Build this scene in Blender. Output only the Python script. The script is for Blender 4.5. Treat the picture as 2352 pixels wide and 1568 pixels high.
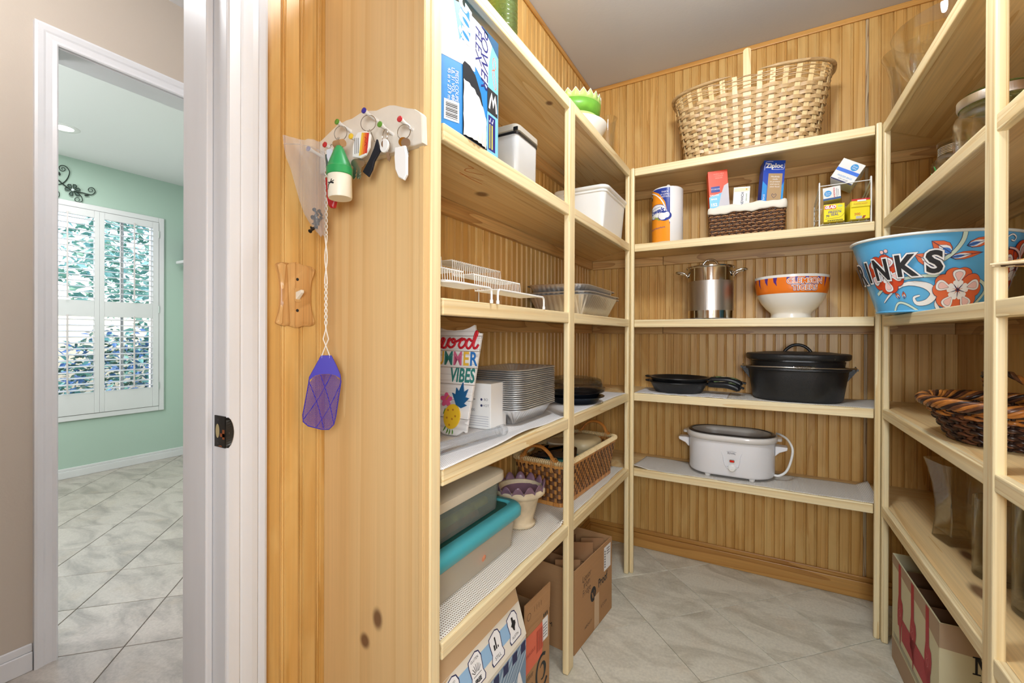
import bpy, bmesh, math, random
from math import sin, cos, pi, radians as R, sqrt, atan2, tan
from mathutils import Vector as V, Matrix, noise
random.seed(7)
for o in list(bpy.data.objects): bpy.data.objects.remove(o)
S = bpy.context.scene
COL = S.collection

# ---------------------------------------------------------------- camera, world, lights, exposure
EYE = V((0, 0, 1.1))
yaw, pitch, roll, FPX, CY = .5146, -.0024, .0033, 1017.8, 771.2
fw = V((-sin(yaw), cos(yaw), 0)); rt = V((cos(yaw), sin(yaw), 0)); up = V((0, 0, 1))
fw2 = fw*cos(pitch)+up*sin(pitch); up2 = -fw*sin(pitch)+up*cos(pitch)
rt3 = rt*cos(roll)+up2*sin(roll); up3 = -rt*sin(roll)+up2*cos(roll)
cd = bpy.data.cameras.new('camera'); cam = bpy.data.objects.new('camera', cd); COL.objects.link(cam)
m = Matrix((rt3, up3, -fw2)).transposed().to_4x4(); m.translation = EYE
cam.matrix_world = m
cd.sensor_width = 36; cd.lens = FPX*36/2352; cd.shift_y = -(784-CY)/2352; cd.clip_start = .02
S.camera = cam

W = bpy.data.worlds.new('sky'); S.world = W; W.use_nodes = True
nt = W.node_tree; bg = nt.nodes['Background']
sky = nt.nodes.new('ShaderNodeTexSky'); sky.sky_type = 'NISHITA'; sky.sun_disc = False
sky.sun_elevation = R(40); sky.sun_rotation = R(200); sky.dust_density = 2.0
nt.links.new(sky.outputs[0], bg.inputs[0]); bg.inputs[1].default_value = .75

def area(name, loc, target, size, power, col=(1, 1, 1), shape='DISK', sy=None, spread=180):
    d = bpy.data.lights.new(name, 'AREA'); d.shape = shape; d.size = size
    if sy: d.size_y = sy
    d.energy = power; d.color = col; d.spread = R(spread)
    o = bpy.data.objects.new(name, d); COL.objects.link(o); o.location = loc
    o.rotation_euler = (V(target)-V(loc)).to_track_quat('-Z', 'Y').to_euler()
    return o
def lamp(name, loc, rad, power, col=(1, 1, 1)):
    d = bpy.data.lights.new(name, 'POINT'); d.energy = power; d.shadow_soft_size = rad; d.color = col
    o = bpy.data.objects.new(name, d); COL.objects.link(o); o.location = loc; return o
lamp('pantry_ceiling_lamp', (-.06, .95, 2.25), .10, 25, (.90, .96, 1))
area('pantry_fill_light', (.22, -.42, 1.25), (-.05, 2.0, .62), .6, 15, (.88, .95, 1))  # added soft fill beside the camera, evens out the lower shelves
lamp('hall_lamp', (-1.45, .15, 2.2), .12, 11, (.97, .98, 1))
lamp('hall_lamp', (-1.45, 2.6, 2.2), .12, 12, (.97, .98, 1))
for lx, ly in ((-3.5, .4), (-3.0, 1.55), (-3.97, 1.07)):
    area('breakfast_room_lamp_and_fill', (lx, ly, 2.425), (lx, ly, 0), .16, 5, (1, .98, .96))
lamp('breakfast_room_lamp_and_fill', (-3.2, -.2, 1.45), .2, 34, (1, .97, .99))  # unseen fill added at mid height to brighten the ceiling, not a fixture
S.view_settings.view_transform = 'Standard'; S.view_settings.look = 'None'
S.view_settings.gamma = 1; S.view_settings.use_curve_mapping = False
S.view_settings.exposure = .55
S.cycles.max_bounces = 10; S.cycles.diffuse_bounces = 3; S.cycles.glossy_bounces = 4
S.cycles.transmission_bounces = 10; S.cycles.transparent_max_bounces = 12
S.cycles.caustics_reflective = False; S.cycles.caustics_refractive = False
S.cycles.sample_clamp_indirect = 6

# ---------------------------------------------------------------- mesh builder
class MB:
    def __init__(s): s.v = []; s.f = []
    def add(s, vs, fs, M=None):
        n = len(s.v)
        s.v += [tuple(M @ V(p)) if M else tuple(p) for p in vs]
        s.f += [tuple(n+i for i in f) for f in fs]
        return s
    def box(s, x0, y0, z0, x1, y1, z1, M=None):
        vs = [(x, y, z) for z in (z0, z1) for y in (y0, y1) for x in (x0, x1)]
        return s.add(vs, [(0, 2, 3, 1), (4, 5, 7, 6), (0, 1, 5, 4), (2, 6, 7, 3), (0, 4, 6, 2), (1, 3, 7, 5)], M)
    def prism(s, poly, z0, z1, M=None, inset=0):
        # extruded polygon (counter-clockwise); inset chamfers the top rim
        n = len(poly); lo = [(x, y, z0) for x, y in poly]
        if inset:
            cx = sum(p[0] for p in poly)/n; cy = sum(p[1] for p in poly)/n
            ins = []
            for x, y in poly:
                d = max(1e-6, sqrt((x-cx)**2+(y-cy)**2)); k = max(0, 1-inset*1.4/d)
                ins.append((cx+(x-cx)*k, cy+(y-cy)*k, z1))
            mid = [(x, y, z1-inset) for x, y in poly]; vs = lo+mid+ins; L = 3
        else: vs = lo+[(x, y, z1) for x, y in poly]; L = 2
        fs = [tuple(range(n))[::-1], tuple(range((L-1)*n, L*n))]
        for l in range(L-1):
            for i in range(n):
                j = (i+1) % n; fs.append((l*n+i, l*n+j, (l+1)*n+j, (l+1)*n+i))
        return s.add(vs, fs, M)
    def lathe(s, prof, n=32, M=None, sx=1, sy=1, wob=None):
        # profile of (r, z); r = 0 ends close on the axis
        vs = []; fs = []; rings = []
        for r, z in prof:
            if r < 1e-6: rings.append([len(vs)]); vs.append((0, 0, z))
            else:
                ring = []
                for i in range(n):
                    a = 2*pi*i/n; k = wob(a, r, z) if wob else 1
                    ring.append(len(vs)); vs.append((r*k*cos(a)*sx, r*k*sin(a)*sy, z))
                rings.append(ring)
        for A, B in zip(rings, rings[1:]):
            for i in range(n):
                j = (i+1) % n
                if len(A) == 1 and len(B) == 1: break
                if len(A) == 1: fs.append((A[0], B[j], B[i]))
                elif len(B) == 1: fs.append((A[i], A[j], B[0]))
                else: fs.append((A[i], A[j], B[j], B[i]))
        return s.add(vs, fs, M)
    def tube(s, pts, r, n=8, closed=False, M=None, flat=1.0, upv=None):
        pts = [V(p) for p in pts]; N = len(pts); rs = r if isinstance(r, (list, tuple)) else [r]*N
        vs = []; fs = []; prev = None
        for i, p in enumerate(pts):
            if closed: t = pts[(i+1) % N]-pts[i-1]
            else: t = pts[min(i+1, N-1)]-pts[max(i-1, 0)]
            if t.length < 1e-9: t = V((0, 0, 1))
            t.normalize()
            if upv is not None: a = V(upv)
            elif prev is not None: a = prev
            else: a = V((0, 0, 1)) if abs(t.z) < .9 else V((1, 0, 0))
            a = a-t*a.dot(t)
            if a.length < 1e-6: a = t.orthogonal()
            a.normalize(); prev = a; b = t.cross(a)
            for k in range(n):
                an = 2*pi*(k+.5)/n; vs.append(p+a*(cos(an)*rs[i]*flat)+b*(sin(an)*rs[i]))
        for i in range(N if closed else N-1):
            j = (i+1) % N
            for k in range(n):
                l = (k+1) % n; fs.append((i*n+k, i*n+l, j*n+l, j*n+k))
        if not closed: fs += [tuple(range(n))[::-1], tuple(range((N-1)*n, N*n))]
        return s.add(vs, fs, M)
    def sheet(s, fn, nu, nv, cu=False, M=None, th=0):
        # surface fn(u, v) for u, v in 0..1
        vs = [V(fn(i/(nu if cu else nu-1), j/(nv-1))) for j in range(nv) for i in range(nu)]
        fs = []
        for j in range(nv-1):
            for i in range(nu if cu else nu-1):
                k = (i+1) % nu; fs.append((j*nu+i, j*nu+k, (j+1)*nu+k, (j+1)*nu+i))
        return s.add(vs, fs, M)
    def rbox(s, x0, y0, z0, x1, y1, z1, r, n=4, M=None, inset=0, taper=0):
        # box with rounded vertical edges; taper shrinks the bottom
        def ring(t):
            out = []
            for cx, cy, a0 in ((x1-t-r, y1-t-r, 0), (x0+t+r, y1-t-r, 90), (x0+t+r, y0+t+r, 180), (x1-t-r, y0+t+r, 270)):
                for i in range(n+1):
                    a = R(a0+90*i/n); out.append((cx+r*cos(a), cy+r*sin(a)))
            return out
        if not taper: return s.prism(ring(0), z0, z1, M, inset)
        a = ring(taper); b = ring(0); k = len(a)
        vs = [(x, y, z0) for x, y in a]+[(x, y, z1) for x, y in b]
        fs = [tuple(range(k))[::-1], tuple(range(k, 2*k))]+[(i, (i+1) % k, k+(i+1) % k, k+i) for i in range(k)]
        return s.add(vs, fs, M)
    def build(s, name, mat, parent=None, smooth=None, bevel=0, seg=2, kind=None, label=None, fix=False, solid=0):
        me = bpy.data.meshes.new(name); me.from_pydata(s.v, [], s.f); me.validate()
        if fix:
            b = bmesh.new(); b.from_mesh(me); bmesh.ops.remove_doubles(b, verts=b.verts, dist=1e-5)
            bmesh.ops.recalc_face_normals(b, faces=b.faces); b.to_mesh(me); b.free()
        if smooth:
            me.polygons.foreach_set('use_smooth', [True]*len(me.polygons)); me.set_sharp_from_angle(angle=R(smooth))
        me.materials.append(mat); me.update()
        return link(name, me, parent, bevel, seg, kind, label, solid)

def link(name, me, parent=None, bevel=0, seg=2, kind=None, label=None, solid=0):
    o = bpy.data.objects.new(name, me); COL.objects.link(o)
    if parent is not None: o.parent = parent
    if solid:
        md = o.modifiers.new('solid', 'SOLIDIFY'); md.thickness = solid; md.offset = 0
    if bevel:
        md = o.modifiers.new('edge', 'BEVEL'); md.width = bevel; md.segments = seg; md.limit_method = 'ANGLE'; md.angle_limit = R(35)
    if kind: o['kind'] = kind
    if label: o['label'] = label
    return o

def tag(o, label, cat, group=None):
    o['label'] = label; o['category'] = cat
    if group: o['group'] = group
    return o
def thing(name, label, cat, loc=(0, 0, 0), rz=0, group=None, rot=None):
    o = bpy.data.objects.new(name, None); COL.objects.link(o); o.empty_display_size = .05
    o.location = loc; o.rotation_euler = rot if rot else (0, 0, rz)
    return tag(o, label, cat, group)
def struct(o): o['kind'] = 'structure'; return o
def dup(o, parent=None):
    c = o.copy(); COL.objects.link(c)
    if parent is not None: c.parent = parent
    for ch in list(o.children): dup(ch, c)
    return c
def T(x=0, y=0, z=0): return Matrix.Translation((x, y, z))
def Rx(a): return Matrix.Rotation(R(a), 4, 'X')
def Ry(a): return Matrix.Rotation(R(a), 4, 'Y')
def Rz(a): return Matrix.Rotation(R(a), 4, 'Z')
def frame(o, x, y):
    # matrix whose local X, Y run along x and y and whose origin is o
    x = V(x).normalized(); y = V(y); y = (y-x*y.dot(x)).normalized(); z = x.cross(y)
    mm = Matrix((x, y, z)).transposed().to_4x4(); mm.translation = V(o); return mm
def smooth_path(pts, k=6, closed=False):
    pts = [V(p) for p in pts]; n = len(pts); out = []
    for i in range(n if closed else n-1):
        p0 = pts[i-1] if closed or i else pts[0]; p1 = pts[i]; p2 = pts[(i+1) % n]; p3 = pts[(i+2) % n] if closed or i+2 < n else pts[-1]
        for j in range(k):
            t = j/k
            out.append(.5*((2*p1)+(p2-p0)*t+(2*p0-5*p1+4*p2-p3)*t*t+(3*p1-p0-3*p2+p3)*t*t*t))
    if not closed: out.append(pts[-1])
    return out

# ---------------------------------------------------------------- flat print: lettering and shapes laid on a surface
def text_mesh(txt, size, bold=0, shear=0, align='CENTER', sx=1, space=1):
    c = bpy.data.curves.new('lettering', 'FONT'); c.body = txt; c.size = size; c.align_x = align; c.align_y = 'CENTER'
    c.offset = bold; c.shear = shear; c.resolution_u = 3; c.space_character = space
    o = bpy.data.objects.new('lettering', c); COL.objects.link(o)
    bpy.context.view_layer.update()
    me = bpy.data.meshes.new_from_object(o.evaluated_get(bpy.context.evaluated_depsgraph_get()))
    bpy.data.objects.remove(o); bpy.data.curves.remove(c)
    if sx != 1:
        for v in me.vertices: v.co.x *= sx
    return me
def text(txt, size, mat, parent, M=None, bold=0, shear=0, align='CENTER', sx=1, space=1, wrap=None, name='lettering', split=0):
    # M places the flat lettering; wrap(x, y) -> point lays it on a curved surface
    me = text_mesh(txt, size, bold, shear, align, sx, space)
    if wrap:
        if split:
            b = bmesh.new(); b.from_mesh(me)
            bmesh.ops.triangulate(b, faces=b.faces)
            bmesh.ops.subdivide_edges(b, edges=[e for e in b.edges if e.calc_length() > split], cuts=2, use_grid_fill=True)
            b.to_mesh(me); b.free()
        for v in me.vertices: v.co = V(wrap(v.co.x, v.co.y))
    if M: me.transform(M)
    me.materials.clear(); me.materials.append(mat)
    return link(name, me, parent, kind='stuff')
def flat(shapes, mat, parent, M=None, name='print', wrap=None, cut=0, kind='stuff'):
    # list of 2-D polygons printed on a surface
    mb = MB()
    for sh in shapes:
        if cut and wrap:
            b = bmesh.new(); f = b.faces.new([b.verts.new((x, y, 0)) for x, y in sh])
            bmesh.ops.triangulate(b, faces=b.faces)
            for _ in range(5):
                es = [e for e in b.edges if e.calc_length() > cut]
                if not es: break
                bmesh.ops.subdivide_edges(b, edges=es, cuts=1); bmesh.ops.triangulate(b, faces=b.faces)
            b.verts.index_update()
            mb.add([wrap(v.co.x, v.co.y) for v in b.verts], [[v.index for v in f.verts] for f in b.faces]); b.free()
        else:
            mb.add([wrap(x, y) if wrap else (x, y, 0) for x, y in sh], [tuple(range(len(sh)))])
    if M: mb.v = [tuple(M @ V(p)) for p in mb.v]
    return mb.build(name, mat, parent, kind=kind)
def rect(x0, y0, x1, y1): return [(x0, y0), (x1, y0), (x1, y1), (x0, y1)]
def ell(cx, cy, rx, ry=None, n=24, a0=0, a1=360, rot=0):
    ry = rx if ry is None else ry; out = []
    for i in range(n):
        a = R(a0+(a1-a0)*i/(n if a1-a0 >= 360 else n-1)); x, y = rx*cos(a), ry*sin(a)
        out.append((cx+x*cos(R(rot))-y*sin(R(rot)), cy+x*sin(R(rot))+y*cos(R(rot))))
    return out
def band(pts, w, k=5):
    # ribbon polygons along a 2-D path; w a number or list
    P = [p.to_2d() for p in smooth_path([(x, y, 0) for x, y in pts], k)]
    n = len(P); out = []; L = []; Rr = []
    for i, p in enumerate(P):
        t = (P[min(i+1, n-1)]-P[max(i-1, 0)]); t = t.normalized() if t.length > 0 else V((1, 0))
        if isinstance(w, (list, tuple)):
            f = i/(n-1)*(len(w)-1); a = int(min(f, len(w)-2)); ww = w[a]+(w[a+1]-w[a])*(f-a)
        else: ww = w
        L.append((p.x-t.y*ww/2, p.y+t.x*ww/2)); Rr.append((p.x+t.y*ww/2, p.y-t.x*ww/2))
    for i in range(n-1): out.append([L[i], Rr[i], Rr[i+1], L[i+1]])
    return out
# ---------------------------------------------------------------- materials
def lin(c):
    c = [x/255 for x in c]; return tuple(x/12.92 if x <= .04045 else ((x+.055)/1.055)**2.4 for x in c)+(1,)
_m = {}
def mat(name, col=(200, 200, 200), rough=.5, metal=0, trans=0, ior=1.45, noise_amt=0, nscale=8, bump=0, bscale=60, coat=0, alpha=1, sss=0, spec=.5, stretch=(1, 1, 1)):
    if name in _m: return _m[name]
    mt = bpy.data.materials.new(name); mt.use_nodes = True; nt = mt.node_tree; p = nt.nodes['Principled BSDF']
    N = nt.nodes.new; Lk = nt.links.new
    p.inputs['Base Color'].default_value = lin(col); p.inputs['Roughness'].default_value = rough; p.inputs['Metallic'].default_value = metal
    p.inputs['Transmission Weight'].default_value = trans; p.inputs['IOR'].default_value = ior; p.inputs['Coat Weight'].default_value = coat
    p.inputs['Alpha'].default_value = alpha; p.inputs['Specular IOR Level'].default_value = spec
    if sss: p.inputs['Subsurface Weight'].default_value = sss; p.inputs['Subsurface Radius'].default_value = (.01, .01, .01)
    tc = N('ShaderNodeTexCoord'); mp = N('ShaderNodeMapping'); mp.inputs['Scale'].default_value = stretch; Lk(tc.outputs['Object'], mp.inputs[0])
    if noise_amt:
        n = N('ShaderNodeTexNoise'); n.inputs['Scale'].default_value = nscale; n.inputs['Detail'].default_value = 5; Lk(mp.outputs[0], n.inputs[0])
        r = N('ShaderNodeMapRange'); r.inputs[1].default_value = .3; r.inputs[2].default_value = .7; r.inputs[3].default_value = 1-noise_amt; r.inputs[4].default_value = 1+noise_amt*.6
        Lk(n.outputs[0], r.inputs[0])
        mx = N('ShaderNodeVectorMath'); mx.operation = 'SCALE'; mx.inputs[0].default_value = lin(col)[:3]; Lk(r.outputs[0], mx.inputs['Scale']); Lk(mx.outputs[0], p.inputs['Base Color'])
    if bump:
        n2 = N('ShaderNodeTexNoise'); n2.inputs['Scale'].default_value = bscale; n2.inputs['Detail'].default_value = 3; Lk(mp.outputs[0], n2.inputs[0])
        b = N('ShaderNodeBump'); b.inputs['Strength'].default_value = bump; b.inputs['Distance'].default_value = .002; Lk(n2.outputs[0], b.inputs['Height']); Lk(b.outputs[0], p.inputs['Normal'])
    _m[name] = mt; return mt

def wood(name, c1, c2, c3, axis, blotch=None, knots=(), rough=.42, ring=9, fine=.25, vary=.12, long=.9, coat=.12, wave=.5):
    # grain along axis: stretched noise rings (c1 -> c2 -> c3), fine streaks, optional stain blotches and knots
    if name in _m: return _m[name]
    mt = bpy.data.materials.new(name); mt.use_nodes = True; nt = mt.node_tree; p = nt.nodes['Principled BSDF']; N = nt.nodes.new; Lk = nt.links.new
    p.inputs['Roughness'].default_value = rough; p.inputs['Coat Weight'].default_value = coat; p.inputs['Coat Roughness'].default_value = .3
    tc = N('ShaderNodeTexCoord'); oi = N('ShaderNodeObjectInfo')
    off = N('ShaderNodeVectorMath'); off.operation = 'SCALE'; off.inputs[0].default_value = (17, 31, 23); Lk(oi.outputs['Random'], off.inputs['Scale'])
    ad = N('ShaderNodeVectorMath'); Lk(tc.outputs['Object'], ad.inputs[0]); Lk(off.outputs[0], ad.inputs[1])
    def mapped(along, across):
        mp = N('ShaderNodeMapping'); sc = [across]*3; sc['xyz'.index(axis)] = along; mp.inputs['Scale'].default_value = sc; Lk(ad.outputs[0], mp.inputs[0]); return mp
    n1 = N('ShaderNodeTexNoise'); n1.inputs['Scale'].default_value = 1; n1.inputs['Detail'].default_value = 2; n1.inputs['Distortion'].default_value = wave; Lk(mapped(long, ring).outputs[0], n1.inputs[0])
    # rings: repeat the noise as growth bands
    mu = N('ShaderNodeMath'); mu.operation = 'MULTIPLY'; mu.inputs[1].default_value = 7; Lk(n1.outputs[0], mu.inputs[0])
    fr = N('ShaderNodeMath'); fr.operation = 'FRACT'; Lk(mu.outputs[0], fr.inputs[0])
    pw = N('ShaderNodeMath'); pw.operation = 'POWER'; pw.inputs[1].default_value = 2.2; Lk(fr.outputs[0], pw.inputs[0])
    cr = N('ShaderNodeValToRGB'); e = cr.color_ramp.elements; e[0].position = 0; e[0].color = lin(c1); e[1].position = 1; e[1].color = lin(c3); k = cr.color_ramp.elements.new(.55); k.color = lin(c2)
    Lk(pw.outputs[0], cr.inputs[0]); col = cr.outputs[0]
    n2 = N('ShaderNodeTexNoise'); n2.inputs['Scale'].default_value = 1; n2.inputs['Detail'].default_value = 3; Lk(mapped(3, 190).outputs[0], n2.inputs[0])
    r2 = N('ShaderNodeMapRange'); r2.inputs[1].default_value = .3; r2.inputs[2].default_value = .7; r2.inputs[3].default_value = 1-fine; r2.inputs[4].default_value = 1+fine*.5; Lk(n2.outputs[0], r2.inputs[0])
    rv = N('ShaderNodeMapRange'); rv.inputs[3].default_value = 1-vary; rv.inputs[4].default_value = 1+vary; Lk(oi.outputs['Random'], rv.inputs[0])
    ml = N('ShaderNodeMath'); ml.operation = 'MULTIPLY'; Lk(r2.outputs[0], ml.inputs[0]); Lk(rv.outputs[0], ml.inputs[1])
    if blotch:
        n3 = N('ShaderNodeTexNoise'); n3.inputs['Scale'].default_value = 1; n3.inputs['Detail'].default_value = 4; n3.inputs['Distortion'].default_value = .6; Lk(mapped(3.2, 14).outputs[0], n3.inputs[0])
        r3 = N('ShaderNodeMapRange'); r3.inputs[1].default_value = .48; r3.inputs[2].default_value = .62; r3.inputs[3].default_value = 0; r3.inputs[4].default_value = .62; Lk(n3.outputs[0], r3.inputs[0])
        mx = N('ShaderNodeMix'); mx.data_type = 'RGBA'; mx.inputs[7].default_value = lin(blotch); Lk(r3.outputs[0], mx.inputs[0]); Lk(col, mx.inputs[6]); col = mx.outputs[2]
    sc = N('ShaderNodeVectorMath'); sc.operation = 'SCALE'; Lk(col, sc.inputs[0]); Lk(ml.outputs[0], sc.inputs['Scale']); col = sc.outputs[0]
    for (kx, ky, kz, kr, st) in knots:
        mp = N('ShaderNodeMapping'); mp.vector_type = 'TEXTURE'; mp.inputs['Location'].default_value = (kx, ky, kz); s3 = [1, 1, 1]; s3['xyz'.index(axis)] = st; mp.inputs['Scale'].default_value = s3
        Lk(tc.outputs['Object'], mp.inputs[0]); ln = N('ShaderNodeVectorMath'); ln.operation = 'LENGTH'; Lk(mp.outputs[0], ln.inputs[0])
        rr = N('ShaderNodeMapRange'); rr.interpolation_type = 'SMOOTHSTEP'; rr.inputs[1].default_value = kr*.55; rr.inputs[2].default_value = kr*1.5; rr.inputs[3].default_value = .85; rr.inputs[4].default_value = 0; Lk(ln.outputs['Value'], rr.inputs[0])
        mx = N('ShaderNodeMix'); mx.data_type = 'RGBA'; mx.inputs[7].default_value = lin((92, 50, 26)); Lk(rr.outputs[0], mx.inputs[0]); Lk(col, mx.inputs[6]); col = mx.outputs[2]
    Lk(col, p.inputs['Base Color'])
    b = N('ShaderNodeBump'); b.inputs['Strength'].default_value = .08; b.inputs['Distance'].default_value = .001; Lk(n2.outputs[0], b.inputs['Height']); Lk(b.outputs[0], p.inputs['Normal'])
    _m[name] = mt; return mt

AMB = ((214, 168, 98), (208, 160, 88), (192, 142, 70))
bead = wood('stained beadboard', *AMB, 'z', blotch=(226, 188, 120), fine=.08, vary=.05, ring=14, long=.30)
amber_x = wood('stained trim x', (208, 156, 84), (198, 144, 72), (176, 120, 54), 'x', fine=.14, long=.3)
amber_y = wood('stained trim y', (208, 156, 84), (198, 144, 72), (176, 120, 54), 'y', fine=.14, long=.3)
PIN = ((242, 224, 180), (238, 216, 168), (224, 194, 138))
pine_x = wood('clear pine x', *PIN, 'x', fine=.10, ring=22, vary=.04, long=.3)
pine_y = wood('clear pine y', *PIN, 'y', fine=.10, ring=22, vary=.04, long=.3)
pine_z = wood('clear pine z', *PIN, 'z', fine=.10, ring=26, vary=.04, long=.3)
SHB = ((234, 204, 150), (230, 196, 138), (216, 176, 114))
shelf_x = wood('pine shelf board x', *SHB, 'x', fine=.12, ring=9, vary=.06, long=.25)
shelf_y = wood('pine shelf board y', *SHB, 'y', fine=.12, ring=9, vary=.06, long=.25, knots=((-.70, .80, 1.5005, .017, 1.2), (-.70, 1.06, 1.5005, .016, 1.3), (-.6, 1.3, 1.845, .010, 1.3)))
shelf_r = wood('pine shelf board right', *SHB, 'y', fine=.12, ring=9, vary=.06, long=.25, knots=((.50, 1.70, .487, .014, 2.4), (.455, 1.47, .487, .016, 2.6)))
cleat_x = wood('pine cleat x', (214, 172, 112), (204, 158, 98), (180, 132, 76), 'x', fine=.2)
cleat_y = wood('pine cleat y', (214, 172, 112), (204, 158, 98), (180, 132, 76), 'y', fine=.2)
panel_w = wood('pine end panel', (222, 188, 134), (220, 184, 129), (214, 175, 119), 'z', fine=.05, ring=5, long=.10, vary=.0, knots=((-.6683, .639, .531, .012, 1.6), (-.7038, .639, .4752, .012, 1.2), (-.655, .639, .30, .004, 1.5)))
plate_w = wood('maple plate', (208, 164, 106), (196, 148, 90), (172, 122, 66), 'z', fine=.15, ring=18)
white_paint = mat('white trim paint', (226, 226, 228), .35, noise_amt=.03, nscale=5)
jamb_paint = mat('white jamb paint', (214, 214, 216), .38, noise_amt=.05, nscale=3, stretch=(6, 6, .6))
tan_paint = mat('tan wall paint', (196, 184, 170), .85, bump=.1, bscale=180)
mint_paint = mat('mint wall paint', (180, 203, 190), .85, bump=.08, bscale=180)
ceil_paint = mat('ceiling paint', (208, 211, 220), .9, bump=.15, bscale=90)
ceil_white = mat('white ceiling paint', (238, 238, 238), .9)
white_pl = mat('white plastic', (238, 238, 236), .35)
white_coat = mat('white coated wire', (240, 240, 238), .3)
chrome = mat('chrome', (205, 205, 205), .16, 1)
steel = mat('polished steel', (200, 198, 194), .12, 1)
brushed = mat('brushed steel', (196, 194, 190), .34, 1, bump=.15, bscale=1.0, stretch=(900, 900, 4))
brass = mat('brass', (200, 160, 80), .3, 1)
foil = mat('aluminium foil', (232, 232, 232), .34, .92, bump=.3, bscale=90)
black_iron = mat('cast iron', (30, 31, 33), .38, .0, bump=.25, bscale=240, spec=.6)
black_pl = mat('black plastic', (26, 27, 30), .3)
card = mat('corrugated cardboard', (176, 134, 92), .85, noise_amt=.06, nscale=5, bump=.2, bscale=1, stretch=(1, 1, 250))
card_in = mat('cardboard inside', (150, 110, 74), .9)
paperwhite = mat('white carton', (236, 236, 234), .55)
ink = mat('black ink', (34, 34, 36), .6)
navy = mat('navy ink', (46, 50, 92), .6)
white_ink = mat('white ink', (244, 244, 246), .5)

def sheer(name, tint, fac, surf, rough=.02, ior=1.45, trans=1.0, spec=.5):
    # clear or frosted sheet: part of the light passes straight on, the rest meets a refracting or milky surface
    mt = bpy.data.materials.new(name); mt.use_nodes = True; nt = mt.node_tree; p = nt.nodes['Principled BSDF']; o = nt.nodes['Material Output']
    p.inputs['Base Color'].default_value = lin(surf); p.inputs['Roughness'].default_value = rough; p.inputs['Transmission Weight'].default_value = trans; p.inputs['IOR'].default_value = ior; p.inputs['Specular IOR Level'].default_value = spec
    t = nt.nodes.new('ShaderNodeBsdfTransparent'); t.inputs[0].default_value = lin(tint); m_ = nt.nodes.new('ShaderNodeMixShader'); m_.inputs[0].default_value = fac
    nt.links.new(t.outputs[0], m_.inputs[1]); nt.links.new(p.outputs[0], m_.inputs[2]); nt.links.new(m_.outputs[0], o.inputs[0]); _m[name] = mt; return mt
glass = sheer('clear glass', (250, 252, 250), .45, (255, 255, 255), 0, 1.47)
glass_green = sheer('green tinted glass', (206, 226, 186), .55, (200, 224, 180), .02, 1.47)
clear_pl = sheer('clear plastic', (248, 250, 252), .34, (255, 255, 255), .02, 1.4, 1)

def tile_mat(name, base, dark, warm):
    mt = bpy.data.materials.new(name); mt.use_nodes = True; nt = mt.node_tree; p = nt.nodes['Principled BSDF']; N = nt.nodes.new; Lk = nt.links.new
    p.inputs['Roughness'].default_value = .42
    tc = N('ShaderNodeTexCoord'); oi = N('ShaderNodeObjectInfo'); off = N('ShaderNodeVectorMath'); off.operation = 'SCALE'; off.inputs[0].default_value = (9, 13, 3); Lk(oi.outputs['Random'], off.inputs['Scale'])
    ad = N('ShaderNodeVectorMath'); Lk(tc.outputs['Object'], ad.inputs[0]); Lk(off.outputs[0], ad.inputs[1])
    mp = N('ShaderNodeMapping'); mp.inputs['Rotation'].default_value = (0, 0, R(20)); mp.inputs['Scale'].default_value = (4, 9, 4); Lk(ad.outputs[0], mp.inputs[0])
    n = N('ShaderNodeTexNoise'); n.inputs['Scale'].default_value = 1; n.inputs['Detail'].default_value = 7; n.inputs['Roughness'].default_value = .62; n.inputs['Distortion'].default_value = .7; Lk(mp.outputs[0], n.inputs[0])
    cr = N('ShaderNodeValToRGB'); e = cr.color_ramp.elements; e[0].position = .34; e[0].color = lin(dark); e[1].position = .56; e[1].color = lin(base); Lk(n.outputs[0], cr.inputs[0])
    n2 = N('ShaderNodeTexNoise'); n2.inputs['Scale'].default_value = 8; n2.inputs['Detail'].default_value = 4; Lk(ad.outputs[0], n2.inputs[0])
    r2 = N('ShaderNodeMapRange'); r2.inputs[1].default_value = .58; r2.inputs[2].default_value = .72; r2.inputs[4].default_value = .35; Lk(n2.outputs[0], r2.inputs[0])
    mx = N('ShaderNodeMix'); mx.data_type = 'RGBA'; mx.inputs[7].default_value = lin(warm); Lk(r2.outputs[0], mx.inputs[0]); Lk(cr.outputs[0], mx.inputs[6])
    n3 = N('ShaderNodeTexNoise'); n3.inputs['Scale'].default_value = 120; n3.inputs['Detail'].default_value = 2; Lk(ad.outputs[0], n3.inputs[0])
    r3 = N('ShaderNodeMapRange'); r3.inputs[1].default_value = .3; r3.inputs[2].default_value = .7; r3.inputs[3].default_value = .9; r3.inputs[4].default_value = 1.06; Lk(n3.outputs[0], r3.inputs[0])
    sc = N('ShaderNodeVectorMath'); sc.operation = 'SCALE'; Lk(mx.outputs[2], sc.inputs[0]); Lk(r3.outputs[0], sc.inputs['Scale']); Lk(sc.outputs[0], p.inputs['Base Color'])
    return mt
tile_p = tile_mat('pantry tile', (216, 212, 196), (180, 174, 156), (200, 184, 160))
tile_h = tile_mat('hall tile', (190, 181, 173), (154, 146, 139), (184, 168, 150))
grout = mat('grout', (132, 128, 112), .9); grout_h = mat('hall grout', (88, 78, 70), .9)
window_glass = bpy.data.materials.new('window glass'); window_glass.use_nodes = True
_n = window_glass.node_tree; _n.nodes.clear(); _o = _n.nodes.new('ShaderNodeOutputMaterial'); _mx = _n.nodes.new('ShaderNodeMixShader'); _t = _n.nodes.new('ShaderNodeBsdfTransparent'); _g = _n.nodes.new('ShaderNodeBsdfGlossy'); _g.inputs['Roughness'].default_value = .02
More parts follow.
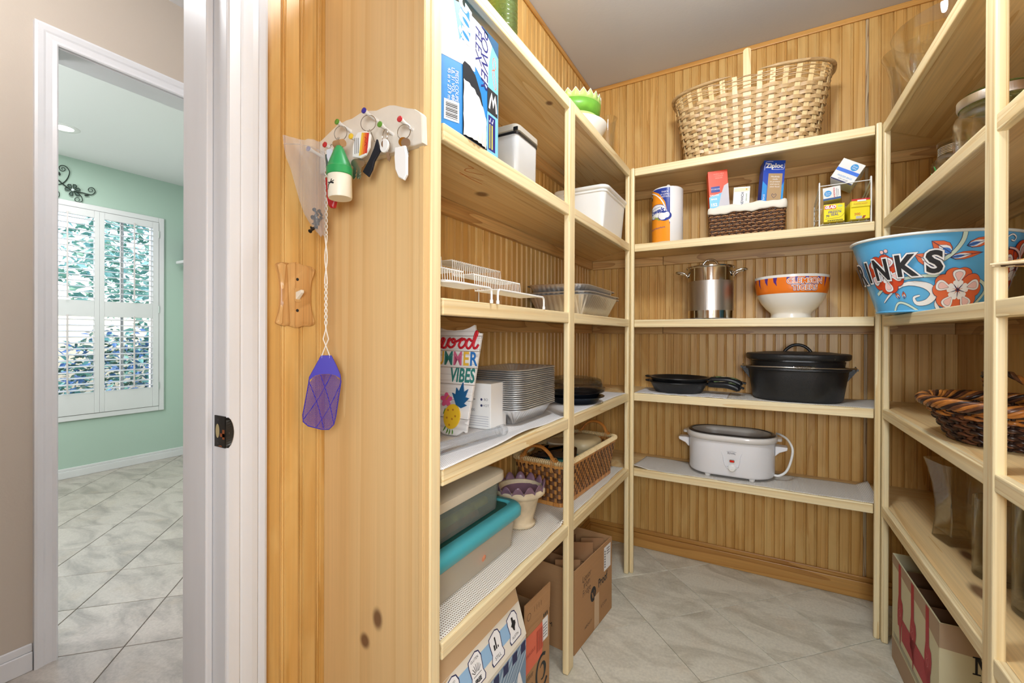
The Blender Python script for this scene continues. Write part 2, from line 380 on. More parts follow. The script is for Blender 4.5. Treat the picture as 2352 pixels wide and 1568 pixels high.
_fr = _n.nodes.new('ShaderNodeFresnel'); _n.links.new(_fr.outputs[0], _mx.inputs[0]); _n.links.new(_t.outputs[0], _mx.inputs[1]); _n.links.new(_g.outputs[0], _mx.inputs[2]); _n.links.new(_mx.outputs[0], _o.inputs[0])
# ---------------------------------------------------------------- the pantry shell
XW, XE, YB, YF, ZC = -.831, .667, 2.345, -.75, 2.447
def slab(name, b, mt, bevel=0): return struct(MB().box(*b).build(name, mt, bevel=bevel))
def tiles(parent, x0, x1, y0, y1, side, u0, v0, mt, gap=.0022):
    # 12-inch tiles laid on the diagonal, each clipped to its room
    q = sqrt(.5)
    def clip(P):
        for ax, lim, sg in ((0, x0, 1), (0, x1, -1), (1, y0, 1), (1, y1, -1)):
            out = []
            for i in range(len(P)):
                a, b = P[i-1], P[i]; da, db = (a[ax]-lim)*sg, (b[ax]-lim)*sg
                if da*db < 0: t = da/(da-db); out.append((a[0]+(b[0]-a[0])*t, a[1]+(b[1]-a[1])*t))
                if db >= 0: out.append(b)
            P = out
            if len(P) < 3: return None
        return P
    us = [(x+y)*q for x in (x0, x1) for y in (y0, y1)]; vs = [(y-x)*q for x in (x0, x1) for y in (y0, y1)]
    for i in range(int((min(us)-u0)//side), int((max(us)-u0)//side)+1):
        for j in range(int((min(vs)-v0)//side), int((max(vs)-v0)//side)+1):
            a, b = u0+i*side+gap/2, u0+(i+1)*side-gap/2; c, d = v0+j*side+gap/2, v0+(j+1)*side-gap/2
            P = clip([((u-v)*q, (u+v)*q) for u, v in ((a, c), (b, c), (b, d), (a, d))])
            if P and len(P) > 2:
                ar = abs(sum(P[k-1][0]*P[k][1]-P[k][0]*P[k-1][1] for k in range(len(P))))/2
                if ar < 4e-4: continue
                cx = sum(p[0] for p in P)/len(P); cy = sum(p[1] for p in P)/len(P)
                o = MB().prism([(x-cx, y-cy) for x, y in P], -.008, 0, inset=.0012).build('tile', mt, parent); o.location = (cx, cy, 0)
fl = slab('floor', (XW, YF, -.06, XE, YB, -.0025), grout)
tiles(fl, XW, XE, .55, YB, .305, .0449, .2775, tile_p)
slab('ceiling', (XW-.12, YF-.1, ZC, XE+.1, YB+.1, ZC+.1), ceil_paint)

PITCH = .0401
def plank_mesh(z0, z1):
    # beadboard strip: flat face, then a bead between two grooves; u across, d = depth behind the face
    pr = [(0, .0028), (.0014, 0), (.0290, 0), (.0302, .0026), (.0316, .0026), (.0324, .0008), (.0340, .0002), (.0356, .0008), (.0364, .0026), (.0378, .0026), (.0390, .0), (.0401, .0028)]
    mb = MB(); n = len(pr)
    mb.v = [(u, d, z) for z in (z0, z1) for u, d in pr]; mb.f = [(i, i+1, n+i+1, n+i) for i in range(n-1)]
    mb.v += [(0, .009, z0), (.0401, .009, z0), (0, .009, z1), (.0401, .009, z1)]; k = 2*n
    mb.f += [(k, 0, n, k+2), (n-1, k+1, k+3, 2*n-1), (k+1, k, k+2, k+3)]
    return mb
def planks(parent, n, org, step, rz, z0=.09, z1=2.43):
    me = None
    for i in range(n):
        if me is None: o = plank_mesh(z0, z1).build('plank', bead, parent); me = o.data
        else: o = link('plank', me, parent)
        o.location = V(org)+V(step)*i; o.rotation_euler = (0, 0, R(rz))
# back wall: beadboard faces the room (-y)
wb = slab('wall_back', (XW-.1, YB+.009, 0, XE+.1, YB+.11, ZC), amber_x)
planks(wb, 30, (.3712-30*PITCH, YB, 0), (PITCH, 0, 0), 0)
planks(wb, 7, (.3825, YB, 0), (PITCH, 0, 0), 0)
seam = wood('plank seam filler', (206, 186, 150), (190, 160, 118), (120, 84, 52), 'z', fine=.4, ring=40)
o = MB().box(-.0055, .003, .09, .0055, .009, 2.43).build('seam_strip', seam, wb); o.location = (.3768, YB, 0)
# left wall: beadboard from the door casing to the corner
wl = slab('wall_left', (-.9449, .452, 0, XW-.009, YB+.009, ZC), white_paint)
planks(wl, 46, (XW, .4985+PITCH, 0), (0, PITCH, 0), 90, z0=0)
for o in [c for c in wl.children]: o.rotation_euler = (0, 0, R(-90)); o.location.x = XW; o.scale.y = -1
struct(MB().box(-.9449, YF, 2.07, XW-.009, .452, ZC).build('wall_left', amber_y))
struct(MB().box(-.9449, YF, 0, XW-.009, -.42, 2.07).build('wall_left', amber_y))
wr = slab('wall_right', (XE+.009, YF, 0, XE+.1, YB+.009, ZC), amber_y)
planks(wr, 40, (XE, .75, 0), (0, PITCH, 0), 90)
slab('wall_front', (XW-.1, YF-.1, 0, XE+.1, YF, ZC), amber_x)
# trims
def trim(name, pts, mt): return struct(pts.build(name, mt, bevel=.003))
trim('trim_1', MB().box(XW, YB-.009, 2.424, XE, YB, ZC), amber_x)
trim('trim_2', MB().box(XW, .5, 2.424, XW+.009, YB-.009, ZC), amber_y)
trim('trim_3', MB().box(XE-.009, .5, 2.424, XE, YB-.009, ZC), amber_y)
def base(name, along, mt, x0, x1, y0, y1, h, cap, d):
    mb = MB()
    if along == 'x': mb.box(x0, y0, 0, x1, y1, h-cap).box(x0, y0+d*.35, h-cap, x1, y1, h)
    else: mb.box(x0, y0, 0, x1, y1, h-cap).box(min(x0, x1-d) if 0 else x0, y0, h-cap, x1-d*.35, y1, h)
    return struct(mb.build(name, mt, bevel=.003))
base('baseboard_back', 'x', amber_x, XW, XE, YB-.014, YB, .092, .02, .014)
base('baseboard_left', 'y', amber_y, XW, XW+.014, .66, YB-.014, .092, .02, .014)
struct(MB().box(XE-.014, .6, 0, XE, YB-.014, .072).box(XE-.009, .6, .072, XE, YB-.014, .092).build('baseboard_right', amber_y, bevel=.003))

# door opening in the left wall: casing on the pantry side, jamb, stop, latch plate
dr = struct(MB().box(-.945, .4306, 0, -.8205, .452, 2.07).build('door_1', jamb_paint, bevel=.0015))
MB().box(-.945, .4186, 0, -.862, .4306, 2.058).build('stop', jamb_paint, dr, bevel=.0025)
MB().box(-.945, -.42, 2.07, -.8205, .4306, 2.09).build('head_jamb', jamb_paint, dr)
MB().box(-.945, -.441, 0, -.8205, -.42, 2.07).build('jamb', jamb_paint, dr)
# casing profile (y along the wall, x out from it)
cp = [(.4312, -.834), (.4312, -.8195), (.434, -.8165), (.452, -.8165), (.4535, -.8195), (.458, -.818), (.474, -.8155), (.484, -.8155), (.4855, -.819), (.489, -.817), (.497, -.814), (.5015, -.8155), (.5035, -.819), (.5035, -.834)]
mb = MB(); mb.prism([(x, y) for y, x in cp], 0, 2.13); c = mb.build('casing', jamb_paint, dr, fix=True)
dark_br = mat('dark bronze', (48, 46, 42), .45, .7, noise_amt=.25, nscale=60)
sp = tag(MB().prism([(-.8548, .8990), (-.8206, .8990), (-.8206, .9546), (-.8548, .9546)], 0, .0016, Matrix(((1, 0, 0, 0), (0, 0, -1, .4306), (0, 1, 0, 0), (0, 0, 0, 1)))).build('strike_plate', dark_br), 'dark bronze latch strike plate worn to copper on white door jamb', 'strike plate')
lp = []
for i in range(13):
    a = i/12; z = .900+.053*a; lp.append((z, .009*sin(pi*a)**.6))
mb = MB()
for (z0, w0), (z1, w1) in zip(lp, lp[1:]):
    a = [(-.8208, .4292, z0), (-.8185, .4300, z0), (-.8150, .4318+w0, z0)]; b = [(-.8208, .4292, z1), (-.8185, .4300, z1), (-.8150, .4318+w1, z1)]
    mb.add(a+b, [(0, 1, 4, 3), (1, 2, 5, 4)])
mb.build('lip', dark_br, sp, solid=.0014)
KX = Matrix(((1, 0, 0, 0), (0, 0, -1, .4288), (0, 1, 0, 0), (0, 0, 0, 1)))
flat([ell(-.8445, .9275, .0062, .0125)], mat('bare wood in latch hole', (176, 160, 116), .8), sp, KX, 'latch_hole')
copper = mat('worn copper', (186, 104, 52), .35, .8)
flat([rect(-.8365, .918, -.822, .924), rect(-.829, .914, -.822, .931), [(-.843, .9005), (-.829, .9005), (-.833, .903)]], copper, sp, KX, 'copper_wear')
flat([ell(-.843, .9475, .0018), ell(-.843, .9060, .0018)], black_iron, sp, KX, 'screw')

# ---------------------------------------------------------------- built-in shelving: three runs of boards on posts
xL = lambda y: -.5356+.0129*(y-1.9)
xR = lambda y: .3763-.0097*(y-1.9)
yB = 2.0531
ZT = (1.864, 1.5203, 1.1726, .832, .4859)
ZB = tuple(a+b for a, b in zip(ZT, (.0027, -.0021, -.0021, .0015, .0005)))
ZR = tuple(a+b for a, b in zip(ZT, (-.0014, -.0002, -.0035, .0074, .0035)))
NH, TH, ND = .034, .019, .018
def rprism(poly, z0, z1, name, mt, parent, r=.003, seg=2): return MB().prism(poly, z0, z1).build(name, mt, parent, bevel=r, seg=seg)
left = thing('shelving_unit', 'five-shelf pine shelving beside the light switch, with tall flat end panel', 'shelving', (0, 0, 0))
back = thing('shelving_unit', 'five-shelf pine shelving along the end wall, carrying slow cooker and dutch oven', 'shelving', (0, 0, 0))
right = thing('shelving_unit', 'five-shelf pine shelving opposite the light switch, carrying tub and glass vases', 'shelving', (0, 0, 0))
for k in range(5):
    z = ZT[k]
    b = MB().prism([(XW+.001, .654), (xL(.69)-ND, .654), (xL(yB)-ND, yB+ND), (XW+.001, YB-.001)], z-TH, z).build('shelf', shelf_y, left, bevel=.0012)
    for y0, y1 in ((.697, 1.3335), (1.379, 2.036)):
        rprism([(xL(y0)-ND, y0), (xL(y0), y0), (xL(y1), y1), (xL(y1)-ND, y1)], z-NH, z+.0006, 'shelf_edge', pine_y, b)
    z = ZB[k]
    b = MB().prism([(XW+.001, YB-.0005), (xL(yB)-ND+.001, yB+ND), (xR(yB)+ND-.001, yB+ND), (XE-.001, YB-.0005)], z-TH, z).build('shelf', shelf_x, back, bevel=.0012)
    rprism([(-.5155, yB), (.354, yB), (.354, yB+ND), (-.5155, yB+ND)], z-NH, z+.0006, 'shelf_edge', pine_x, b)
    z = ZR[k]
    b = MB().prism([(XE-.001, YB-.001), (xR(yB)+ND, yB+ND), (xR(.7)+ND, .7), (XE-.001, .7)], z-TH, z).build('shelf', shelf_r, right, bevel=.0012)
    for y0, y1 in ((.70, 1.181), (1.226, 2.036)):
        rprism([(xR(y0), y0), (xR(y0)+ND, y0), (xR(y1)+ND, y1), (xR(y1), y1)], z-NH, z+.0006, 'shelf_edge', pine_y, b)
    if k < 4:
        h = .044
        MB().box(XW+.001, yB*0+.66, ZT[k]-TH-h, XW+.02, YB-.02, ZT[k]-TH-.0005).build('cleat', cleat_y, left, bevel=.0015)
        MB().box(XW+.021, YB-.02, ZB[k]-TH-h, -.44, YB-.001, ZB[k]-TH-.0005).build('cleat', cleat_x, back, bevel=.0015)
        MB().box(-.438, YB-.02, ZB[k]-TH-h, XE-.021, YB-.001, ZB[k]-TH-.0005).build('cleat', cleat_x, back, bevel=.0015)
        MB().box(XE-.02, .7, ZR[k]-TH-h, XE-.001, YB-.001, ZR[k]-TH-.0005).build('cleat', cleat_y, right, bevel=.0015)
def post(parent, x0, x1, y0, y1, ztop, r=.0055):
    return MB().box(x0, y0, 0, x1, y1, ztop).build('post', pine_z, parent, bevel=r, seg=3)
post(left, xL(1.35)-.020, xL(1.35)+.0015, 1.3315, 1.3805, ZT[0]+.001)
post(left, -.5545, -.5345, 2.0345, yB+.0185, ZT[0]+.002)
post(back, -.5335, -.5165, yB-.0015, yB+.0175, ZB[0]+.004)
post(back, .3565, .3745, yB-.0015, yB+.0175, ZB[0]+.008)
post(right, .3755, .3955, 2.0345, yB+.0185, ZR[0]+.006)
post(right, xR(1.2)-.0015, xR(1.2)+.0185, 1.1795, 1.2285, ZR[0]+.001)
# tall end panel facing the room entrance, with a front strip
pn = MB().box(XW+.0005, .639, 0, -.5485, .6535, ZT[0]+.001).build('end_panel', panel_w, left, bevel=.0012)
MB().box(-.566, .6538, 0, -.5455, .684, ZT[0]+.001).build('post', pine_z, left, bevel=.003)
MB().box(-.5605, .6355, 0, -.5485, .639, ZT[0]+.001).build('edge_bead', panel_w, left, bevel=.0015)
graph = mat('orange pencil', (216, 126, 66), .8)
UND = lambda x, y, z: Matrix(((1, 0, 0, x), (0, -1, 0, y), (0, 0, -1, z), (0, 0, 0, 1)))
flat(band([(-.07, .0), (-.02, .012), (.03, .018)], .002)+band([(-.01, -.03), (.03, .0), (.045, -.01), (.04, -.025), (.06, -.02)], .002)+band([(-.05, -.012), (.02, .022)], .0015), graph, left, UND(-.64, .92, ZT[1]-TH-.0006) @ Rz(80), 'pencil_mark')
# ---------------------------------------------------------------- hall and breakfast room seen through the door
XT, XG = -2.0803, -4.5898
fh = slab('floor', (-4.7, -1.2, -.06, -.945, 3.6, -.0025), grout_h)
tiles(fh, -4.59, -.945, .2, 2.6, .305, .02, .033, tile_h, gap=.0035)
slab('floor', (-.9449, -.42, -.06, XW, .4306, .0), tile_h)
slab('ceiling', (XT-.12, -1.2, 2.438, -.945, 3.6, 2.54), ceil_white)
slab('ceiling', (-4.7, -1.2, 2.4385, XT-.12, 3.6, 2.54), ceil_white)
# tan wall with a cased doorway (y .55 to 1.36)
DY0, DY1, DH = .5508, 1.37, 2.064
wt = struct(MB().box(XT-.115, -1.2, 0, XT, DY0-.012, 2.438).box(XT-.115, DY1+.012, 0, XT, 3.6, 2.438).box(XT-.115, DY0-.012, DH+.012, XT, DY1+.012, 2.438).build('wall_hall', tan_paint))
d2 = struct(MB().box(XT-.116, DY0-.0118, 0, XT+.001, DY0, DH).build('door_2', white_paint))
MB().box(XT-.116, DY1, 0, XT+.001, DY1+.0118, DH).build('jamb', white_paint, d2)
MB().box(XT-.116, DY0-.0118, DH, XT+.001, DY1+.0118, DH+.0118).build('head_jamb', white_paint, d2)
def casing(y_in, sgn, z1):
    q = [(0, .0), (0, .012), (.004, .015), (.014, .011), (.03, .012), (.036, .015), (.05, .018), (.057, .016), (.057, 0)]
    return [(XT+d, y_in+sgn*w) for w, d in q]
w = .058
for yi, sg in ((DY0-.003, -1), (DY1+.003, 1)):
    mb = MB(); q = casing(yi, sg, 0)
    n = len(q); mb.v = [(x, y, 0) for x, y in q]+[(x, y, DH+.003+abs(y-yi)) for x, y in q]; mb.f = [(i, (i+1) % n, n+(i+1) % n, n+i) for i in range(n)]+[tuple(range(n)), tuple(range(n, 2*n))]
    mb.build('casing', white_paint, d2, fix=True)
mb = MB(); q = casing(0, 1, 0); n = len(q)
mb.v = [(x, DY0-.003-dy, DH+.003+dy) for x, dy in q]+[(x, DY1+.003+dy, DH+.003+dy) for x, dy in q]; mb.f = [(i, (i+1) % n, n+(i+1) % n, n+i) for i in range(n)]
mb.build('casing', white_paint, d2, fix=True)
struct(MB().box(XT, -1.2, 0, XT+.012, DY0-.062, .062).box(XT, -1.2, .062, XT+.008, DY0-.062, .088).build('baseboard_hall', white_paint, bevel=.003))
slab('wall_hall_end', (XT, 3.5, 0, -.9449, 3.6, 2.438), tan_paint); slab('wall_hall_start', (XT, -1.2, 0, -.9449, -1.1, 2.438), tan_paint)
slab('wall_hall_side', (-.9449, YB+.11, 0, -.84, 3.6, 2.438), tan_paint)
slab('wall_hall_side', (-.9449, -1.2, 0, -.84, YF-.1, 2.438), tan_paint)
# breakfast room
WY0, WY1, WZ0, WZ1 = 1.0, 1.845, .472, 2.066
struct(MB().box(XG-.14, -1.2, 0, XG, WY0, 2.4385).box(XG-.14, WY1, 0, XG, 3.6, 2.4385).box(XG-.14, WY0, 0, XG, WY1, WZ0).box(XG-.14, WY0, WZ1, XG, WY1, 2.4385).build('wall_window', mint_paint))
slab('wall_far', (XG, 2.16, 0, XT-.115, 2.28, 2.4385), mint_paint)
slab('wall_near', (XG, -1.2, 0, XT-.115, -1.1, 2.4385), mint_paint)
slab('wall_room_side', (XT-.1151, -1.1, 0, XT-.114, DY0-.02, 2.4385), mint_paint)
struct(MB().box(XG, -1.1, 0, XG+.013, 2.16, .056).box(XG, -1.1, .056, XG+.009, 2.16, .077).build('baseboard_window', white_paint, bevel=.003))
# window with plantation shutters
win = struct(MB().box(XG-.14, WY0, WZ0, XG, WY0+.012, WZ1).box(XG-.14, WY1-.012, WZ0, XG, WY1, WZ1).box(XG-.14, WY0, WZ1-.012, XG, WY1, WZ1).box(XG-.14, WY0, WZ0, XG, WY1, WZ0+.012).build('window_1', white_paint))
mb = MB()
for (a, b, c, d) in ((WY0-.039, WY0, WZ0-.039, WZ1+.041), (WY1, WY1+.039, WZ0-.039, WZ1+.041), (WY0, WY1, WZ1, WZ1+.041), (WY0, WY1, WZ0-.039, WZ0)):
    mb.box(XG, a, c, XG+.017, b, d)
mb.build('casing', white_paint, win, bevel=.004)
MB().box(XG-.105, WY0+.012, WZ0+.012, XG-.102, WY1-.012, WZ1-.012).build('pane', window_glass, win)
MB().box(XG-.12, WY0+.012, 1.27, XG-.095, WY1-.012, 1.31).build('sash_bar', white_paint, win)
for yy in (1.16, 1.62): MB().box(XG-.115, yy, WZ0+.012, XG-.1, yy+.02, WZ1-.012).build('muntin', white_paint, win)
louv = None
rodm = mat('shutter rod', (214, 206, 206), .4)
for (y0, y1, sl, sr) in ((WY0+.004, 1.4465, .040, .0310), (1.4475, WY1-.003, .0300, .0430)):
    p = MB().box(XG-.004, y0, WZ0+.003, XG+.022, y0+sl, WZ1-.003).box(XG-.004, y1-sr, WZ0+.003, XG+.022, y1, WZ1-.003).box(XG-.003, y0+sl+.0005, 2.008, XG+.021, y1-sr-.0005, WZ1-.003).box(XG-.003, y0+sl+.0005, 1.232, XG+.021, y1-sr-.0005, 1.357).box(XG-.003, y0+sl+.0005, WZ0+.003, XG+.021, y1-sr-.0005, .640).build('shutter_panel', white_paint, win, bevel=.002)
    la, lb = y0+sl+.002, y1-sr-.002
    for z0, z1, nl in ((1.357, 2.008, 15), (.640, 1.232, 13)):
        st = (z1-z0)/nl
        for i in range(nl):
            zz = z0+st*(i+.5)
            pr = [(.023*cos(t), .0042*sin(t)) for t in [k*pi/5 for k in range(10)]]
            mb = MB(); n = len(pr); mb.v = [(x, yv-(la+lb)/2, z) for yv in (la, lb) for x, z in pr]; mb.f = [(k, (k+1) % n, n+(k+1) % n, n+k) for k in range(n)]+[tuple(range(n)), tuple(range(n, 2*n))]
            lo = mb.build('louver', white_paint, p, smooth=50, fix=True); lo.location = (XG+.009, (la+lb)/2, zz); lo.rotation_euler = (0, R(9), 0)
        yr = (la+lb)/2+.025
        MB().box(XG+.034, yr-.005, z0+.01, XG+.043, yr+.005, z1+.012).build('tilt_rod', rodm, p, bevel=.002)
    for zz in (.62, 1.28, 1.93):
        if y1 > 1.5: MB().tube([(XG+.02, y1+.002, zz), (XG+.02, y1+.002, zz+.06)], .004, 8).build('hinge', chrome, p)
# recessed ceiling light
rl = thing('recessed_light', 'round white recessed downlight in the ceiling above the shuttered window', 'light', (-3.968, 1.073, 2.4385))
MB().lathe([(.05, -.001), (.052, -.004), (.075, -.006), (.082, -.0015), (.082, 0)], 40).build('trim_ring', white_pl, rl, smooth=40)
em = bpy.data.materials.new('lamp lens'); em.use_nodes = True; e_ = em.node_tree.nodes['Principled BSDF']; e_.inputs['Emission Color'].default_value = (1, .97, .92, 1); e_.inputs['Emission Strength'].default_value = 6
MB().lathe([(0, -.002), (.051, -.002)], 32).build('lens', em, rl)
# scrolled metal wall ornament above the window
ironm = mat('dark green metal', (52, 62, 58), .5, .6)
orn = thing('wall_ornament', 'scrolled dark metal flower ornament on mint wall above the shutters', 'wall decor', (XG+.012, 0, 0))
def scroll(pts, r0, r1, nm='scroll'):
    P = smooth_path([(0, y, z) for y, z in pts], 5); n = len(P)
    MB().tube(P, [r0+(r1-r0)*i/(n-1) for i in range(n)], 6).build(nm, ironm, orn, smooth=60)
scroll([(1.19, 2.20), (1.215, 2.212), (1.233, 2.224), (1.252, 2.249), (1.267, 2.284), (1.274, 2.32), (1.268, 2.341), (1.255, 2.357), (1.237, 2.36), (1.222, 2.352), (1.217, 2.337), (1.222, 2.322), (1.234, 2.317), (1.245, 2.323), (1.25, 2.335), (1.244, 2.346), (1.234, 2.345), (1.231, 2.334), (1.237, 2.33)], .0036, .0018)
scroll([(1.19, 2.258), (1.215, 2.241), (1.233, 2.224), (1.258, 2.205), (1.28, 2.191), (1.308, 2.182), (1.342, 2.186), (1.371, 2.184), (1.398, 2.185), (1.414, 2.198), (1.422, 2.218), (1.415, 2.236), (1.401, 2.242), (1.386, 2.233), (1.381, 2.218), (1.387, 2.208), (1.399, 2.208), (1.407, 2.218), (1.404, 2.227), (1.396, 2.224)], .0042, .0018)
scroll([(1.308, 2.184), (1.328, 2.17), (1.342, 2.153), (1.347, 2.135), (1.344, 2.119), (1.331, 2.110), (1.315, 2.110), (1.305, 2.116), (1.304, 2.129), (1.312, 2.14), (1.323, 2.14), (1.331, 2.131), (1.329, 2.121), (1.321, 2.12)], .003, .0016)
scroll([(1.15, 2.17), (1.19, 2.178), (1.213, 2.157), (1.219, 2.14), (1.214, 2.118), (1.195, 2.112)], .003, .002)
for (y, z) in ((1.26, 2.189), (1.274, 2.216), (1.301, 2.222), (1.319, 2.202), (1.315, 2.167), (1.282, 2.159)):
    a = atan2(z-2.191, y-1.29); dd = sqrt((z-2.191)**2+(y-1.29)**2)
    P = [(.006, 1.29+(dd+.014)*t*cos(a)-k*sin(a), 2.191+(dd+.014)*t*sin(a)+k*cos(a)) for t, k in ((.25, 0), (.6, .009), (.9, .011), (1, 0), (.9, -.011), (.6, -.009))]
    MB().tube(P, .0022, 6, closed=True).build('petal', ironm, orn, smooth=60)
    q = MB(); q.add([(.004, *p[1:]) for p in P], [tuple(range(6))]); q.build('petal', mat('dull green metal', (92, 112, 104), .5, .5), orn)
MB().lathe([(0, .014), (.007, .012), (.010, .006), (.010, 0)], 16, Matrix.Translation((.004, 1.29, 2.191)) @ Ry(90)).build('bead', mat('pale glass bead', (214, 226, 226), .1), orn, smooth=50)
for (y, z, ln, an) in ((1.371, 2.172, .017, 5), (1.217, 2.292, .016, 100)):
    a = R(an); P = [(.003, y+t*cos(a)-k*sin(a), z+t*sin(a)+k*cos(a)) for t, k in ((-ln, 0), (-ln*.4, .007), (ln*.3, .006), (ln, 0), (ln*.3, -.006), (-ln*.4, -.007))]
    MB().add(P, [tuple(range(6))]).build('leaf', ironm, orn, solid=.002)
# small wall shelf with a printed tin on the far wall
sh = thing('wall_shelf', 'white wall shelf with moulded apron beside the shuttered window', 'shelf', (0, 0, 0))
MB().box(-4.56, 1.965, 1.722, -3.6, 2.159, 1.748).build('board', white_paint, sh, bevel=.006)
MB().box(-4.50, 2.06, 1.655, -3.65, 2.08, 1.722).build('apron', white_paint, sh, bevel=.003)
for xx in (-4.37, -4.0): MB().tube([(xx, 2.06, 1.685), (xx, 2.02, 1.685), (xx, 2.0, 1.665), (xx, 2.02, 1.645), (xx+.3, 2.02, 1.645)], .006, 8).build('hook', white_paint, sh, smooth=50)
tin = mat('marbled blue print', (110, 120, 150), .5, noise_amt=.8, nscale=14)
tb = thing('printed_box', 'square box printed in smoky blue standing on white wall shelf', 'box', (-4.34, 2.06, 1.7485), R(-6))
MB().box(-.115, -.085, 0, .115, .085, .215).build('body', tin, tb, bevel=.004)
dk = mat('slate print', (60, 64, 84), .5); rus = mat('rust print', (120, 80, 80), .5)
FR = lambda x, y, z: Matrix(((1, 0, 0, x), (0, 0, 1, y), (0, 1, 0, z), (0, 0, 0, 1)))
FRM = lambda x, y, z: Matrix(((1, 0, 0, x), (0, 0, -1, y), (0, 1, 0, z), (0, 0, 0, 1)))
flat([rect(-.114, .165, .114, .212)]+band([(-.03, .0), (-.01, .1), (-.03, .16), (-.025, .2)], .006), dk, tb, FRM(0, -.0866, 0))
flat([ell(.0, .09, .03, .02, rot=40), ell(.08, .15, .025, .04), ell(.09, .05, .02, .035)], rus, tb, FRM(0, -.0868, 0))

# ---------------------------------------------------------------- garden beyond the window
lf = [mat('leaf a', (92, 140, 128), .6), mat('leaf b', (150, 186, 170), .6), mat('leaf c', (70, 104, 150), .6), mat('leaf d', (58, 84, 66), .6)]
slab('ground', (-14, -4, -.4, -4.75, 7, -.3), mat('garden lawn', (110, 140, 120), .95, noise_amt=.3, nscale=6))
bark = mat('pale bark', (160, 168, 200), .8, noise_amt=.2, nscale=6)
def leafy(name, label, cat, loc, rx, ry, rz, n, ms, trunk=None, lsz=.05):
    t = thing(name, label, cat, loc)
    rng = random.Random(hash(label) % 1000 if 0 else int(abs(loc[1])*97+n))
    for k, mt in enumerate(ms):
        mb = MB()
        for i in range(n//len(ms)):
            a = rng.uniform(0, 2*pi); b = math.acos(rng.uniform(-1, 1)); rr = rng.uniform(.55, 1.05)
            c = V((rx*rr*sin(b)*cos(a), ry*rr*sin(b)*sin(a), rz*(1+rr*cos(b))))
            M_ = T(*c) @ Rz(rng.uniform(0, 360)) @ Rx(rng.uniform(-70, 70)) @ Ry(rng.uniform(-60, 60)); l = lsz*rng.uniform(.6, 1.3)
            mb.add([(-l, 0, 0), (0, -l*.42, .1*l), (l, 0, 0), (0, l*.42, .1*l)], [(0, 1, 2, 3)], M_)
        mb.build('foliage', mt, t, kind='stuff')
    if trunk:
        MB().tube([(0, 0, -loc[2]-.3), (.02, .01, 0), (-.01, -.03, rz)], [trunk, trunk*.9, trunk*.7], 10).build('trunk', bark, t, smooth=60)
    return t
leafy('shrub', 'blue green clipped shrub low outside the window, nearer the wall shelf', 'shrub', (-6.6, 2.35, -.3), .55, .75, .74, 2600, [lf[2], lf[0], lf[3]])
leafy('shrub', 'blue green shrub low outside the window, nearer the doorway casing', 'shrub', (-6.9, .55, -.3), .6, .8, .78, 2600, [lf[2], lf[3], lf[0]])
leafy('tree', 'loose pale green tree behind the shrubs, seen through the upper shutters', 'tree', (-8.8, 3.6, 1.2), 1.1, 1.3, 1.1, 2600, [lf[1], lf[0]], .07, .075)
leafy('tree', 'pale leafy tree with slim trunk, seen through the shutters beside the casing', 'tree', (-8.6, .9, 1.2), 1.1, 1.25, 1.2, 2200, [lf[1], lf[0]], .05, .075)
# ---------------------------------------------------------------- light switch, key rack and what hangs from it
pl = thing('light_switch', 'scalloped maple light switch plate with white toggle on amber beadboard', 'light switch', (XW, .5685, 1.1795))
P = []
def q(y, z): P.append((y, z))
for t in range(9): a = t/8; q(-.042+.084*a, .0585+.0055*sin(pi*a)-.004*abs(2*a-1)**2*0)        # top edge, left to right
P = [(-.0415, .058), (-.030, .0625), (-.016, .0625), (0, .0665), (.016, .0625), (.030, .0625), (.0415, .058), (.0405, .050), (.036, .035), (.0335, .015), (.0335, -.015), (.036, -.035), (.0405, -.050), (.0415, -.058), (.030, -.0625), (.016, -.0625), (0, -.0665), (-.016, -.0625), (-.030, -.0625), (-.0415, -.058), (-.0405, -.050), (-.036, -.035), (-.0335, -.015), (-.0335, .015), (-.036, .035), (-.0405, .050)]
P = [(p.x, p.y) for p in smooth_path([(a, b, 0) for a, b in P], 3, closed=True)]
XP = frame((0, 0, 0), (0, 1, 0), (0, 0, 1))
MB().prism(P[::-1], 0, .009, XP, inset=.0035).build('plate', plate_w, pl, smooth=40, fix=True)
tog = mat('ivory toggle', (232, 226, 212), .35)
MB().rbox(-.0075, -.014, .009, .0075, .014, .0105, .004, M=XP).build('collar', plate_w, pl)
MB().add([(-.0045, -.009, .0105), (.0045, -.009, .0105), (.0045, .006, .0105), (-.0045, .006, .0105), (-.0035, .004, .026), (.0035, .004, .026), (.0035, .010, .025), (-.0035, .010, .025)], [(0, 1, 5, 4), (1, 2, 6, 5), (2, 3, 7, 6), (3, 0, 4, 7), (4, 5, 6, 7)], XP).build('toggle', tog, pl, bevel=.0012)
for zz in (.0315, -.0315): MB().lathe([(0, .0102), (.0028, .0098), (.0032, .009)], 12, XP @ T(0, zz, 0)).build('screw', black_iron, pl, smooth=40)

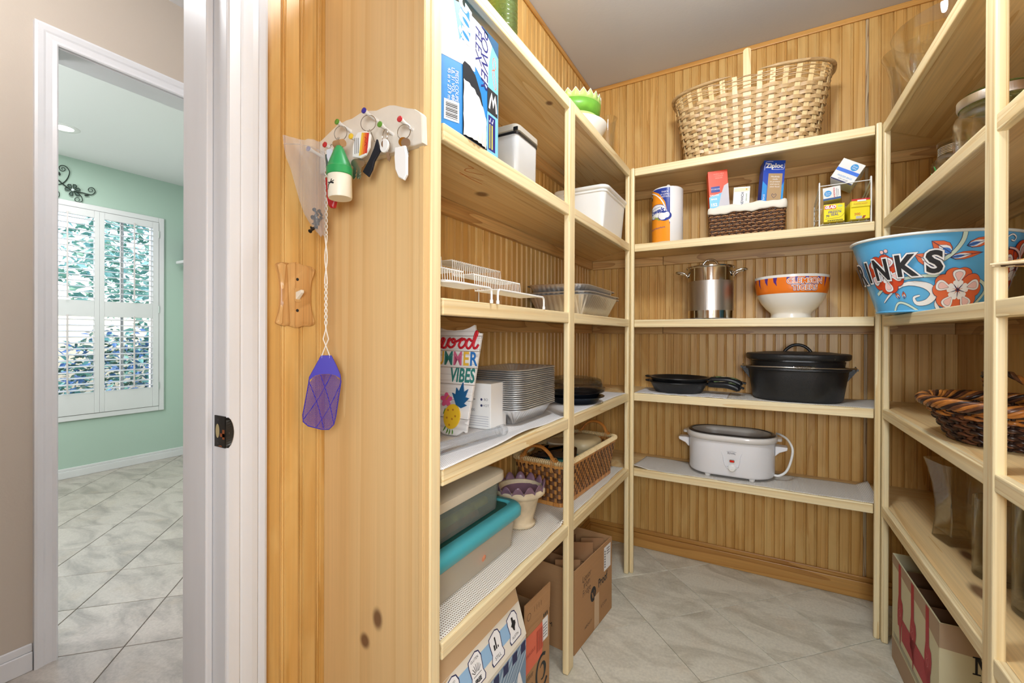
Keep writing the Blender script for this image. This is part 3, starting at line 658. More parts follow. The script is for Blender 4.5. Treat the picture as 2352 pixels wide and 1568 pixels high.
rk = thing('key_rack', 'cream scalloped wooden key rack with coloured pegs on the pine end panel', 'key rack', (0, .639, 0))
out = [(-.5426, 1.4509), (-.5448, 1.5027), (-.5492, 1.5083), (-.561, 1.5168), (-.582, 1.5243), (-.6129, 1.5373), (-.6256, 1.5405), (-.645, 1.5405), (-.6615, 1.5391), (-.6817, 1.5438), (-.7059, 1.5453), (-.7307, 1.5395), (-.7489, 1.5394), (-.7749, 1.5362), (-.8133, 1.5195), (-.829, 1.5129), (-.829, 1.4449), (-.7126, 1.446)]
crm = mat('cream painted wood', (228, 220, 206), .5, noise_amt=.05, nscale=30)
YM = Matrix(((1, 0, 0, 0), (0, 0, -1, 0), (0, 1, 0, 0), (0, 0, 0, 1)))
MB().prism(out[::-1], 0.0005, .014, YM, inset=.0015).build('board', crm, rk, fix=True)
pc = {'red': (196, 52, 58), 'green': (98, 150, 52), 'blue': (58, 48, 150), 'yellow': (238, 200, 60)}
for x, z, c in ((-.5664, 1.4803, 'red'), (-.6156, 1.4823, 'green'), (-.6572, 1.5178, 'blue'), (-.6924, 1.4769, 'yellow'), (-.7323, 1.5141, 'green'), (-.7684, 1.4766, 'red'), (-.8201, 1.4792, 'blue')):
    M_ = Matrix(((1, 0, 0, x), (0, 0, -1, -.0135), (0, 1, 0, z), (0, 0, 0, 1))) @ Rx(-8)
    p = MB().lathe([(.0032, 0), (.0030, .022), (.0046, .031), (.0054, .0335)], 14, M_).build('peg', white_pl, rk, smooth=40)
    MB().lathe([(.0054, .0335), (.0058, .0345), (.0054, .0362), (.003, .037), (0, .0372)], 14, M_).build('peg_tip', mat('peg '+c, pc[c], .35), p, smooth=40)

def ring(cx, y, z, r, nm, parent, mt=None, tilt=20, wr=.0008):
    MB().tube([V((r*cos(a), r*sin(a), 0)) for a in [2*pi*i/28 for i in range(28)]], wr, 6, closed=True, M=T(cx, y, z) @ Rz(tilt) @ Rx(90)).build(nm, mt or chrome, parent, smooth=60)
def plate(pts, y, th, mt, nm, parent, bev=.0006, rz=0):
    # pts are (x, z) on a vertical plane at y, facing the room
    cx = sum(p[0] for p in pts)/len(pts); cz = sum(p[1] for p in pts)/len(pts)
    return MB().prism([(a-cx, b-cz) for a, b in pts][::-1], 0, th, T(cx, y, cz) @ Rz(rz) @ YM, inset=bev).build(nm, mt, parent, fix=True)
def key(x, y, z, ln, mt, parent, an=0, rz=25):
    M_ = T(x, y, z) @ Rz(rz) @ Ry(an)
    b = [(.0085*cos(t), .0085*sin(t)-.0075) for t in [2*pi*i/18 for i in range(18)]]
    mb = MB(); mb.prism(b[::-1], 0, .0018, M_ @ YM)
    teeth = [(-.0035, -.014), (.0035, -.014), (.0035, -.02), (.0022, -.023), (.0035, -.027), (.0016, -.030), (.003, -.034), (.0016, -.0155-ln+.005), (-.001, -.0155-ln), (-.0035, -.0155-ln+.004)]
    mb.prism(teeth[::-1], .0002, .0016, M_ @ YM); return mb.build('key', mt, parent, fix=True)
nick = mat('nickel', (190, 186, 178), .28, 1); pw = mat('white fob plastic', (240, 240, 238), .3)
k1 = thing('key_fob', 'white plastic fob and brass keys on the red peg at the rack end', 'keys', (0, 0, 0))
ring(-.5664, .602, 1.4665, .0135, 'split_ring', k1, tilt=10)
plate([(-.5783, 1.4374), (-.5800, 1.4204), (-.5782, 1.3979), (-.5700, 1.3825), (-.5570, 1.3750), (-.5505, 1.3835), (-.5505, 1.4188), (-.555, 1.436)], .596, .005, pw, 'fob', k1, .0015)
key(-.567, .602, 1.4555, .02, brass, k1, 6); key(-.561, .600, 1.452, .022, nick, k1, -8)
k2 = thing('key_fob', 'single white headed key with black strap fob on the second green peg', 'keys', (0, 0, 0))
ring(-.6135, .602, 1.468, .0135, 'split_ring', k2, tilt=-25)
plate([(-.6259, 1.463), (-.6321, 1.4485), (-.6440, 1.432), (-.6627, 1.4086), (-.6479, 1.3969), (-.6383, 1.4088), (-.6330, 1.423), (-.6179, 1.4400)], .597, .004, mat('black nylon strap', (22, 24, 34), .7), 'strap', k2, .001)
ke = key(-.6085, .597, 1.4585, .026, nick, k2, -14); plate(ell(-.6085, 1.4478, .0105, .0125), .598, .004, pw, 'key_head', k2)
k3 = thing('key_fob', 'keys with white tag printed orange and red on the blue peg', 'keys', (0, 0, 0))
ring(-.6572, .602, 1.5035, .0155, 'split_ring', k3, tilt=20)
MB().tube([(-.652, .600, 1.489), (-.645, .598, 1.481), (-.637, .599, 1.463)], .0011, 6).build('link', nick, k3)
tg = plate([(-.6705, 1.4835), (-.6480, 1.4812), (-.6378, 1.4728), (-.6400, 1.4490), (-.6500, 1.4365), (-.6640, 1.4335), (-.6851, 1.4396), (-.6845, 1.4600), (-.6758, 1.4790)], .592, .004, pw, 'tag', k3, .001)
TGM = lambda y: Matrix(((1, 0, 0, 0), (0, 0, -1, y), (0, 1, 0, 0), (0, 0, 0, 1)))
for i, c in enumerate(((240, 196, 60), (240, 150, 50), (228, 96, 44), (206, 54, 42))):
    a, b = i/4, (i+1)/4
    lo = lambda t: (-.6668+.022*t, 1.4375+.002*t); hi = lambda t: (-.6590+.0195*t, 1.4800-.0045*t)
    flat([[lo(a), lo(b), hi(b), hi(a)]], mat('tag colour %d' % i, c, .4), tg, TGM(.5876), 'tag_print')
flat(band([(-.6510, 1.470), (-.6475, 1.466), (-.650, 1.461), (-.6468, 1.457), (-.651, 1.453)], .0012), mat('tag red ink', (160, 30, 30), .5), tg, TGM(.5874), 'tag_print')
for i in range(3): flat([rect(-.6775+.0045*i, 1.4430, -.6763+.0045*i, 1.4740-.001*i)], ink, tg, TGM(.5875), 'tag_print')
for i, (x, an) in enumerate(((-.682, 3), (-.677, -6), (-.672, 8))): key(x, .594+.002*i, 1.436, .024, nick, k3, an)
k4 = thing('key_bunch', 'bunch with corkscrew, green white canister float and folding knives on the first green peg', 'keys', (0, 0, 0))
ring(-.7323, .600, 1.500, .0145, 'split_ring', k4, tilt=15)
ch = smooth_path([(-.729, .592, 1.487), (-.724, .584, 1.474), (-.714, .578, 1.462), (-.706, .570, 1.453), (-.698, .566, 1.448)], 4)
for p in ch: MB().lathe([(0, -.0018), (.0016, -.0009), (.0018, 0), (.0016, .0009), (0, .0018)], 8, T(*p)).build('chain_bead', nick, k4, smooth=60)
grn = mat('green float plastic', (44, 150, 84), .35); crp = mat('ivory plastic', (232, 226, 208), .4)
CM = T(-.6845, .560, 1.352) @ Ry(-2)
MB().lathe([(0, 0), (.0205, 0), (.0215, .003), (.0215, .044), (0, .044)], 28, CM).build('canister', crp, k4, smooth=40)
MB().lathe([(.0215, .042), (.0232, .043), (.0232, .056), (.0215, .058), (.0208, .062), (.009, .092), (.005, .098), (0, .098)], 28, CM).build('canister_cap', grn, k4, smooth=40)
flat(band([(-.008, .018), (.0, .024), (.008, .022)], .003)+band([(-.007, .026), (.0, .024), (.004, .030)], .002)+band([(.0, .024), (.009, .027)], .0015)+band([(-.006, .018), (-.009, .013)], .002), ink, k4, None, 'print', wrap=lambda x, y: CM @ V((.0217*sin(x/.0217), -.0217*cos(x/.0217), y)))
wd = mat('corkscrew handle wood', (176, 138, 96), .6)
MB().tube([(-.726, .583, 1.470), (-.700, .579, 1.466)], .0072, 12).build('corkscrew_handle', wd, k4, smooth=40)
MB().tube([(-.7125+.0032*cos(t), .582+.0032*sin(t), 1.460-t*.0013) for t in [i*.5 for i in range(54)]], .0009, 5).build('corkscrew', nick, k4, smooth=60)
MB().tube([(-.746, .585, 1.466), (-.74, .584, 1.474), (-.733, .586, 1.468), (-.737, .586, 1.460)], .0009, 6, closed=True).build('split_ring', nick, k4)
plate([(-.7481, 1.4524), (-.7372, 1.4534), (-.7322, 1.446), (-.7205, 1.3943), (-.7245, 1.3893), (-.7353, 1.393), (-.746, 1.432)], .580, .004, mat('grey green fob', (74, 92, 88), .5), 'grey_fob', k4)
plate([(-.7380, 1.4583), (-.7254, 1.4582), (-.7150, 1.4398), (-.7150, 1.4038), (-.7195, 1.3998), (-.7273, 1.4183), (-.737, 1.444)], .575, .004, mat('pale blue white plastic', (222, 228, 238), .3), 'white_fob', k4)
plate([(-.7508, 1.409), (-.7491, 1.3724), (-.7422, 1.3508), (-.7362, 1.3468), (-.7296, 1.3471), (-.7224, 1.366), (-.7184, 1.392)], .587, .009, mat('red knife', (176, 24, 34), .25), 'pocket_knife', k4, .0025)

# zip bag hanging from the last peg, in a plane turned towards the door
BO, BE = V((-.80, .519, 0)), V((.065, .081, 0)).normalized(); BN = V((BE.y, -BE.x, 0))
bg_ = thing('zip_bag', 'clear zip bag with small hardware hanging from the peg nearest the door', 'plastic bag', (0, 0, 0))
bag_film = sheer('bag film', (248, 248, 248), .22, (240, 240, 244), .15, 1.3, .3, .8)
mb = MB()
rows = [(1.478, .002, .068, .000), (1.462, .004, .0765, .005), (1.440, .008, .0765, .008), (1.418, .016, .0770, .011), (1.392, .022, .0775, .013), (1.36, .031, .078, .014), (1.335, .040, .0785, .013), (1.312, .052, .078, .010), (1.2933, .067, .0765, .004)]
vs = []; n = 13
for sd in (1, -1):
    for z, s0, s1, th in rows:
        for i in range(n):
            u = i/(n-1); s_ = s0+(s1-s0)*u
            wv = .0022*sin(17*u+z*150)+.0014*sin(41*u-z*90)
            p = BO+BE*s_+BN*((th*sin(pi*u)+.0006)*sd+wv); vs.append((p.x, p.y, z+.002*sin(9*u+z*60)))
fs = []
for k in range(2):
    o_ = k*n*len(rows)
    for j in range(len(rows)-1):
        for i in range(n-1):
            a = o_+j*n+i; fs.append((a, a+1, a+n+1, a+n) if k == 0 else (a, a+n, a+n+1, a+1))
mb.add(vs, fs); tmp = mb.build('film', bag_film, bg_, smooth=80)
MB().tube([BO+BE*s_+BN*.002+V((0, 0, z)) for s_, z in ((.004, 1.4625), (.03, 1.466), (.055, 1.464), (.076, 1.456))], .0009, 6).build('zip_strip', bag_film, bg_, smooth=60)
dkh = mat('dark hardware', (56, 50, 44), .35, .6)
rng = random.Random(4)
for i in range(14):
    s_ = rng.uniform(.056, .073); z = rng.uniform(1.305, 1.338); p = BO+BE*s_+BN*rng.uniform(-.004, .004)
    M_ = T(p.x, p.y, z) @ Rz(rng.uniform(0, 360)) @ Rx(rng.uniform(0, 180)); MB().lathe([(0, 0), (.0022, 0), (.0022, .011), (.004, .011), (.004, .013), (0, .013)], 8, M_).build('hardware_piece', dkh, bg_, smooth=30)
# fly swatter
SO, SE = V((-.80, .566, 0)), V((.058, .044, 0)).normalized(); SN = V((SE.y, -SE.x, 0))
sw = lambda s_, z, d=0: SO+SE*s_+SN*d+V((0, 0, z))
fsw = thing('fly_swatter', 'purple blue mesh fly swatter on twisted white wire, hanging below the key rack', 'fly swatter', (0, 0, 0))
pur = mat('purple blue plastic', (66, 56, 176), .4)
O_ = [(.0346, 1.0567), (.0267, 1.0414), (.0122, 1.0137), (.0109, 1.0025), (-.0002, .9388), (.0005, .9248), (.0097, .9163), (.0363, .9086), (.0496, .9083), (.059, .9179), (.063, .9346), (.0728, 1.0047), (.0708, 1.0187), (.0627, 1.0384), (.0538, 1.0567)]
MB().tube([sw(a, b) for a, b in O_], .0011, 6, closed=True).build('rim', pur, fsw, smooth=60)
top = [(.0346, 1.0567), (.0267, 1.0414), (.0122, 1.0137), (.0115, 1.0072), (.022, 1.0165), (.034, 1.0195), (.05, 1.0200), (.062, 1.0172), (.0715, 1.0110), (.0708, 1.0187), (.0627, 1.0384), (.0538, 1.0567)]
mb = MB(); k = len(top); mb.add([sw(a, b, .0012) for a, b in top]+[sw(a, b, -.0012) for a, b in top], [tuple(range(k)), tuple(range(k, 2*k))[::-1]]+[(i, k+i, k+(i+1) % k, (i+1) % k) for i in range(k)]); mb.build('neck', pur, fsw)
for (a, b) in (((.0334, 1.0184), (.059, .9203)), ((.0122, 1.0033), (.0396, .9100)), ((.0542, 1.0189), (.0015, .9303)), ((.0715, .9991), (.026, .913))):
    P = smooth_path([sw(*a), sw(a[0]*.55+b[0]*.45+(.004 if a[0] < b[0] else .001), a[1]*.5+b[1]*.5), sw(*b)], 5); MB().tube(P, .0008, 5).build('rib', pur, fsw)
def inside(x, y, Pq):
    c = False
    for i in range(len(Pq)):
        (x1, y1), (x2, y2) = Pq[i-1], Pq[i]
        if (y1 > y) != (y2 > y) and x < (x2-x1)*(y-y1)/(y2-y1)+x1: c = not c
    return c
net = [O_[3]]+O_[4:12]+[(.062, 1.0172), (.05, 1.02), (.034, 1.0195), (.022, 1.0165)]
mb = MB(); g = .0024
for dirn in (1, -1):
    for k in range(-60, 120):
        run = []
        for j in range(90):
            z = .907+j*.0014; s_ = k*g+dirn*(z-.9)*.58
            if inside(s_, z, net): run.append((s_, z))
            else:
                if len(run) > 1: mb.tube([sw(*run[0]), sw(*run[-1])], .00042, 3)
                run = []
        if len(run) > 1: mb.tube([sw(*run[0]), sw(*run[-1])], .00042, 3)
mb.build('netting', pur, fsw, kind='stuff')
wr_ = mat('white cord wire', (236, 232, 224), .45)
for ph in (0, pi):
    pts = [V((-.7735+.003*cos(ph), .594, 1.4705)), V((-.7748+.004*cos(ph), .598, 1.455))]
    for i in range(150):
        z = 1.435-i*.0022
        if z < 1.118: break
        tw = 1.0 if (z > 1.30 or z < 1.20) else .25
        am = .0022 if z < 1.40 else .0035
        p = sw(.0434, z, .0); pts.append(p+SE*am*cos(ph+z*260*tw)+SN*am*.6*sin(ph+z*260*tw))
    sg = cos(ph)
    for s_, z in ((.0434+.0008*sg, 1.108), (.0434+.0052*sg, 1.0903), (.0432-.0008*sg, 1.0752), (.0433-.0073*sg, 1.0575), (.0433-.0075*sg, 1.052)): pts.append(sw(s_, z))
    MB().tube(pts, .0013, 6).build('wire', wr_, fsw, smooth=60)
# ---------------------------------------------------------------- shapes shared by the goods on the shelves
def rr_points(hx, hy, r, N):
    # N points (with outward normals) evenly along a rounded rectangle, counter-clockwise from (hx, 0)
    r = min(r, hx-1e-4, hy-1e-4); segs = [('l', (hx, 0), (hx, hy-r)), ('a', (hx-r, hy-r), 0), ('l', (hx-r, hy), (-hx+r, hy)), ('a', (-hx+r, hy-r), 90), ('l', (-hx, hy-r), (-hx, -hy+r)), ('a', (-hx+r, -hy+r), 180), ('l', (-hx+r, -hy), (hx-r, -hy)), ('a', (hx-r, -hy+r), 270), ('l', (hx, -hy+r), (hx, 0))]
    L = [sqrt((s[2][0]-s[1][0])**2+(s[2][1]-s[1][1])**2) if s[0] == 'l' else r*pi/2 for s in segs]; tot = sum(L); out = []
    for i in range(N):
        d = tot*i/N; k = 0
        while k < 8 and d > L[k]: d -= L[k]; k += 1
        s = segs[k]
        if s[0] == 'l':
            f = d/L[k] if L[k] > 0 else 0; x = s[1][0]+(s[2][0]-s[1][0])*f; y = s[1][1]+(s[2][1]-s[1][1])*f; dx, dy = s[2][0]-s[1][0], s[2][1]-s[1][1]; m_ = sqrt(dx*dx+dy*dy) or 1; nx, ny = dy/m_, -dx/m_
        else: a = R(s[2])+d/r; nx, ny = cos(a), sin(a); x, y = s[1][0]+r*nx, s[1][1]+r*ny
        out.append((x, y, nx, ny, tot*i/N))
    return out, tot
def tray(prof, hx, hy, r, N=96, fk=0, cap=True, M=None, wob=None):
    # rounded-rectangle vessel; profile rows are (inset, z[, flute depth])
    pts, tot = rr_points(hx, hy, r, N); vs = []; fs = []
    for row in prof:
        ins, z = row[0], row[1]; fl = row[2] if len(row) > 2 else 0
        for x, y, nx, ny, s_ in pts:
            o = ins+(fl*(.5+.5*cos(2*pi*round(fk)*s_/tot)) if fl else 0)
            vs.append((x-nx*o, y-ny*o, z+(wob(s_/tot, z) if wob else 0)))
    for j in range(len(prof)-1):
        for i in range(N):
            k = (i+1) % N; fs.append((j*N+i, j*N+k, (j+1)*N+k, (j+1)*N+i))
    if cap: fs.append(tuple(range(N))[::-1])
    if cap == 2: fs.append(tuple(range((len(prof)-1)*N, len(prof)*N)))
    mb = MB(); mb.add(vs, fs, M); return mb
def ribbon(pts, nrm, h, t, closed=False, upv=(0, 0, 1)):
    mb = MB(); n = len(pts); vs = []; u = V(upv)
    for p, q in zip(pts, nrm):
        p = V(p); q = V(q); vs += [p+u*h/2+q*t/2, p+u*h/2-q*t/2, p-u*h/2-q*t/2, p-u*h/2+q*t/2]
    fs = []
    for i in range(n if closed else n-1):
        j = (i+1) % n
        for k in range(4): fs.append((4*i+k, 4*j+k, 4*j+(k+1) % 4, 4*i+(k+1) % 4))
    if not closed: fs += [(0, 1, 2, 3), (4*n-1, 4*n-2, 4*n-3, 4*n-4)]
    return mb.add(vs, fs)
def weave(parent, at, Ns, rows, stake_w, t, amp, mw, ms, z0, z1, sub=4, wide=None):
    # at(u, z) -> (point, normal); stakes stand at Ns places round, each row weaves over one and under the next
    for i in range(Ns):
        u = i/Ns; pts = []; nr = []; w_ = stake_w
        if wide and i in wide: w_ = wide[i]
        zs = [z0+(z1-z0)*k/5 for k in range(6)]
        mb = MB(); vs = []
        for z in zs:
            p, nn = at(u, z); tg_ = V((-nn.y, nn.x, 0)).normalized()
            vs += [p+tg_*w_/2+nn*t/2, p-tg_*w_/2+nn*t/2, p-tg_*w_/2-nn*t/2, p+tg_*w_/2-nn*t/2]
        fs = [(4*k+a, 4*k+(a+1) % 4, 4*k+4+(a+1) % 4, 4*k+4+a) for k in range(5) for a in range(4)]+[(0, 3, 2, 1), (20, 21, 22, 23)]
        mb.add(vs, fs).build('stake', ms, parent)
    for r, (z, h) in enumerate(rows):
        pts = []; nr = []
        for k in range(Ns*sub):
            u = k/(Ns*sub); p, nn = at(u, z); ph = cos(pi*(k/sub+r)); pts.append(p+nn*amp*max(-1, min(1, ph*1.35))); nr.append(nn)
        ribbon(pts, nr, h, t, True).build('weaver', mw, parent, smooth=50)
def rr_at(hx0, hy0, r0, hx1, hy1, r1, z0, z1, ex=1.0, N=720):
    P0, _ = rr_points(hx0, hy0, r0, N); P1, _ = rr_points(hx1, hy1, r1, N)
    def at(u, z):
        f = ((z-z0)/(z1-z0)); f = max(0, f)**ex; a = P0[int(u*N) % N]; b = P1[int(u*N) % N]
        return V((a[0]+(b[0]-a[0])*f, a[1]+(b[1]-a[1])*f, z)), V((a[2]+(b[2]-a[2])*f, a[3]+(b[3]-a[3])*f, 0)).normalized()
    return at
def carton(name, label, cat, loc, w, d, h, mt, rz=0, group=None, rot=None, open_top=False):
    t = thing(name, label, cat, loc, R(rz), group, rot)
    if open_top:
        k = .0025; mb = MB()
        mb.box(-w/2, -d/2, 0, w/2, -d/2+k, h).box(-w/2, d/2-k, 0, w/2, d/2, h).box(-w/2, -d/2+k, 0, -w/2+k, d/2-k, h).box(w/2-k, -d/2+k, 0, w/2, d/2-k, h).box(-w/2+k, -d/2+k, 0, w/2-k, d/2-k, k)
        mb.build('body', mt, t)
    else: MB().box(-w/2, -d/2, 0, w/2, d/2, h).build('body', mt, t, bevel=.0012)
    return t
FRONT = lambda x, y, z: Matrix(((1, 0, 0, x), (0, 0, -1, y), (0, 1, 0, z), (0, 0, 0, 1)))     # print facing -y
EAST = lambda x, y, z: frame((x, y, z), (0, 1, 0), (0, 0, 1))                                  # print facing +x
WEST = lambda x, y, z: frame((x, y, z), (0, -1, 0), (0, 0, 1))                                 # print facing -x
def grid_mat(name, col, hole, px, py):
    mt = bpy.data.materials.new(name); mt.use_nodes = True; nt = mt.node_tree; p = nt.nodes['Principled BSDF']; N = nt.nodes.new; Lk = nt.links.new
    p.inputs['Roughness'].default_value = .7; tc = N('ShaderNodeTexCoord'); sp_ = N('ShaderNodeSeparateXYZ'); Lk(tc.outputs['Object'], sp_.inputs[0]); o = []
    for ax, per in (('X', px), ('Y', py)):
        a = N('ShaderNodeMath'); a.operation = 'MULTIPLY'; a.inputs[1].default_value = pi/per; Lk(sp_.outputs[ax], a.inputs[0]); s_ = N('ShaderNodeMath'); s_.operation = 'SINE'; Lk(a.outputs[0], s_.inputs[0]); b = N('ShaderNodeMath'); b.operation = 'ABSOLUTE'; Lk(s_.outputs[0], b.inputs[0]); o.append(b)
    m_ = N('ShaderNodeMath'); m_.operation = 'MULTIPLY'; Lk(o[0].outputs[0], m_.inputs[0]); Lk(o[1].outputs[0], m_.inputs[1])
    r = N('ShaderNodeMapRange'); r.inputs[1].default_value = .62; r.inputs[2].default_value = .8; Lk(m_.outputs[0], r.inputs[0])
    mx = N('ShaderNodeMix'); mx.data_type = 'RGBA'; mx.inputs[6].default_value = lin(col); mx.inputs[7].default_value = lin(hole); Lk(r.outputs[0], mx.inputs[0]); Lk(mx.outputs[2], p.inputs['Base Color'])
    b = N('ShaderNodeBump'); b.invert = True; b.inputs['Strength'].default_value = .5; b.inputs['Distance'].default_value = .0015; Lk(r.outputs[0], b.inputs['Height']); Lk(b.outputs[0], p.inputs['Normal'])
    return mt
liner_w = grid_mat('white rubber grid', (236, 236, 238), (176, 160, 140), .0062, .0050)
liner_b = grid_mat('ivory rubber grid', (232, 228, 218), (120, 88, 60), .0062, .0064)
liner_g = grid_mat('grey white rubber grid', (220, 216, 208), (140, 122, 104), .0052, .0062)
def liner(label, x0, x1, y0, y1, z, mt, wave, curl=None, nx=30, ny=60):
    # thin non-slip mat: wave(u, v) -> (dx, dy, dz)
    def fn(u, v):
        dx, dy, dz = wave(u, v); return (x0+(x1-x0)*u+dx, y0+(y1-y0)*v+dy, z+.0012+max(0, dz))
    return tag(MB().sheet(fn, nx, ny).build('shelf_liner', mt, smooth=60, solid=.0014), label, 'shelf liner', 'non-slip shelf liners')

# ---------------------------------------------------------------- run by the light switch, top shelf
ja = thing('ribbed_vase', 'tall ribbed green glass vase on the top shelf, above the blue bag carton', 'vase', (-.685, 1.145, ZT[0]))
pr = [(0, 0), (.040, 0)]
for i in range(24): z = .006+i*.0135; pr += [(.0455, z), (.0470, z+.004), (.0455, z+.008), (.0440, z+.0105)]
pr += [(.046, .332), (.043, .332)]+[(.0415, .33-.02*i) for i in range(16)]+[(.0, .014)]
MB().lathe(pr, 40).build('body', glass_green, ja, smooth=50)
gb = thing('melon_bowl', 'green melon bowl with zigzag rim nested in the white bowl on the top shelf', 'bowl', (-.675, 1.705, ZT[0]+.022))
mg = [mat('melon green', (112, 172, 60), .35, noise_amt=.15, nscale=40), mat('melon pale green', (190, 222, 128), .35), mat('bowl white', (246, 246, 242), .3)]
def zig(z0f, z1f, r0f, r1f, mt, nm, off=0):
    n = 22*8; mb = MB(); vs = []
    for i in range(n):
        a = 2*pi*i/n; k = abs(((i/8) % 1)*2-1); vs += [(r0f(k)*cos(a), r0f(k)*sin(a), z0f(k)), (r1f(k)*cos(a), r1f(k)*sin(a), z1f(k))]
    mb.add(vs, [(2*i, (2*i+2) % (2*n), (2*i+3) % (2*n), 2*i+1) for i in range(n)]); return mb.build(nm, mt, gb, smooth=60, solid=.003 if off else 0)
MB().lathe([(0, .0), (.05, .002), (.075, .02), (.090, .055), (.098, .085)], 48).build('base', mg[1], gb, smooth=60, solid=.003)
MB().lathe([(.098, .085), (.103, .115), (.105, .135)], 48).build('stripe', mg[0], gb, smooth=60, solid=.003)
zig(lambda k: .135, lambda k: .150+.020*k, lambda k: .105, lambda k: .106, mg[1], 'rim', 1)
zig(lambda k: .150+.020*k, lambda k: .1525+.020*k, lambda k: .1065, lambda k: .1065, mg[2], 'rim_edge', 1)
wb_ = thing('white_bowl', 'white bowl holding the zigzag melon bowl on the top shelf', 'bowl', (-.675, 1.705, ZT[0]))
MB().lathe([(0, .004), (.05, .004), (.055, 0), (.06, .0), (.062, .006), (.10, .03), (.128, .068), (.132, .080), (.129, .080), (.122, .066), (.095, .034), (.055, .012), (0, .010)], 48).build('body', mg[2], wb_, smooth=60)
hg = thing('flared_glass', 'small flared glass vase on the top shelf by the inner corner', 'vase', (-.625, 1.985, ZT[0]))
MB().lathe([(0, 0), (.036, 0), (.038, .004), (.036, .05), (.034, .11), (.035, .16), (.040, .20), (.0455, .225), (.0440, .2255), (.0385, .20), (.0332, .16), (.0322, .11), (.034, .05), (.033, .010), (0, .009)], 36).build('body', glass, hg, smooth=60)

# second shelf: carton of bags, canister, white bin
z2 = ZT[1]
bx = thing('bag_carton', 'torn blue carton of waste bags with white roll bulging out, on the second shelf', 'box', (0, 0, z2+.0008))
blue1 = mat('carton blue', (44, 134, 208), .35); sky1 = mat('carton sky blue', (126, 200, 240), .35); silver = mat('carton silver', (226, 230, 234), .35); nv = mat('carton navy', (38, 40, 120), .4); steelb = mat('carton slate', (52, 96, 132), .4); red1 = mat('carton red', (206, 74, 60), .45); yel = mat('carton yellow ink', (236, 222, 90), .5); orn_i = mat('carton orange ink', (232, 122, 76), .5)
A, B_, C_ = V((-.5755, .700)), V((-.5520, .7570)), V((-.5520, .9050))
MB().prism([(-.70, .700), tuple(A), tuple(B_), tuple(C_), (-.70, .905)], 0, .272).build('body', blue1, bx, bevel=.0015)
lAB = (B_-A).length; e1 = (B_-A)/lAB; n1 = V((e1.y, -e1.x))
def bw(u, v, d=.0004):
    # carton face: u along it, v up
    if u < lAB: p = A+e1*u+n1*d; return (p.x, p.y, v)
    return (B_.x+d, B_.y+u-lAB, v)
W1 = lambda d: (lambda u, v: bw(u, v, d))
def onbox(shapes, mt, d=.0004, nm='print'): return flat(shapes, mt, bx, wrap=W1(d), cut=.012, name=nm)
U = lAB
onbox([[(.012, .15), (U, .147), (U+.02, .150), (U+.05, .155), (U+.05, .27), (.012, .27)]], silver)
onbox([[(U+.032, .178), (U+.122, .128), (U+.122, .27), (U+.032, .27)]], silver, .0005)
onbox([[(U-.005, .195), (U+.032, .21), (U+.028, .272), (U-.02, .272)]], blue1, .0006)
onbox([[(U+.095, .0), (U+.147, .0), (U+.147, .25), (U+.122, .262), (U+.105, .20)]], sky1, .00075)
onbox([[(U+.10, .262), (U+.147, .235), (U+.147, .272), (U+.075, .272)]], steelb, .0009)
onbox([rect(U+.100, .092, U+.144, .148)], ink, .0010); onbox(band([(U+.107, .101), (U+.118, .139), (U+.124, .110), (U+.132, .139), (U+.139, .101)], .006, 2), white_ink, .0013)
onbox([rect(U+.104, .006, U+.134, .086)], nv, .0009); onbox(band([(U+.110, .01), (U+.110, .066)], .004, 2)+band([(U+.120, .01), (U+.120, .066)], .005, 2), yel, .0012); onbox(band([(U+.107, .074), (U+.110, .070), (U+.114, .081)], .002, 2)+band([(U+.118, .074), (U+.121, .070), (U+.125, .081)], .002, 2), white_ink, .0012)
onbox(band([(U+.120, .196), (U+.130, .200), (U+.136, .214), (U+.128, .228), (U+.122, .212), (U+.130, .190), (U+.138, .168), (U+.134, .156), (U+.126, .168), (U+.120, .196)], .0022), orn_i, .0008)
RT = lambda u, v: Matrix.Translation((u, v, 0)) @ Rz(-90)
def ontext(s, size, mt, u, v, d, **k):
    me_wrap = lambda x, y: bw(*(RT(u, v) @ V((x, y, 0))).xy, d); return text(s, size, mt, bx, wrap=me_wrap, split=.02, **k)
ontext('POWER', .040, nv, U+.086, .205, .0009, shear=.2); ontext('FLEX', .036, nv, U+.062, .222, .0009, shear=.2)
ontext('500', .058, white_ink, U+.012, .247, .0009, shear=.25, bold=.0018)
ontext('PIEDS COUPE', .011, white_ink, .050, .095, .0008); ontext('LB. 31 VOL 480', .011, white_ink, .041, .095, .0008); ontext('45 in x 27.9 m', .011, white_ink, .032, .095, .0008)
onbox([rect(.020, .020, .056, .062)], white_ink, .0007); onbox([rect(.024, .0245+i*.0034, .052, .0245+i*.0034+(.0022 if i % 3 else .0012)) for i in range(10)], ink, .0009, 'barcode')
onbox([[(U+.008, .055), (U+.024, .085), (U+.030, .125), (U+.006, .128)]], silver, .0008); ontext('NO SCENT', .012, red1, U+.014, .098, .001)
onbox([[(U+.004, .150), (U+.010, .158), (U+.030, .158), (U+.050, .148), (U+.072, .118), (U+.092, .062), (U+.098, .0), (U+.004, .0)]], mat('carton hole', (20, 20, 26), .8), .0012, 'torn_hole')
bagm = mat('white bag film', (244, 246, 248), .28, bump=.6, bscale=60)
def bulge(u, v):
    a = u; s_ = .006+.088*a; top_ = .118-.055*a+.012*sin(3*a); z = .001+(top_)*v; d = .0015+.014*sin(pi*min(1, a*1.02))**.7*sin(pi*(.12+.8*v))**.7+.0012*sin(31*a+9*v)
    return bw(U+s_, z, d)
MB().sheet(bulge, 40, 30).build('bag_roll', bagm, bx, smooth=60)
ca = thing('food_canister', 'grey plastic canister with dark sealed lid on the second shelf', 'canister', (-.70, 1.1545, z2))
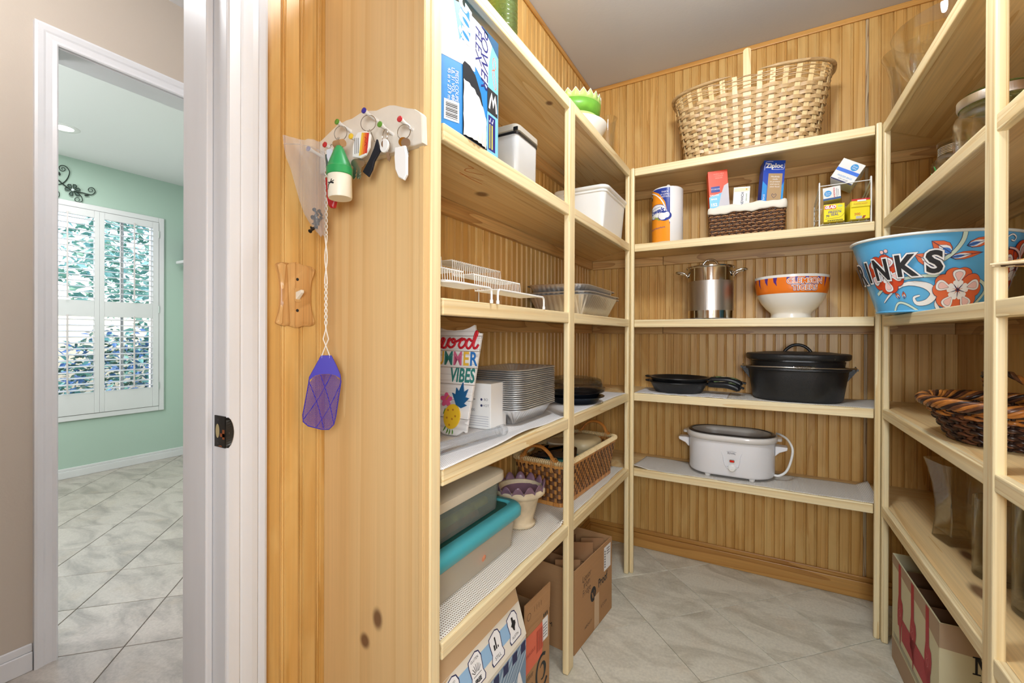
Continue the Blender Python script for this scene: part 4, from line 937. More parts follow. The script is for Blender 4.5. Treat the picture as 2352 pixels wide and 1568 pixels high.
frost = mat('frosted grey plastic', (206, 208, 210), .3, noise_amt=.04, nscale=12); lidg = mat('canister lid', (178, 172, 160), .4)
M0 = tray([(.006, 0), (.002, .004), (0, .146)], .098, .066, .014, cap=2).build('body', frost, ca, smooth=50)
tray([(-.003, .146), (-.003, .152), (.001, .154)], .098, .066, .014, cap=2).build('gasket', black_pl, ca, smooth=50)
tray([(.0, .154), (-.004, .157), (-.004, .172), (.002, .176)], .098, .066, .014, cap=2).build('lid', lidg, ca, smooth=50)
MB().box(.088, -.066, .153, .1028, -.0703, .164).build('latch', black_pl, ca, bevel=.002)
wbx = thing('white_bin', 'white plastic tub with rolled rim on the second shelf, nearest the corner', 'bin', (-.668, 1.905, z2))
opaq = mat('milky plastic', (240, 242, 242), .35, sss=.05, noise_amt=.02, nscale=10)
tray([(.030, 0), (.024, .004), (.010, .150), (.0085, .165), (.004, .168), (.004, .176), (.0, .178), (-.004, .182), (-.004, .190), (0, .193), (.006, .191), (.012, .17), (.030, .010), (.05, .008)], .118, .163, .03).build('body', opaq, wbx, smooth=50)

# third shelf: stepped wire racks and foil roasting pans
def step_rack(label, y0, y1):
    t = thing('step_rack', label, 'wire rack', (0, 0, ZT[2]), 0, 'stepped wire racks')
    prof = [(-.548, .0360), (-.618, .0360), (-.621, .078), (-.685, .078), (-.688, .118), (-.765, .118)]
    n = int((y1-y0-.02)/.0088); 
    me = MB().tube([(a, 0, b) for a, b in prof], .0012, 5); x0_ = -.547 if y0 > .8 else -.576
    ob = None
    for i in range(n+1):
        y = y0+.01+(y1-y0-.02)*i/n
        if ob is None: ob = me.build('wire', white_coat, t, smooth=60); o = ob
        else: o = link('wire', ob.data, t)
        o.location.y = y
    for (x, z) in ((-.618, .0372), (-.621, .0775), (-.685, .0790), (-.688, .1175)): MB().tube([(x, y0+.01, z-.0018), (x, y1-.01, z-.0018)], .0016, 6).build('rail', white_coat, t, smooth=60)
    fr = smooth_path([(x0_, y0+.001, .004), (x0_, y0+.001, .024), (x0_, y0+.003, .031), (x0_+(-.547-x0_)*.4, y0+.010, .0345), (-.547, y0+.03, .0348), (-.547, y1-.03, .0348), (-.547, y1-.010, .0345), (-.547, y1-.003, .031), (-.547, y1-.001, .024), (-.547, y1-.001, .004)], 4)
    MB().tube(fr, .0028, 10).build('front_rail', white_coat, t, smooth=60)
    MB().tube([(-.765, y0+.01, .001), (-.765, y0+.01, .118), (-.765, y1-.01, .118), (-.765, y1-.01, .001)], .0022, 8).build('back_rail', white_coat, t, smooth=60)
    for y, xx in ((y0+.001, x0_), (y1-.001, -.547)): MB().tube([(xx, y, 0.0005), (xx, y, .0085)], .0042, 10).build('foot', white_coat, t, smooth=40)
    return t
step_rack('white stepped wire rack on the third shelf, beside the end panel', .690, .8715)
step_rack('white stepped wire rack on the third shelf, beside the foil roasting pans', .8975, 1.153)
rollrim = [(.0, .0), (-.003, .002), (-.007, .0015), (-.009, -.0005), (-.0085, -.002)]
def foil_pan(label, loc, hx, hy, h, taper, r, fk, group=None, fl=.003, rot=None, N=240):
    t = thing('foil_pan', label, 'foil pan', loc, 0, group, rot)
    prof = [(taper+.014, 0.0008), (taper+.004, 0, fl*.4), (taper, .006, fl), (.004, h-.006, fl), (.0015, h)]+[(a, h+b) for a, b in rollrim]
    tray(prof, hx, hy, r, N, fk).build('body', foil, t, smooth=40); return t
foil_pan('large foil roasting pan under the other two, on the third shelf', (-.6725, 1.7150, ZT[2]), .128, .202, .076, .038, .05, 60, 'nested foil roasting pans')
foil_pan('large foil roasting pan in the middle of the nested three', (-.6725, 1.7140, ZT[2]+.0105), .128, .202, .076, .038, .05, 60, 'nested foil roasting pans')
foil_pan('shallow foil pan turned on top of the nested roasting pans', (-.6785, 1.705, ZT[2]+.0890), .120, .192, .024, .012, .05, 60, 'nested foil roasting pans', rot=(R(-.5), R(1.2), 0))

# fourth shelf: liner, summer sign, white box, film tube, loaf pans, pie tins
z4 = ZT[3]
def wv4(u, v):
    e = max(0, u-.82)/.18
    return ((.004*sin(v*13)+.006*sin(v*7+1))*e, 0, .010*e*max(0, sin(v*pi*2.05+.2))**2*(1 if v < .98 else 0)+.0015*e*sin(v*30))
liner('white grid shelf liner under the loaf pans and summer sign', -.812, -.553, .692, 2.04, z4, liner_w, wv4, ny=120)
sg = thing('summer_sign', 'white plank sign with pineapple, standing on the fourth shelf by the end panel', 'sign', (-.714, .940, z4+.003), 0, None, (R(-4), 0, 0))
hf = [(0, .276), (.03, .278), (.048, .283), (.0640, .2905), (.0655, .2810), (.0700, .2745), (.0780, .2700), (.0865, .2690), (.0510, .0120), (.0450, .0150), (.0380, .0130), (.0300, .0065), (.0220, .0020), (0, .0005)]
O2 = hf+[(-x, z) for x, z in hf[1:-1]][::-1]
sgw = wood('whitewashed plank', (240, 238, 236), (232, 230, 228), (206, 202, 200), 'x', fine=.06, ring=20, vary=0)
zc_ = [.0, .046, .0935, .135, .1785, .222, .262, .30]
def clip_band(P, lo, hi):
    for lim, sg_ in ((lo, 1), (hi, -1)):
        out = []
        for i in range(len(P)):
            a, b = P[i-1], P[i]; da, db = (a[1]-lim)*sg_, (b[1]-lim)*sg_
            if da*db < 0: f = da/(da-db); out.append((a[0]+(b[0]-a[0])*f, lim))
            if db >= 0: out.append(b)
        P = out
    return P
SGM = FRONT(0, 0, 0)
for a, b in zip(zc_, zc_[1:]):
    q = clip_band(O2[::-1], a+.0005, b-.0005)
    if len(q) > 2: MB().prism(q, 0, .008, SGM, inset=.0006).build('plank', sgw, sg)
F8 = FRONT(0, -.0088, 0)
def raised(shapes, mt, d0, th, nm, parent=sg):
    mb = MB()
    for s_ in shapes:
        ar = sum(s_[i-1][0]*s_[i][1]-s_[i][0]*s_[i-1][1] for i in range(len(s_)))
        mb.prism(s_ if ar > 0 else s_[::-1], 0, th, FRONT(0, -d0, 0))
    return mb.build(nm, mt, parent, kind=None)
redl = mat('red script', (196, 28, 44), .4)
G_ = [(-.060, .262), (-.068, .268), (-.078, .258), (-.080, .240), (-.072, .228), (-.060, .232), (-.058, .244), (-.064, .245)]
script = [G_, [(-.058, .238), (-.050, .230), (-.040, .232), (-.0335, .244), (-.030, .252), (-.037, .255), (-.041, .243), (-.036, .231), (-.026, .231), (-.020, .242), (-.017, .251), (-.010, .255), (-.016, .245), (-.0165, .236), (-.008, .231), (.002, .236), (.006, .247), (.0, .254), (-.006, .250)],
          [(-.006, .250), (-.002, .244), (.010, .247), (.020, .252), (.029, .255), (.022, .247), (.018, .237), (.024, .230), (.034, .235), (.040, .247), (.034, .254), (.028, .250)],
          [(.058, .248), (.050, .254), (.043, .246), (.042, .235), (.049, .229), (.057, .236), (.0635, .250), (.069, .268), (.073, .274), (.075, .268), (.068, .252), (.064, .238), (.067, .230), (.074, .232), (.080, .240)]]
for s_ in script:
    mb = MB(); mb.tube([(x, -.0095, z) for x, z in [(p.x, p.y) for p in smooth_path([(a, b, 0) for a, b in s_], 5)]], .0031, 8, flat=1); mb.build('script_lettering', redl, sg, smooth=60)
cols = {'teal': (54, 128, 120), 'rose': (212, 104, 140), 'gold': (232, 186, 70), 'azure': (46, 116, 190)}
for ch_, x, c in (('S', -.070, 'azure'), ('U', -.043, 'gold'), ('M', -.015, 'teal'), ('M', .015, 'rose'), ('E', .0415, 'gold'), ('R', .0650, 'azure')): text(ch_, .050, mat('sign '+c, cols[c], .5), sg, FRONT(x, -.0084, .2005), bold=.0012, sx=.78)
text('VIBES', .050, mat('sign teal', cols['teal'], .5), sg, FRONT(.031, -.0084, .1570), bold=.0016, sx=.66, shear=.15)
pine_y_ = mat('pineapple yellow', (238, 196, 48), .45); leafb = mat('pineapple leaf', (30, 92, 140), .45); rose = mat('sign flower pink', (222, 96, 146), .45); grn2 = mat('sign leaf green', (92, 142, 52), .5); brn = mat('pineapple brown', (196, 130, 44), .5)
raised([ell(.006, .050, .0255, .033, 28, rot=-14)], pine_y_, .0082, .004, 'pineapple')
flat([x for i in range(-2, 4) for x in band([(-.016+.011*i, .018), (.004+.011*i, .084)], .0012, 2)]+[x for i in range(-2, 4) for x in band([(.026-.011*i+.012, .020), (.0-.011*i+.012, .080)], .0012, 2)], mat('pineapple line', (250, 222, 110), .5), sg, FRONT(0, -.01225, 0)) if 0 else None
flat([ell(x, z, .0034, .0030, 6) for x, z in ((-.006, .066), (.010, .068), (-.009, .046), (.008, .044), (.0, .028), (.018, .052))], brn, sg, FRONT(0, -.01225, 0))
raised([[(.018, .082), (.004, .112), (.015, .108), (.017, .126), (.025, .116), (.037, .141), (.041, .116), (.054, .124), (.046, .103), (.058, .101), (.042, .086), (.052, .082), (.034, .074)]], leafb, .0082, .0035, 'pineapple_crown')
for k in range(5):
    a = R(90+72*k); raised([ell(-.015+.010*cos(a), .092+.010*sin(a), .0095, .0065, 14, rot=90+72*k)], rose, .0082+.0004*(k % 2), .0025, 'petal')
raised(band([(-.015, .092), (-.008, .101), (-.004, .104)], .0025), mat('sign stamen', (224, 150, 50), .5), .0112, .001, 'stamen')
for a_, b_ in (((-.006, .018), (-.012, .004)), ((.0, .016), (-.003, .002)), ((.008, .016), (.008, .0035)), ((-.014, .024), (-.022, .010)), ((-.018, .070), (-.024, .054))): raised(band([a_, ((a_[0]+b_[0])/2+.001, (a_[1]+b_[1])/2), b_], [.001, .004, .001], 3), grn2, .0084, .001, 'leaf')
cb = carton('white_carton', 'small white printed carton behind the summer sign on the fourth shelf', 'box', (-.722, 1.086, z4+.003), .130, .085, .128, paperwhite)
for zz, nm in ((.083, 'BO'), (.066, 'HOT')): flat([ell(.034, zz, .0036, n=14)], navy, cb, FRONT(0, -.0430, 0)); text(nm, .010, mat('grey ink', (120, 120, 128), .6), cb, FRONT(.049, -.0430, zz))
text('w', .010, ink, cb, FRONT(.010, -.0430, .083)); text('800', .011, mat('grey ink', (120, 120, 128), .6), cb, FRONT(.004, -.0430, .052))
flat([rect(-.02, .034-.0065*i, .058, .0362-.0065*i) for i in range(5)], mat('pale grey ink', (196, 196, 202), .6), cb, FRONT(0, -.0430, 0))
tbm = frame((-.622, .770, z4+.0165), (-.5975+.622, 1.016-.770, 0), (0, 0, 1))
tu = thing('film_tube', 'clear plastic tube with cap lying along the front of the fourth shelf', 'tube', (0, 0, 0))
thin_pl = clear_pl
MB().tube([(0, 0, 0), (.225, 0, 0)], .0125, 20, M=tbm).build('tube', thin_pl, tu, smooth=50)
MB().tube([(.222, 0, 0), (.2245, 0, 0), (.246, 0, 0), (.248, 0, 0)], [.0125, .0145, .0145, .012], 20, M=tbm).build('cap', clear_pl, tu, smooth=40)
lp0 = None
for i in range(20):
    if lp0 is None: lp0 = foil_pan('foil loaf pan nested in the tall stack on the fourth shelf', (-.699, 1.246, z4+.0026), .090, .131, .046, .028, .035, 46, 'stacked foil loaf pans', fl=.0028); o = lp0
    else: o = dup(lp0)
    o.location = (-.699+.0005*sin(i*1.7), 1.246+.0005*cos(i*2.3), z4+.0026+.0061*i)
tin_blk = mat('blue black foil', (38, 46, 58), .28, .7)
def pie(label, z, mt, nm='pie_tin', tilt=(0, 0, 0)):
    t = thing(nm, label, 'pie tin', (-.648, 1.662, z), 0, 'pie tins with domed lids', tilt)
    MB().lathe([(0, .001), (.080, .001), (.083, 0), (.101, .026), (.112, .0275), (.114, .0265), (.112, .0245)], 120, wob=lambda a, r, z: 1+.010*cos(48*a)*(1 if .003 < z < .024 else 0)+.006*cos(48*a)*(1 if r < .1 and r > .081 else 0)).build('body', mt, t, smooth=40); return t
pie('black foil pie tin at the bottom of the lidded stack', z4+.0026, tin_blk)
pie('black foil pie tin in the middle of the lidded stack', z4+.0180, tin_blk, tilt=(R(1.5), R(-2), 0))
def dome(label, z, tilt):
    t = thing('domed_lid', label, 'lid', (-.648, 1.662, z), 0, 'pie tins with domed lids', tilt)
    MB().lathe([(.116, 0), (.116, .006), (.110, .008), (.106, .012), (.103, .024), (.098, .036), (.090, .040), (.06, .045), (0, .048)], 120, wob=lambda a, r, z: 1+.012*cos(56*a)*(1 if .015 < z < .037 else 0)).build('dome', clear_pl, t, smooth=40); return t
dome('clear fluted dome lid under the other lid on the pie tins', z4+.046, (R(1), R(-1), 0)); dome('clear fluted dome lid topping the pie tins', z4+.060, (R(-1), R(1.5), 0))

# fifth shelf: liner, two storage boxes, pot with flower dish, handled basket
z5 = ZT[4]
liner('ivory grid shelf liner under the storage boxes and handled basket', -.815, -.560, .692, 2.035, z5, liner_b, lambda u, v: (.002*sin(v*40)*max(0, u-.9)*10, 0, .002*max(0, u-.93)/.07*abs(sin(v*21))+.014*max(0, 1-abs(v-.478)/.012)*max(0, u-.93)/.07), ny=240)
clearbin = sheer('frosted clear plastic', (244, 240, 230), .55, (232, 226, 212), .25, 1.3, .15); teal = mat('teal lid plastic', (74, 166, 178), .3); darkteal = mat('deep teal lid plastic', (40, 92, 86), .35); cream = mat('cream lid plastic', (226, 218, 200), .35)
b1 = thing('storage_box', 'clear storage box with teal lid on the fifth shelf, under the cream lidded box', 'storage box', (-.7085, .930, z5+.0024))
tray([(.030, 0), (.022, .003), (.012, .085), (.004, .089), (.002, .104), (.006, .104), (.016, .085), (.026, .006)], .100, .214, .035).build('body', clearbin, b1, smooth=50)
tray([(-.004, .092), (-.008, .096), (-.009, .112), (-.004, .122), (.006, .128), (.022, .128), (.026, .123), (.036, .122)], .100, .214, .038, cap=2).build('lid', teal, b1, smooth=50)
MB().rbox(-.072, -.184, .1222, .072, .184, .1235, .02).build('lid_well', darkteal, b1)
for (x, y, z, r, c, nm) in ((-.66, .86, .036, .030, (150, 150, 80), 'olive craft ball'), (-.655, .965, .038, .030, (222, 150, 116), 'peach craft ball'), (-.66, 1.045, .052, .028, (226, 214, 190), 'cream craft ball'), (-.67, .79, .034, .03, (190, 170, 130), 'tan craft ball')):
    s_ = thing('craft_ball', nm+' seen dimly inside the teal lidded storage box', 'craft supply', (x, y, z5+z), 0, 'craft pieces in the lower storage box')
    MB().lathe([(0, -r)]+[(r*cos(R(t)), r*sin(R(t))) for t in range(-75, 90, 15)]+[(0, r)], 20).build('ball', mat(nm, c, .8, noise_amt=.3, nscale=60), s_, smooth=60)
b2 = thing('storage_box', 'clear storage box with cream rim stacked on the teal lidded box', 'storage box', (-.718, .88, z5+.1270))
tray([(.020, 0), (.014, .003), (.006, .078), (.0, .082), (.0, .092), (.010, .078), (.018, .006)], .086, .200, .03).build('body', sheer('smoked clear plastic', (226, 232, 228), .32, (190, 200, 196), .15, 1.3, .15), b2, smooth=50)
tray([(-.006, .084), (-.008, .090), (-.007, .106), (.001, .110), (.02, .110)], .086, .200, .03, cap=2).build('lid', cream, b2, smooth=50)
for i, (x, z, c, nm, y0, y1) in enumerate(((-.668, .030, (206, 190, 92), 'yellow', .74, 1.03), (-.664, .014, (190, 120, 90), 'rust patterned', .72, .98), (-.684, .018, (110, 140, 130), 'sea green', .73, 1.04))):
    s_ = thing('paper_roll', nm+' wrapping roll seen through the cream rimmed storage box', 'paper roll', (0, 0, 0), 0, 'rolls in the upper storage box')
    MB().tube([(x, y0, z5+.127+z), (x, y1, z5+.127+z)], .011, 14).build('roll', mat(nm+' roll paper', c, .5, noise_amt=.4, nscale=40), s_, smooth=40)
pt = thing('plant_pot', 'weathered cream terracotta pot with rolled rim on the fifth shelf', 'plant pot', (-.682, 1.262, z5+.0024))
potm = mat('weathered cream clay', (216, 200, 170), .85, noise_amt=.22, nscale=22, bump=.5, bscale=60); 
MB().lathe([(0, 0), (.046, 0), (.050, .004), (.050, .010), (.044, .014), (.043, .020), (.050, .045), (.060, .085), (.066, .098), (.076, .101), (.081, .106), (.0815, .116), (.078, .122), (.070, .122), (.064, .108), (.046, .04), (.03, .02), (0, .018)], 48).build('body', potm, pt, smooth=50)
fd = thing('flower_dish', 'mauve plastic petal rimmed dish sitting in the cream pot', 'dish', (-.684, 1.260, z5+.0600))
mau = mat('mauve plastic', (126, 98, 116), .3)
def petal_fn(u, v):
    a = 2*pi*u; k = abs(sin(7*a)); hgt = .060+.034*k**.7 if v > .8 else .072*v/.8*.82
    r = .026+.034*min(1, v*1.2)+.020*max(0, v-.6)/.4*1.2; z = (.052*v/.8 if v <= .8 else .052+(.006+.026*k**.8)*(v-.8)/.2)
    return (r*cos(a), r*sin(a), z+.003)
MB().sheet(petal_fn, 168, 14, cu=True).build('petals', mau, fd, smooth=60, solid=.002)
MB().lathe([(0, .003), (.0265, .003), (.030, .0045)], 32).build('base', mau, fd, solid=.002); MB().lathe([(0, .007), (.006, .006), (.007, .004)], 14).build('button', brass, fd, smooth=50)
bk = thing('handled_basket', 'brown splint basket with bentwood handles holding kitchen containers on the fifth shelf', 'basket', (-.688, 1.700, z5+.0024), R(-3))
at = rr_at(.088, .245, .02, .107, .262, .025, .012, .150)
sp_l = wood('light splint', (206, 146, 78), (190, 126, 60), (156, 96, 42), 'z', fine=.2, vary=.12); sp_d = wood('dark splint', (112, 76, 48), (98, 62, 38), (70, 44, 28), 'x', fine=.3, vary=.15)
weave(bk, at, 84, [(.022+.0155*i, .0135) for i in range(8)], .0092, .0014, .0018, sp_d, sp_l, .008, .150)
for zz, h_ in ((.008, .014), (.149, .014)):
    pp = [at(i/160, zz) for i in range(160)]; ribbon([p+n_*.0030 for p, n_ in pp], [n_ for p, n_ in pp], h_, .0022, True).build('hoop', sp_l, bk, smooth=50)
pp = [at(i/160, .159) for i in range(160)]
MB().tube([p for p, n_ in pp], .0075, 8, closed=True).build('rim', mat('rim cane core', (190, 160, 112), .6), bk, smooth=60)
cane = mat('rim binding cane', (222, 198, 150), .5); rimw = MB(); NR = 190
for i in range(NR*8):
    pass
spir = []
for i in range(NR*8):
    p, n_ = at((i/(NR*8)) % 1, .159); a = 2*pi*i/8; spir.append(p+n_*.0085*cos(a)+V((0, 0, .0085*sin(a))))
MB().tube(spir, .0019, 4, closed=True).build('rim_binding', cane, bk, kind='stuff')
MB().rbox(-.088, -.245, 0.001, .088, .245, .006, .02).build('bottom', sp_d, bk)
hw = wood('bentwood handle', (206, 138, 66), (194, 122, 52), (164, 98, 40), 'x', fine=.15)
for sg_ in (-1, 1):
    yy = sg_*.2635
    ap = smooth_path([(-.072, yy, .166), (-.060, yy, .171), (-.046, yy+sg_*.006, .194), (-.022, yy+sg_*.008, .211), (0, yy+sg_*.008, .214), (.022, yy+sg_*.008, .211), (.046, yy+sg_*.006, .194), (.060, yy, .171), (.076, yy, .166)], 5)
    MB().tube(ap, .0085, 8, flat=.75).build('handle', hw, bk, smooth=50)
    for xx in (-.062, .062):
        for k in range(3):
            MB().tube([V((xx+(k-1)*.006+.007*cos(a)*.25, yy+.012*cos(a), .162+.016*sin(a))) for a in [2*pi*j/16 for j in range(16)]], .0013, 5, closed=True).build('lashing', mat('lashing cane', (206, 146, 80), .5), bk)
        MB().tube(smooth_path([(xx-.004, yy+sg_*.011, .162), (xx-.002, yy+sg_*.012, .145), (xx+.004, yy+sg_*.012, .128)], 4), .0013, 5).build('lashing', mat('lashing cane', (206, 146, 80), .5), bk)
c1 = thing('food_tub', 'white tub with teal lid in the handled basket, nearer the switch end', 'food container', (-.672, 1.570, z5+.010))
MB().lathe([(0, 0), (.062, 0), (.070, .128), (.066, .128), (.06, .006), (0, .006)], 40).build('body', pw, c1, smooth=40); MB().lathe([(.068, .123), (.075, .125), (.076, .140), (.071, .143), (0, .143)], 40).build('lid', mat('aqua lid', (90, 176, 170), .35), c1, smooth=40)
c2 = thing('lidded_dish', 'dark rimmed dish with clear foil patterned lid on the white tub', 'food container', (-.690, 1.560, z5+.1540), R(20))
tray([(.02, 0), (.006, .012), (0, .014)], .078, .078, .03).build('dish', mat('charcoal plastic', (54, 56, 64), .35), c2, smooth=50)
tray([(-.004, .014), (-.004, .018), (.012, .019), (.016, .024), (.05, .026)], .078, .078, .03, cap=2).build('lid', mat('dark glossy lid', (70, 56, 46), .1, .3, noise_amt=.6, nscale=30), c2, smooth=50)
c3 = thing('food_tub', 'cream oval lidded tub in the handled basket at the corner end', 'food container', (-.678, 1.838, z5+.0100))
tray([(.012, 0), (.0, .125)], .062, .075, .055, cap=2).build('body', mat('cream plastic', (224, 206, 164), .4), c3, smooth=50); tray([(-.006, .122), (-.008, .128), (-.006, .150), (.006, .160), (.02, .162)], .062, .075, .055, cap=2).build('lid', mat('cream plastic', (224, 206, 164), .4), c3, smooth=50)
c4 = thing('food_tub', 'pale tub standing behind the dark dish in the handled basket', 'food container', (-.735, 1.700, z5+.010))
MB().lathe([(0, 0), (.045, 0), (.050, .165), (0, .165)], 36).build('body', mat('pale cream plastic', (222, 206, 180), .4), c4, smooth=40)

# floor under that run: three cartons
ct = thing('bottle_carton', 'white and blue printed carton with open flap under the storage boxes', 'box', (-.690, .850, 0.001))
whit = mat('white printed board', (232, 226, 212), .7); lb = mat('light blue print', (150, 188, 222), .7); slate = mat('blue grey print', (122, 150, 178), .7); tanb = mat('kraft print', (206, 176, 138), .8)
k_ = .003
MB().box(-.14, -.20, 0, .142, -.20+k_, .300).box(-.14, .197, 0, .142, .20, .300).box(-.14, -.197, 0, -.137, .197, .300).box(.139, -.197, 0, .142, .197, .300).box(-.137, -.197, 0, .139, .197, k_).build('body', whit, ct)
flat([rect(-.1999, .0, .1999, .290)], slate, ct, EAST(.1424, 0, 0)); flat([x for i in range(-12, 16) for x in [[(-.02, .06), (-.02, .064), (cos(R(i*9+30))*.34, .06+sin(R(i*9+30))*.34), (cos(R(i*9+31.5))*.34, .06+sin(R(i*9+31.5))*.34)]] if 0], white_ink, ct, EAST(.1427, 0, 0)) if 0 else None
rays = []
for i in range(6, 34):
    a0, a1 = R(i*5), R(i*5+2.2); r0, r1 = .115, .300
    pl_ = [(-.02+r0*cos(a0)*1.15, .10+r0*sin(a0)), (-.02+r1*cos(a0)*1.15, .10+r1*sin(a0)), (-.02+r1*cos(a1)*1.15, .10+r1*sin(a1)), (-.02+r0*cos(a1)*1.15, .10+r0*sin(a1))]
    pl_ = [(max(-.199, min(.199, x)), max(0, min(.289, y))) for x, y in pl_]; rays.append(pl_)
flat(rays, mat('pale ray print', (176, 196, 214), .7), ct, EAST(.1428, 0, 0))
flat([ell(.0, .10, .155, .135, 48)], white_ink, ct, EAST(.1431, 0, 0)); flat([ell(.0, .10, .148, .128, 48)], navy, ct, EAST(.1434, 0, 0))
flat([rect(-.19+.045*i, .262, -.165+.045*i, .288) for i in range(9)], navy, ct, EAST(.1432, 0, 0))
text('VODKA', .10, white_ink, ct, EAST(.1437, .045, .165) @ Rz(8), shear=.15, bold=.003, sx=.8)
fl_ = MB(); FM = frame((.1405, 0, .300), (0, 1, 0), (-.30, 0, 1))
MB().box(-.20, 0, 0, .20, .128, .003, FM).build('flap', whit, ct)
flat([[(-.199, .085), (.199, .085), (.199, .127), (-.199, .127)], [(-.199, .0835), (-.199, .055), (-.10, .084)]], tanb, ct, FM @ T(0, 0, .0034)); flat([rect(-.155, .030, .165, .066)], lb, ct, FM @ T(0, 0, .0036))
for i, (l1, l2) in enumerate((('10', 'TIMES'), ('FREE', 'GLUTEN'), ('STILL', 'POT'), ('AUSTIN', ''))):
    x = -.105+.085*i
    bo = [(x-.023, .014), (x+.023, .014), (x+.027, .022), (x+.022, .034), (x+.024, .062), (x+.018, .074), (x+.006, .078), (x-.012, .073), (x-.021, .070), (x-.022, .058), (x-.019, .036), (x-.026, .022)]
    bo2 = [(x+(a-x)*1.12, .046+(b-.046)*1.07) for a, b in bo]
    flat([bo2], navy, ct, FM @ T(0, 0, .0038)); flat([bo], white_ink, ct, FM @ T(0, 0, .0040))
    Z_ = FM @ T(x, 0, .0043)
    if i == 0: text('10', .030, ink, ct, Z_ @ T(0, .047, 0), bold=.0008); text('TIMES', .0115, ink, ct, Z_ @ T(0, .024, 0)); text('DISTILLED', .006, ink, ct, Z_ @ T(0, .067, 0))
    if i == 1: text('FREE', .0115, ink, ct, Z_ @ T(0, .023, 0), bold=.0006); text('GLUTEN', .008, ink, ct, Z_ @ T(0, .066, 0)); flat([rect(-.014, .034, .016, .0352)]+[q for t in range(7) for q in band([(.008*cos(R(30+20*t)), .037+.004*sin(R(30+20*t))), (.020*cos(R(30+20*t)), .037+.020*sin(R(30+20*t)))], .0014, 2)], ink, ct, Z_)
    if i == 2: text('STILL', .0115, ink, ct, Z_ @ T(0, .023, 0)); flat([rect(-.010, .040, -.004, .052), rect(-.002, .040, .003, .066), rect(.006, .040, .010, .045)], ink, ct, Z_)
    if i == 3: text('AUSTIN', .009, ink, ct, Z_ @ T(0, .023, 0)); flat([[(-.004, .067), (.004, .067), (.005, .058), (.013, .055), (.013, .048), (.006, .042), (.003, .034), (-.002, .037), (-.006, .046), (-.011, .049), (-.004, .054)]], ink, ct, Z_)
c_2 = thing('shipping_carton', 'narrow kraft carton with orange label between the other two floor cartons', 'box', (-.682, 1.196, 0.001), R(-4))
MB().box(-.10, -.075, 0, .10, -.0725, .250).box(-.10, .0725, 0, .10, .075, .250).box(-.10, -.0725, 0, -.0975, .0725, .250).box(.0975, -.0725, 0, .10, .0725, .250).box(-.0975, -.0725, 0, .0975, .0725, .003).build('body', card, c_2)
MB().box(-.075, 0, 0, .075, .078, .003, frame((.0985, 0, .250), (0, 1, 0), (.02, 0, 1))).build('flap', card, c_2); MB().box(-.10, 0, 0, .10, .05, .003, frame((0, -.0735, .25), (1, 0, 0), (0, .5, -.8))).build('flap', card, c_2)
lor = mat('orange label', (226, 112, 84), .6); E2 = EAST(.1005, 0, 0)
flat([[(-.0745, .120), (.028, .128), (.042, .228), (-.072, .228)]], lor, c_2, E2); flat([rect(.030, .165, .064, .232)], white_ink, c_2, EAST(.1008, 0, 0)); flat([rect(.035, .176+.009*i, .058, .179+.009*i) for i in range(5)], mat('grey ink', (120, 120, 128), .6), c_2, EAST(.1011, 0, 0))
flat([rect(-.005+.006*i, .150, -.002+.006*i, .215) for i in range(7)], mat('label bars', (170, 70, 56), .6), c_2, EAST(.1009, 0, 0)); text('FRAGILE', .014, mat('label bars', (170, 70, 56), .6), c_2, EAST(.1009, -.038, .172) @ Rz(4))
flat(band([(.03+.036*cos(R(t)), .078+.05*sin(R(t))) for t in range(60, 330, 20)], .010)+band([(.03+.016*cos(R(t)), .078+.024*sin(R(t))) for t in range(-120, 160, 20)], [.002, .014, .003])+[rect(.036, .236, .042, .246), rect(.046, .236, .052, .246), rect(.056, .236, .062, .246)], mat('black print', (44, 50, 50), .7), c_2, EAST(.1010, 0, 0))
text('ESTD', .018, ink, c_2, EAST(.1010, -.045, .075), sx=.9); flat([x for t in range(6) for x in band([(-.07+.008*t, .10), (-.066+.008*t, .112)], .002, 2)], ink, c_2, EAST(.1010, 0, 0))
FMK = frame((.1018, 0, .250), (0, 1, 0), (.02, 0, 1)); flat(band([(-.052+.010*cos(R(t)), .035+.010*sin(R(t))) for t in range(0, 361, 30)], .0016)+[rect(-.022+.013*i, .035, -.020+.013*i, .05) for i in range(4)], mat('brown print', (110, 84, 56), .8), c_2, FMK @ T(0, 0, .0004))
cp_ = thing('bottle_carton', 'large open kraft carton marked for liquor on the floor by the corner', 'box', (-.661, 1.601, 0.001), R(-5.5))
H_ = .288; MB().box(-.12, -.165, 0, .12, -.162, H_).box(-.12, .162, 0, .12, .165, H_).box(-.12, -.162, 0, -.117, .162, H_).box(.117, -.162, 0, .12, .162, H_).box(-.117, -.162, 0, .117, .162, .003).build('body', card, cp_)
for y in (-.055, .055): MB().box(-.116, y-.001, .02, .116, y+.001, H_-.02).build('divider', card_in, cp_)
for x in (-.04, .04): MB().box(x-.001, -.161, .02, x+.001, .161, H_-.03).build('divider', card_in, cp_)
for y, l_ in ((-.11, .05), (.0, .07), (.10, .05)): MB().box(-.04, 0, 0, .05, l_, .002, frame((.06, y, H_-.05), (.6, .4, 0), (-.1, .1, 1))).build('divider_flap', card_in, cp_)
E3 = EAST(.1205, 0, 0); mk = mat('marker ink', (40, 36, 36), .6)
for s_, z in (('Liquor', .232), ('from', .207), ('Fridge', .180)): text(s_, .034, mk, cp_, EAST(.1205, -.068, z) @ Rz(3), bold=-.0004, shear=.1, sx=.80)
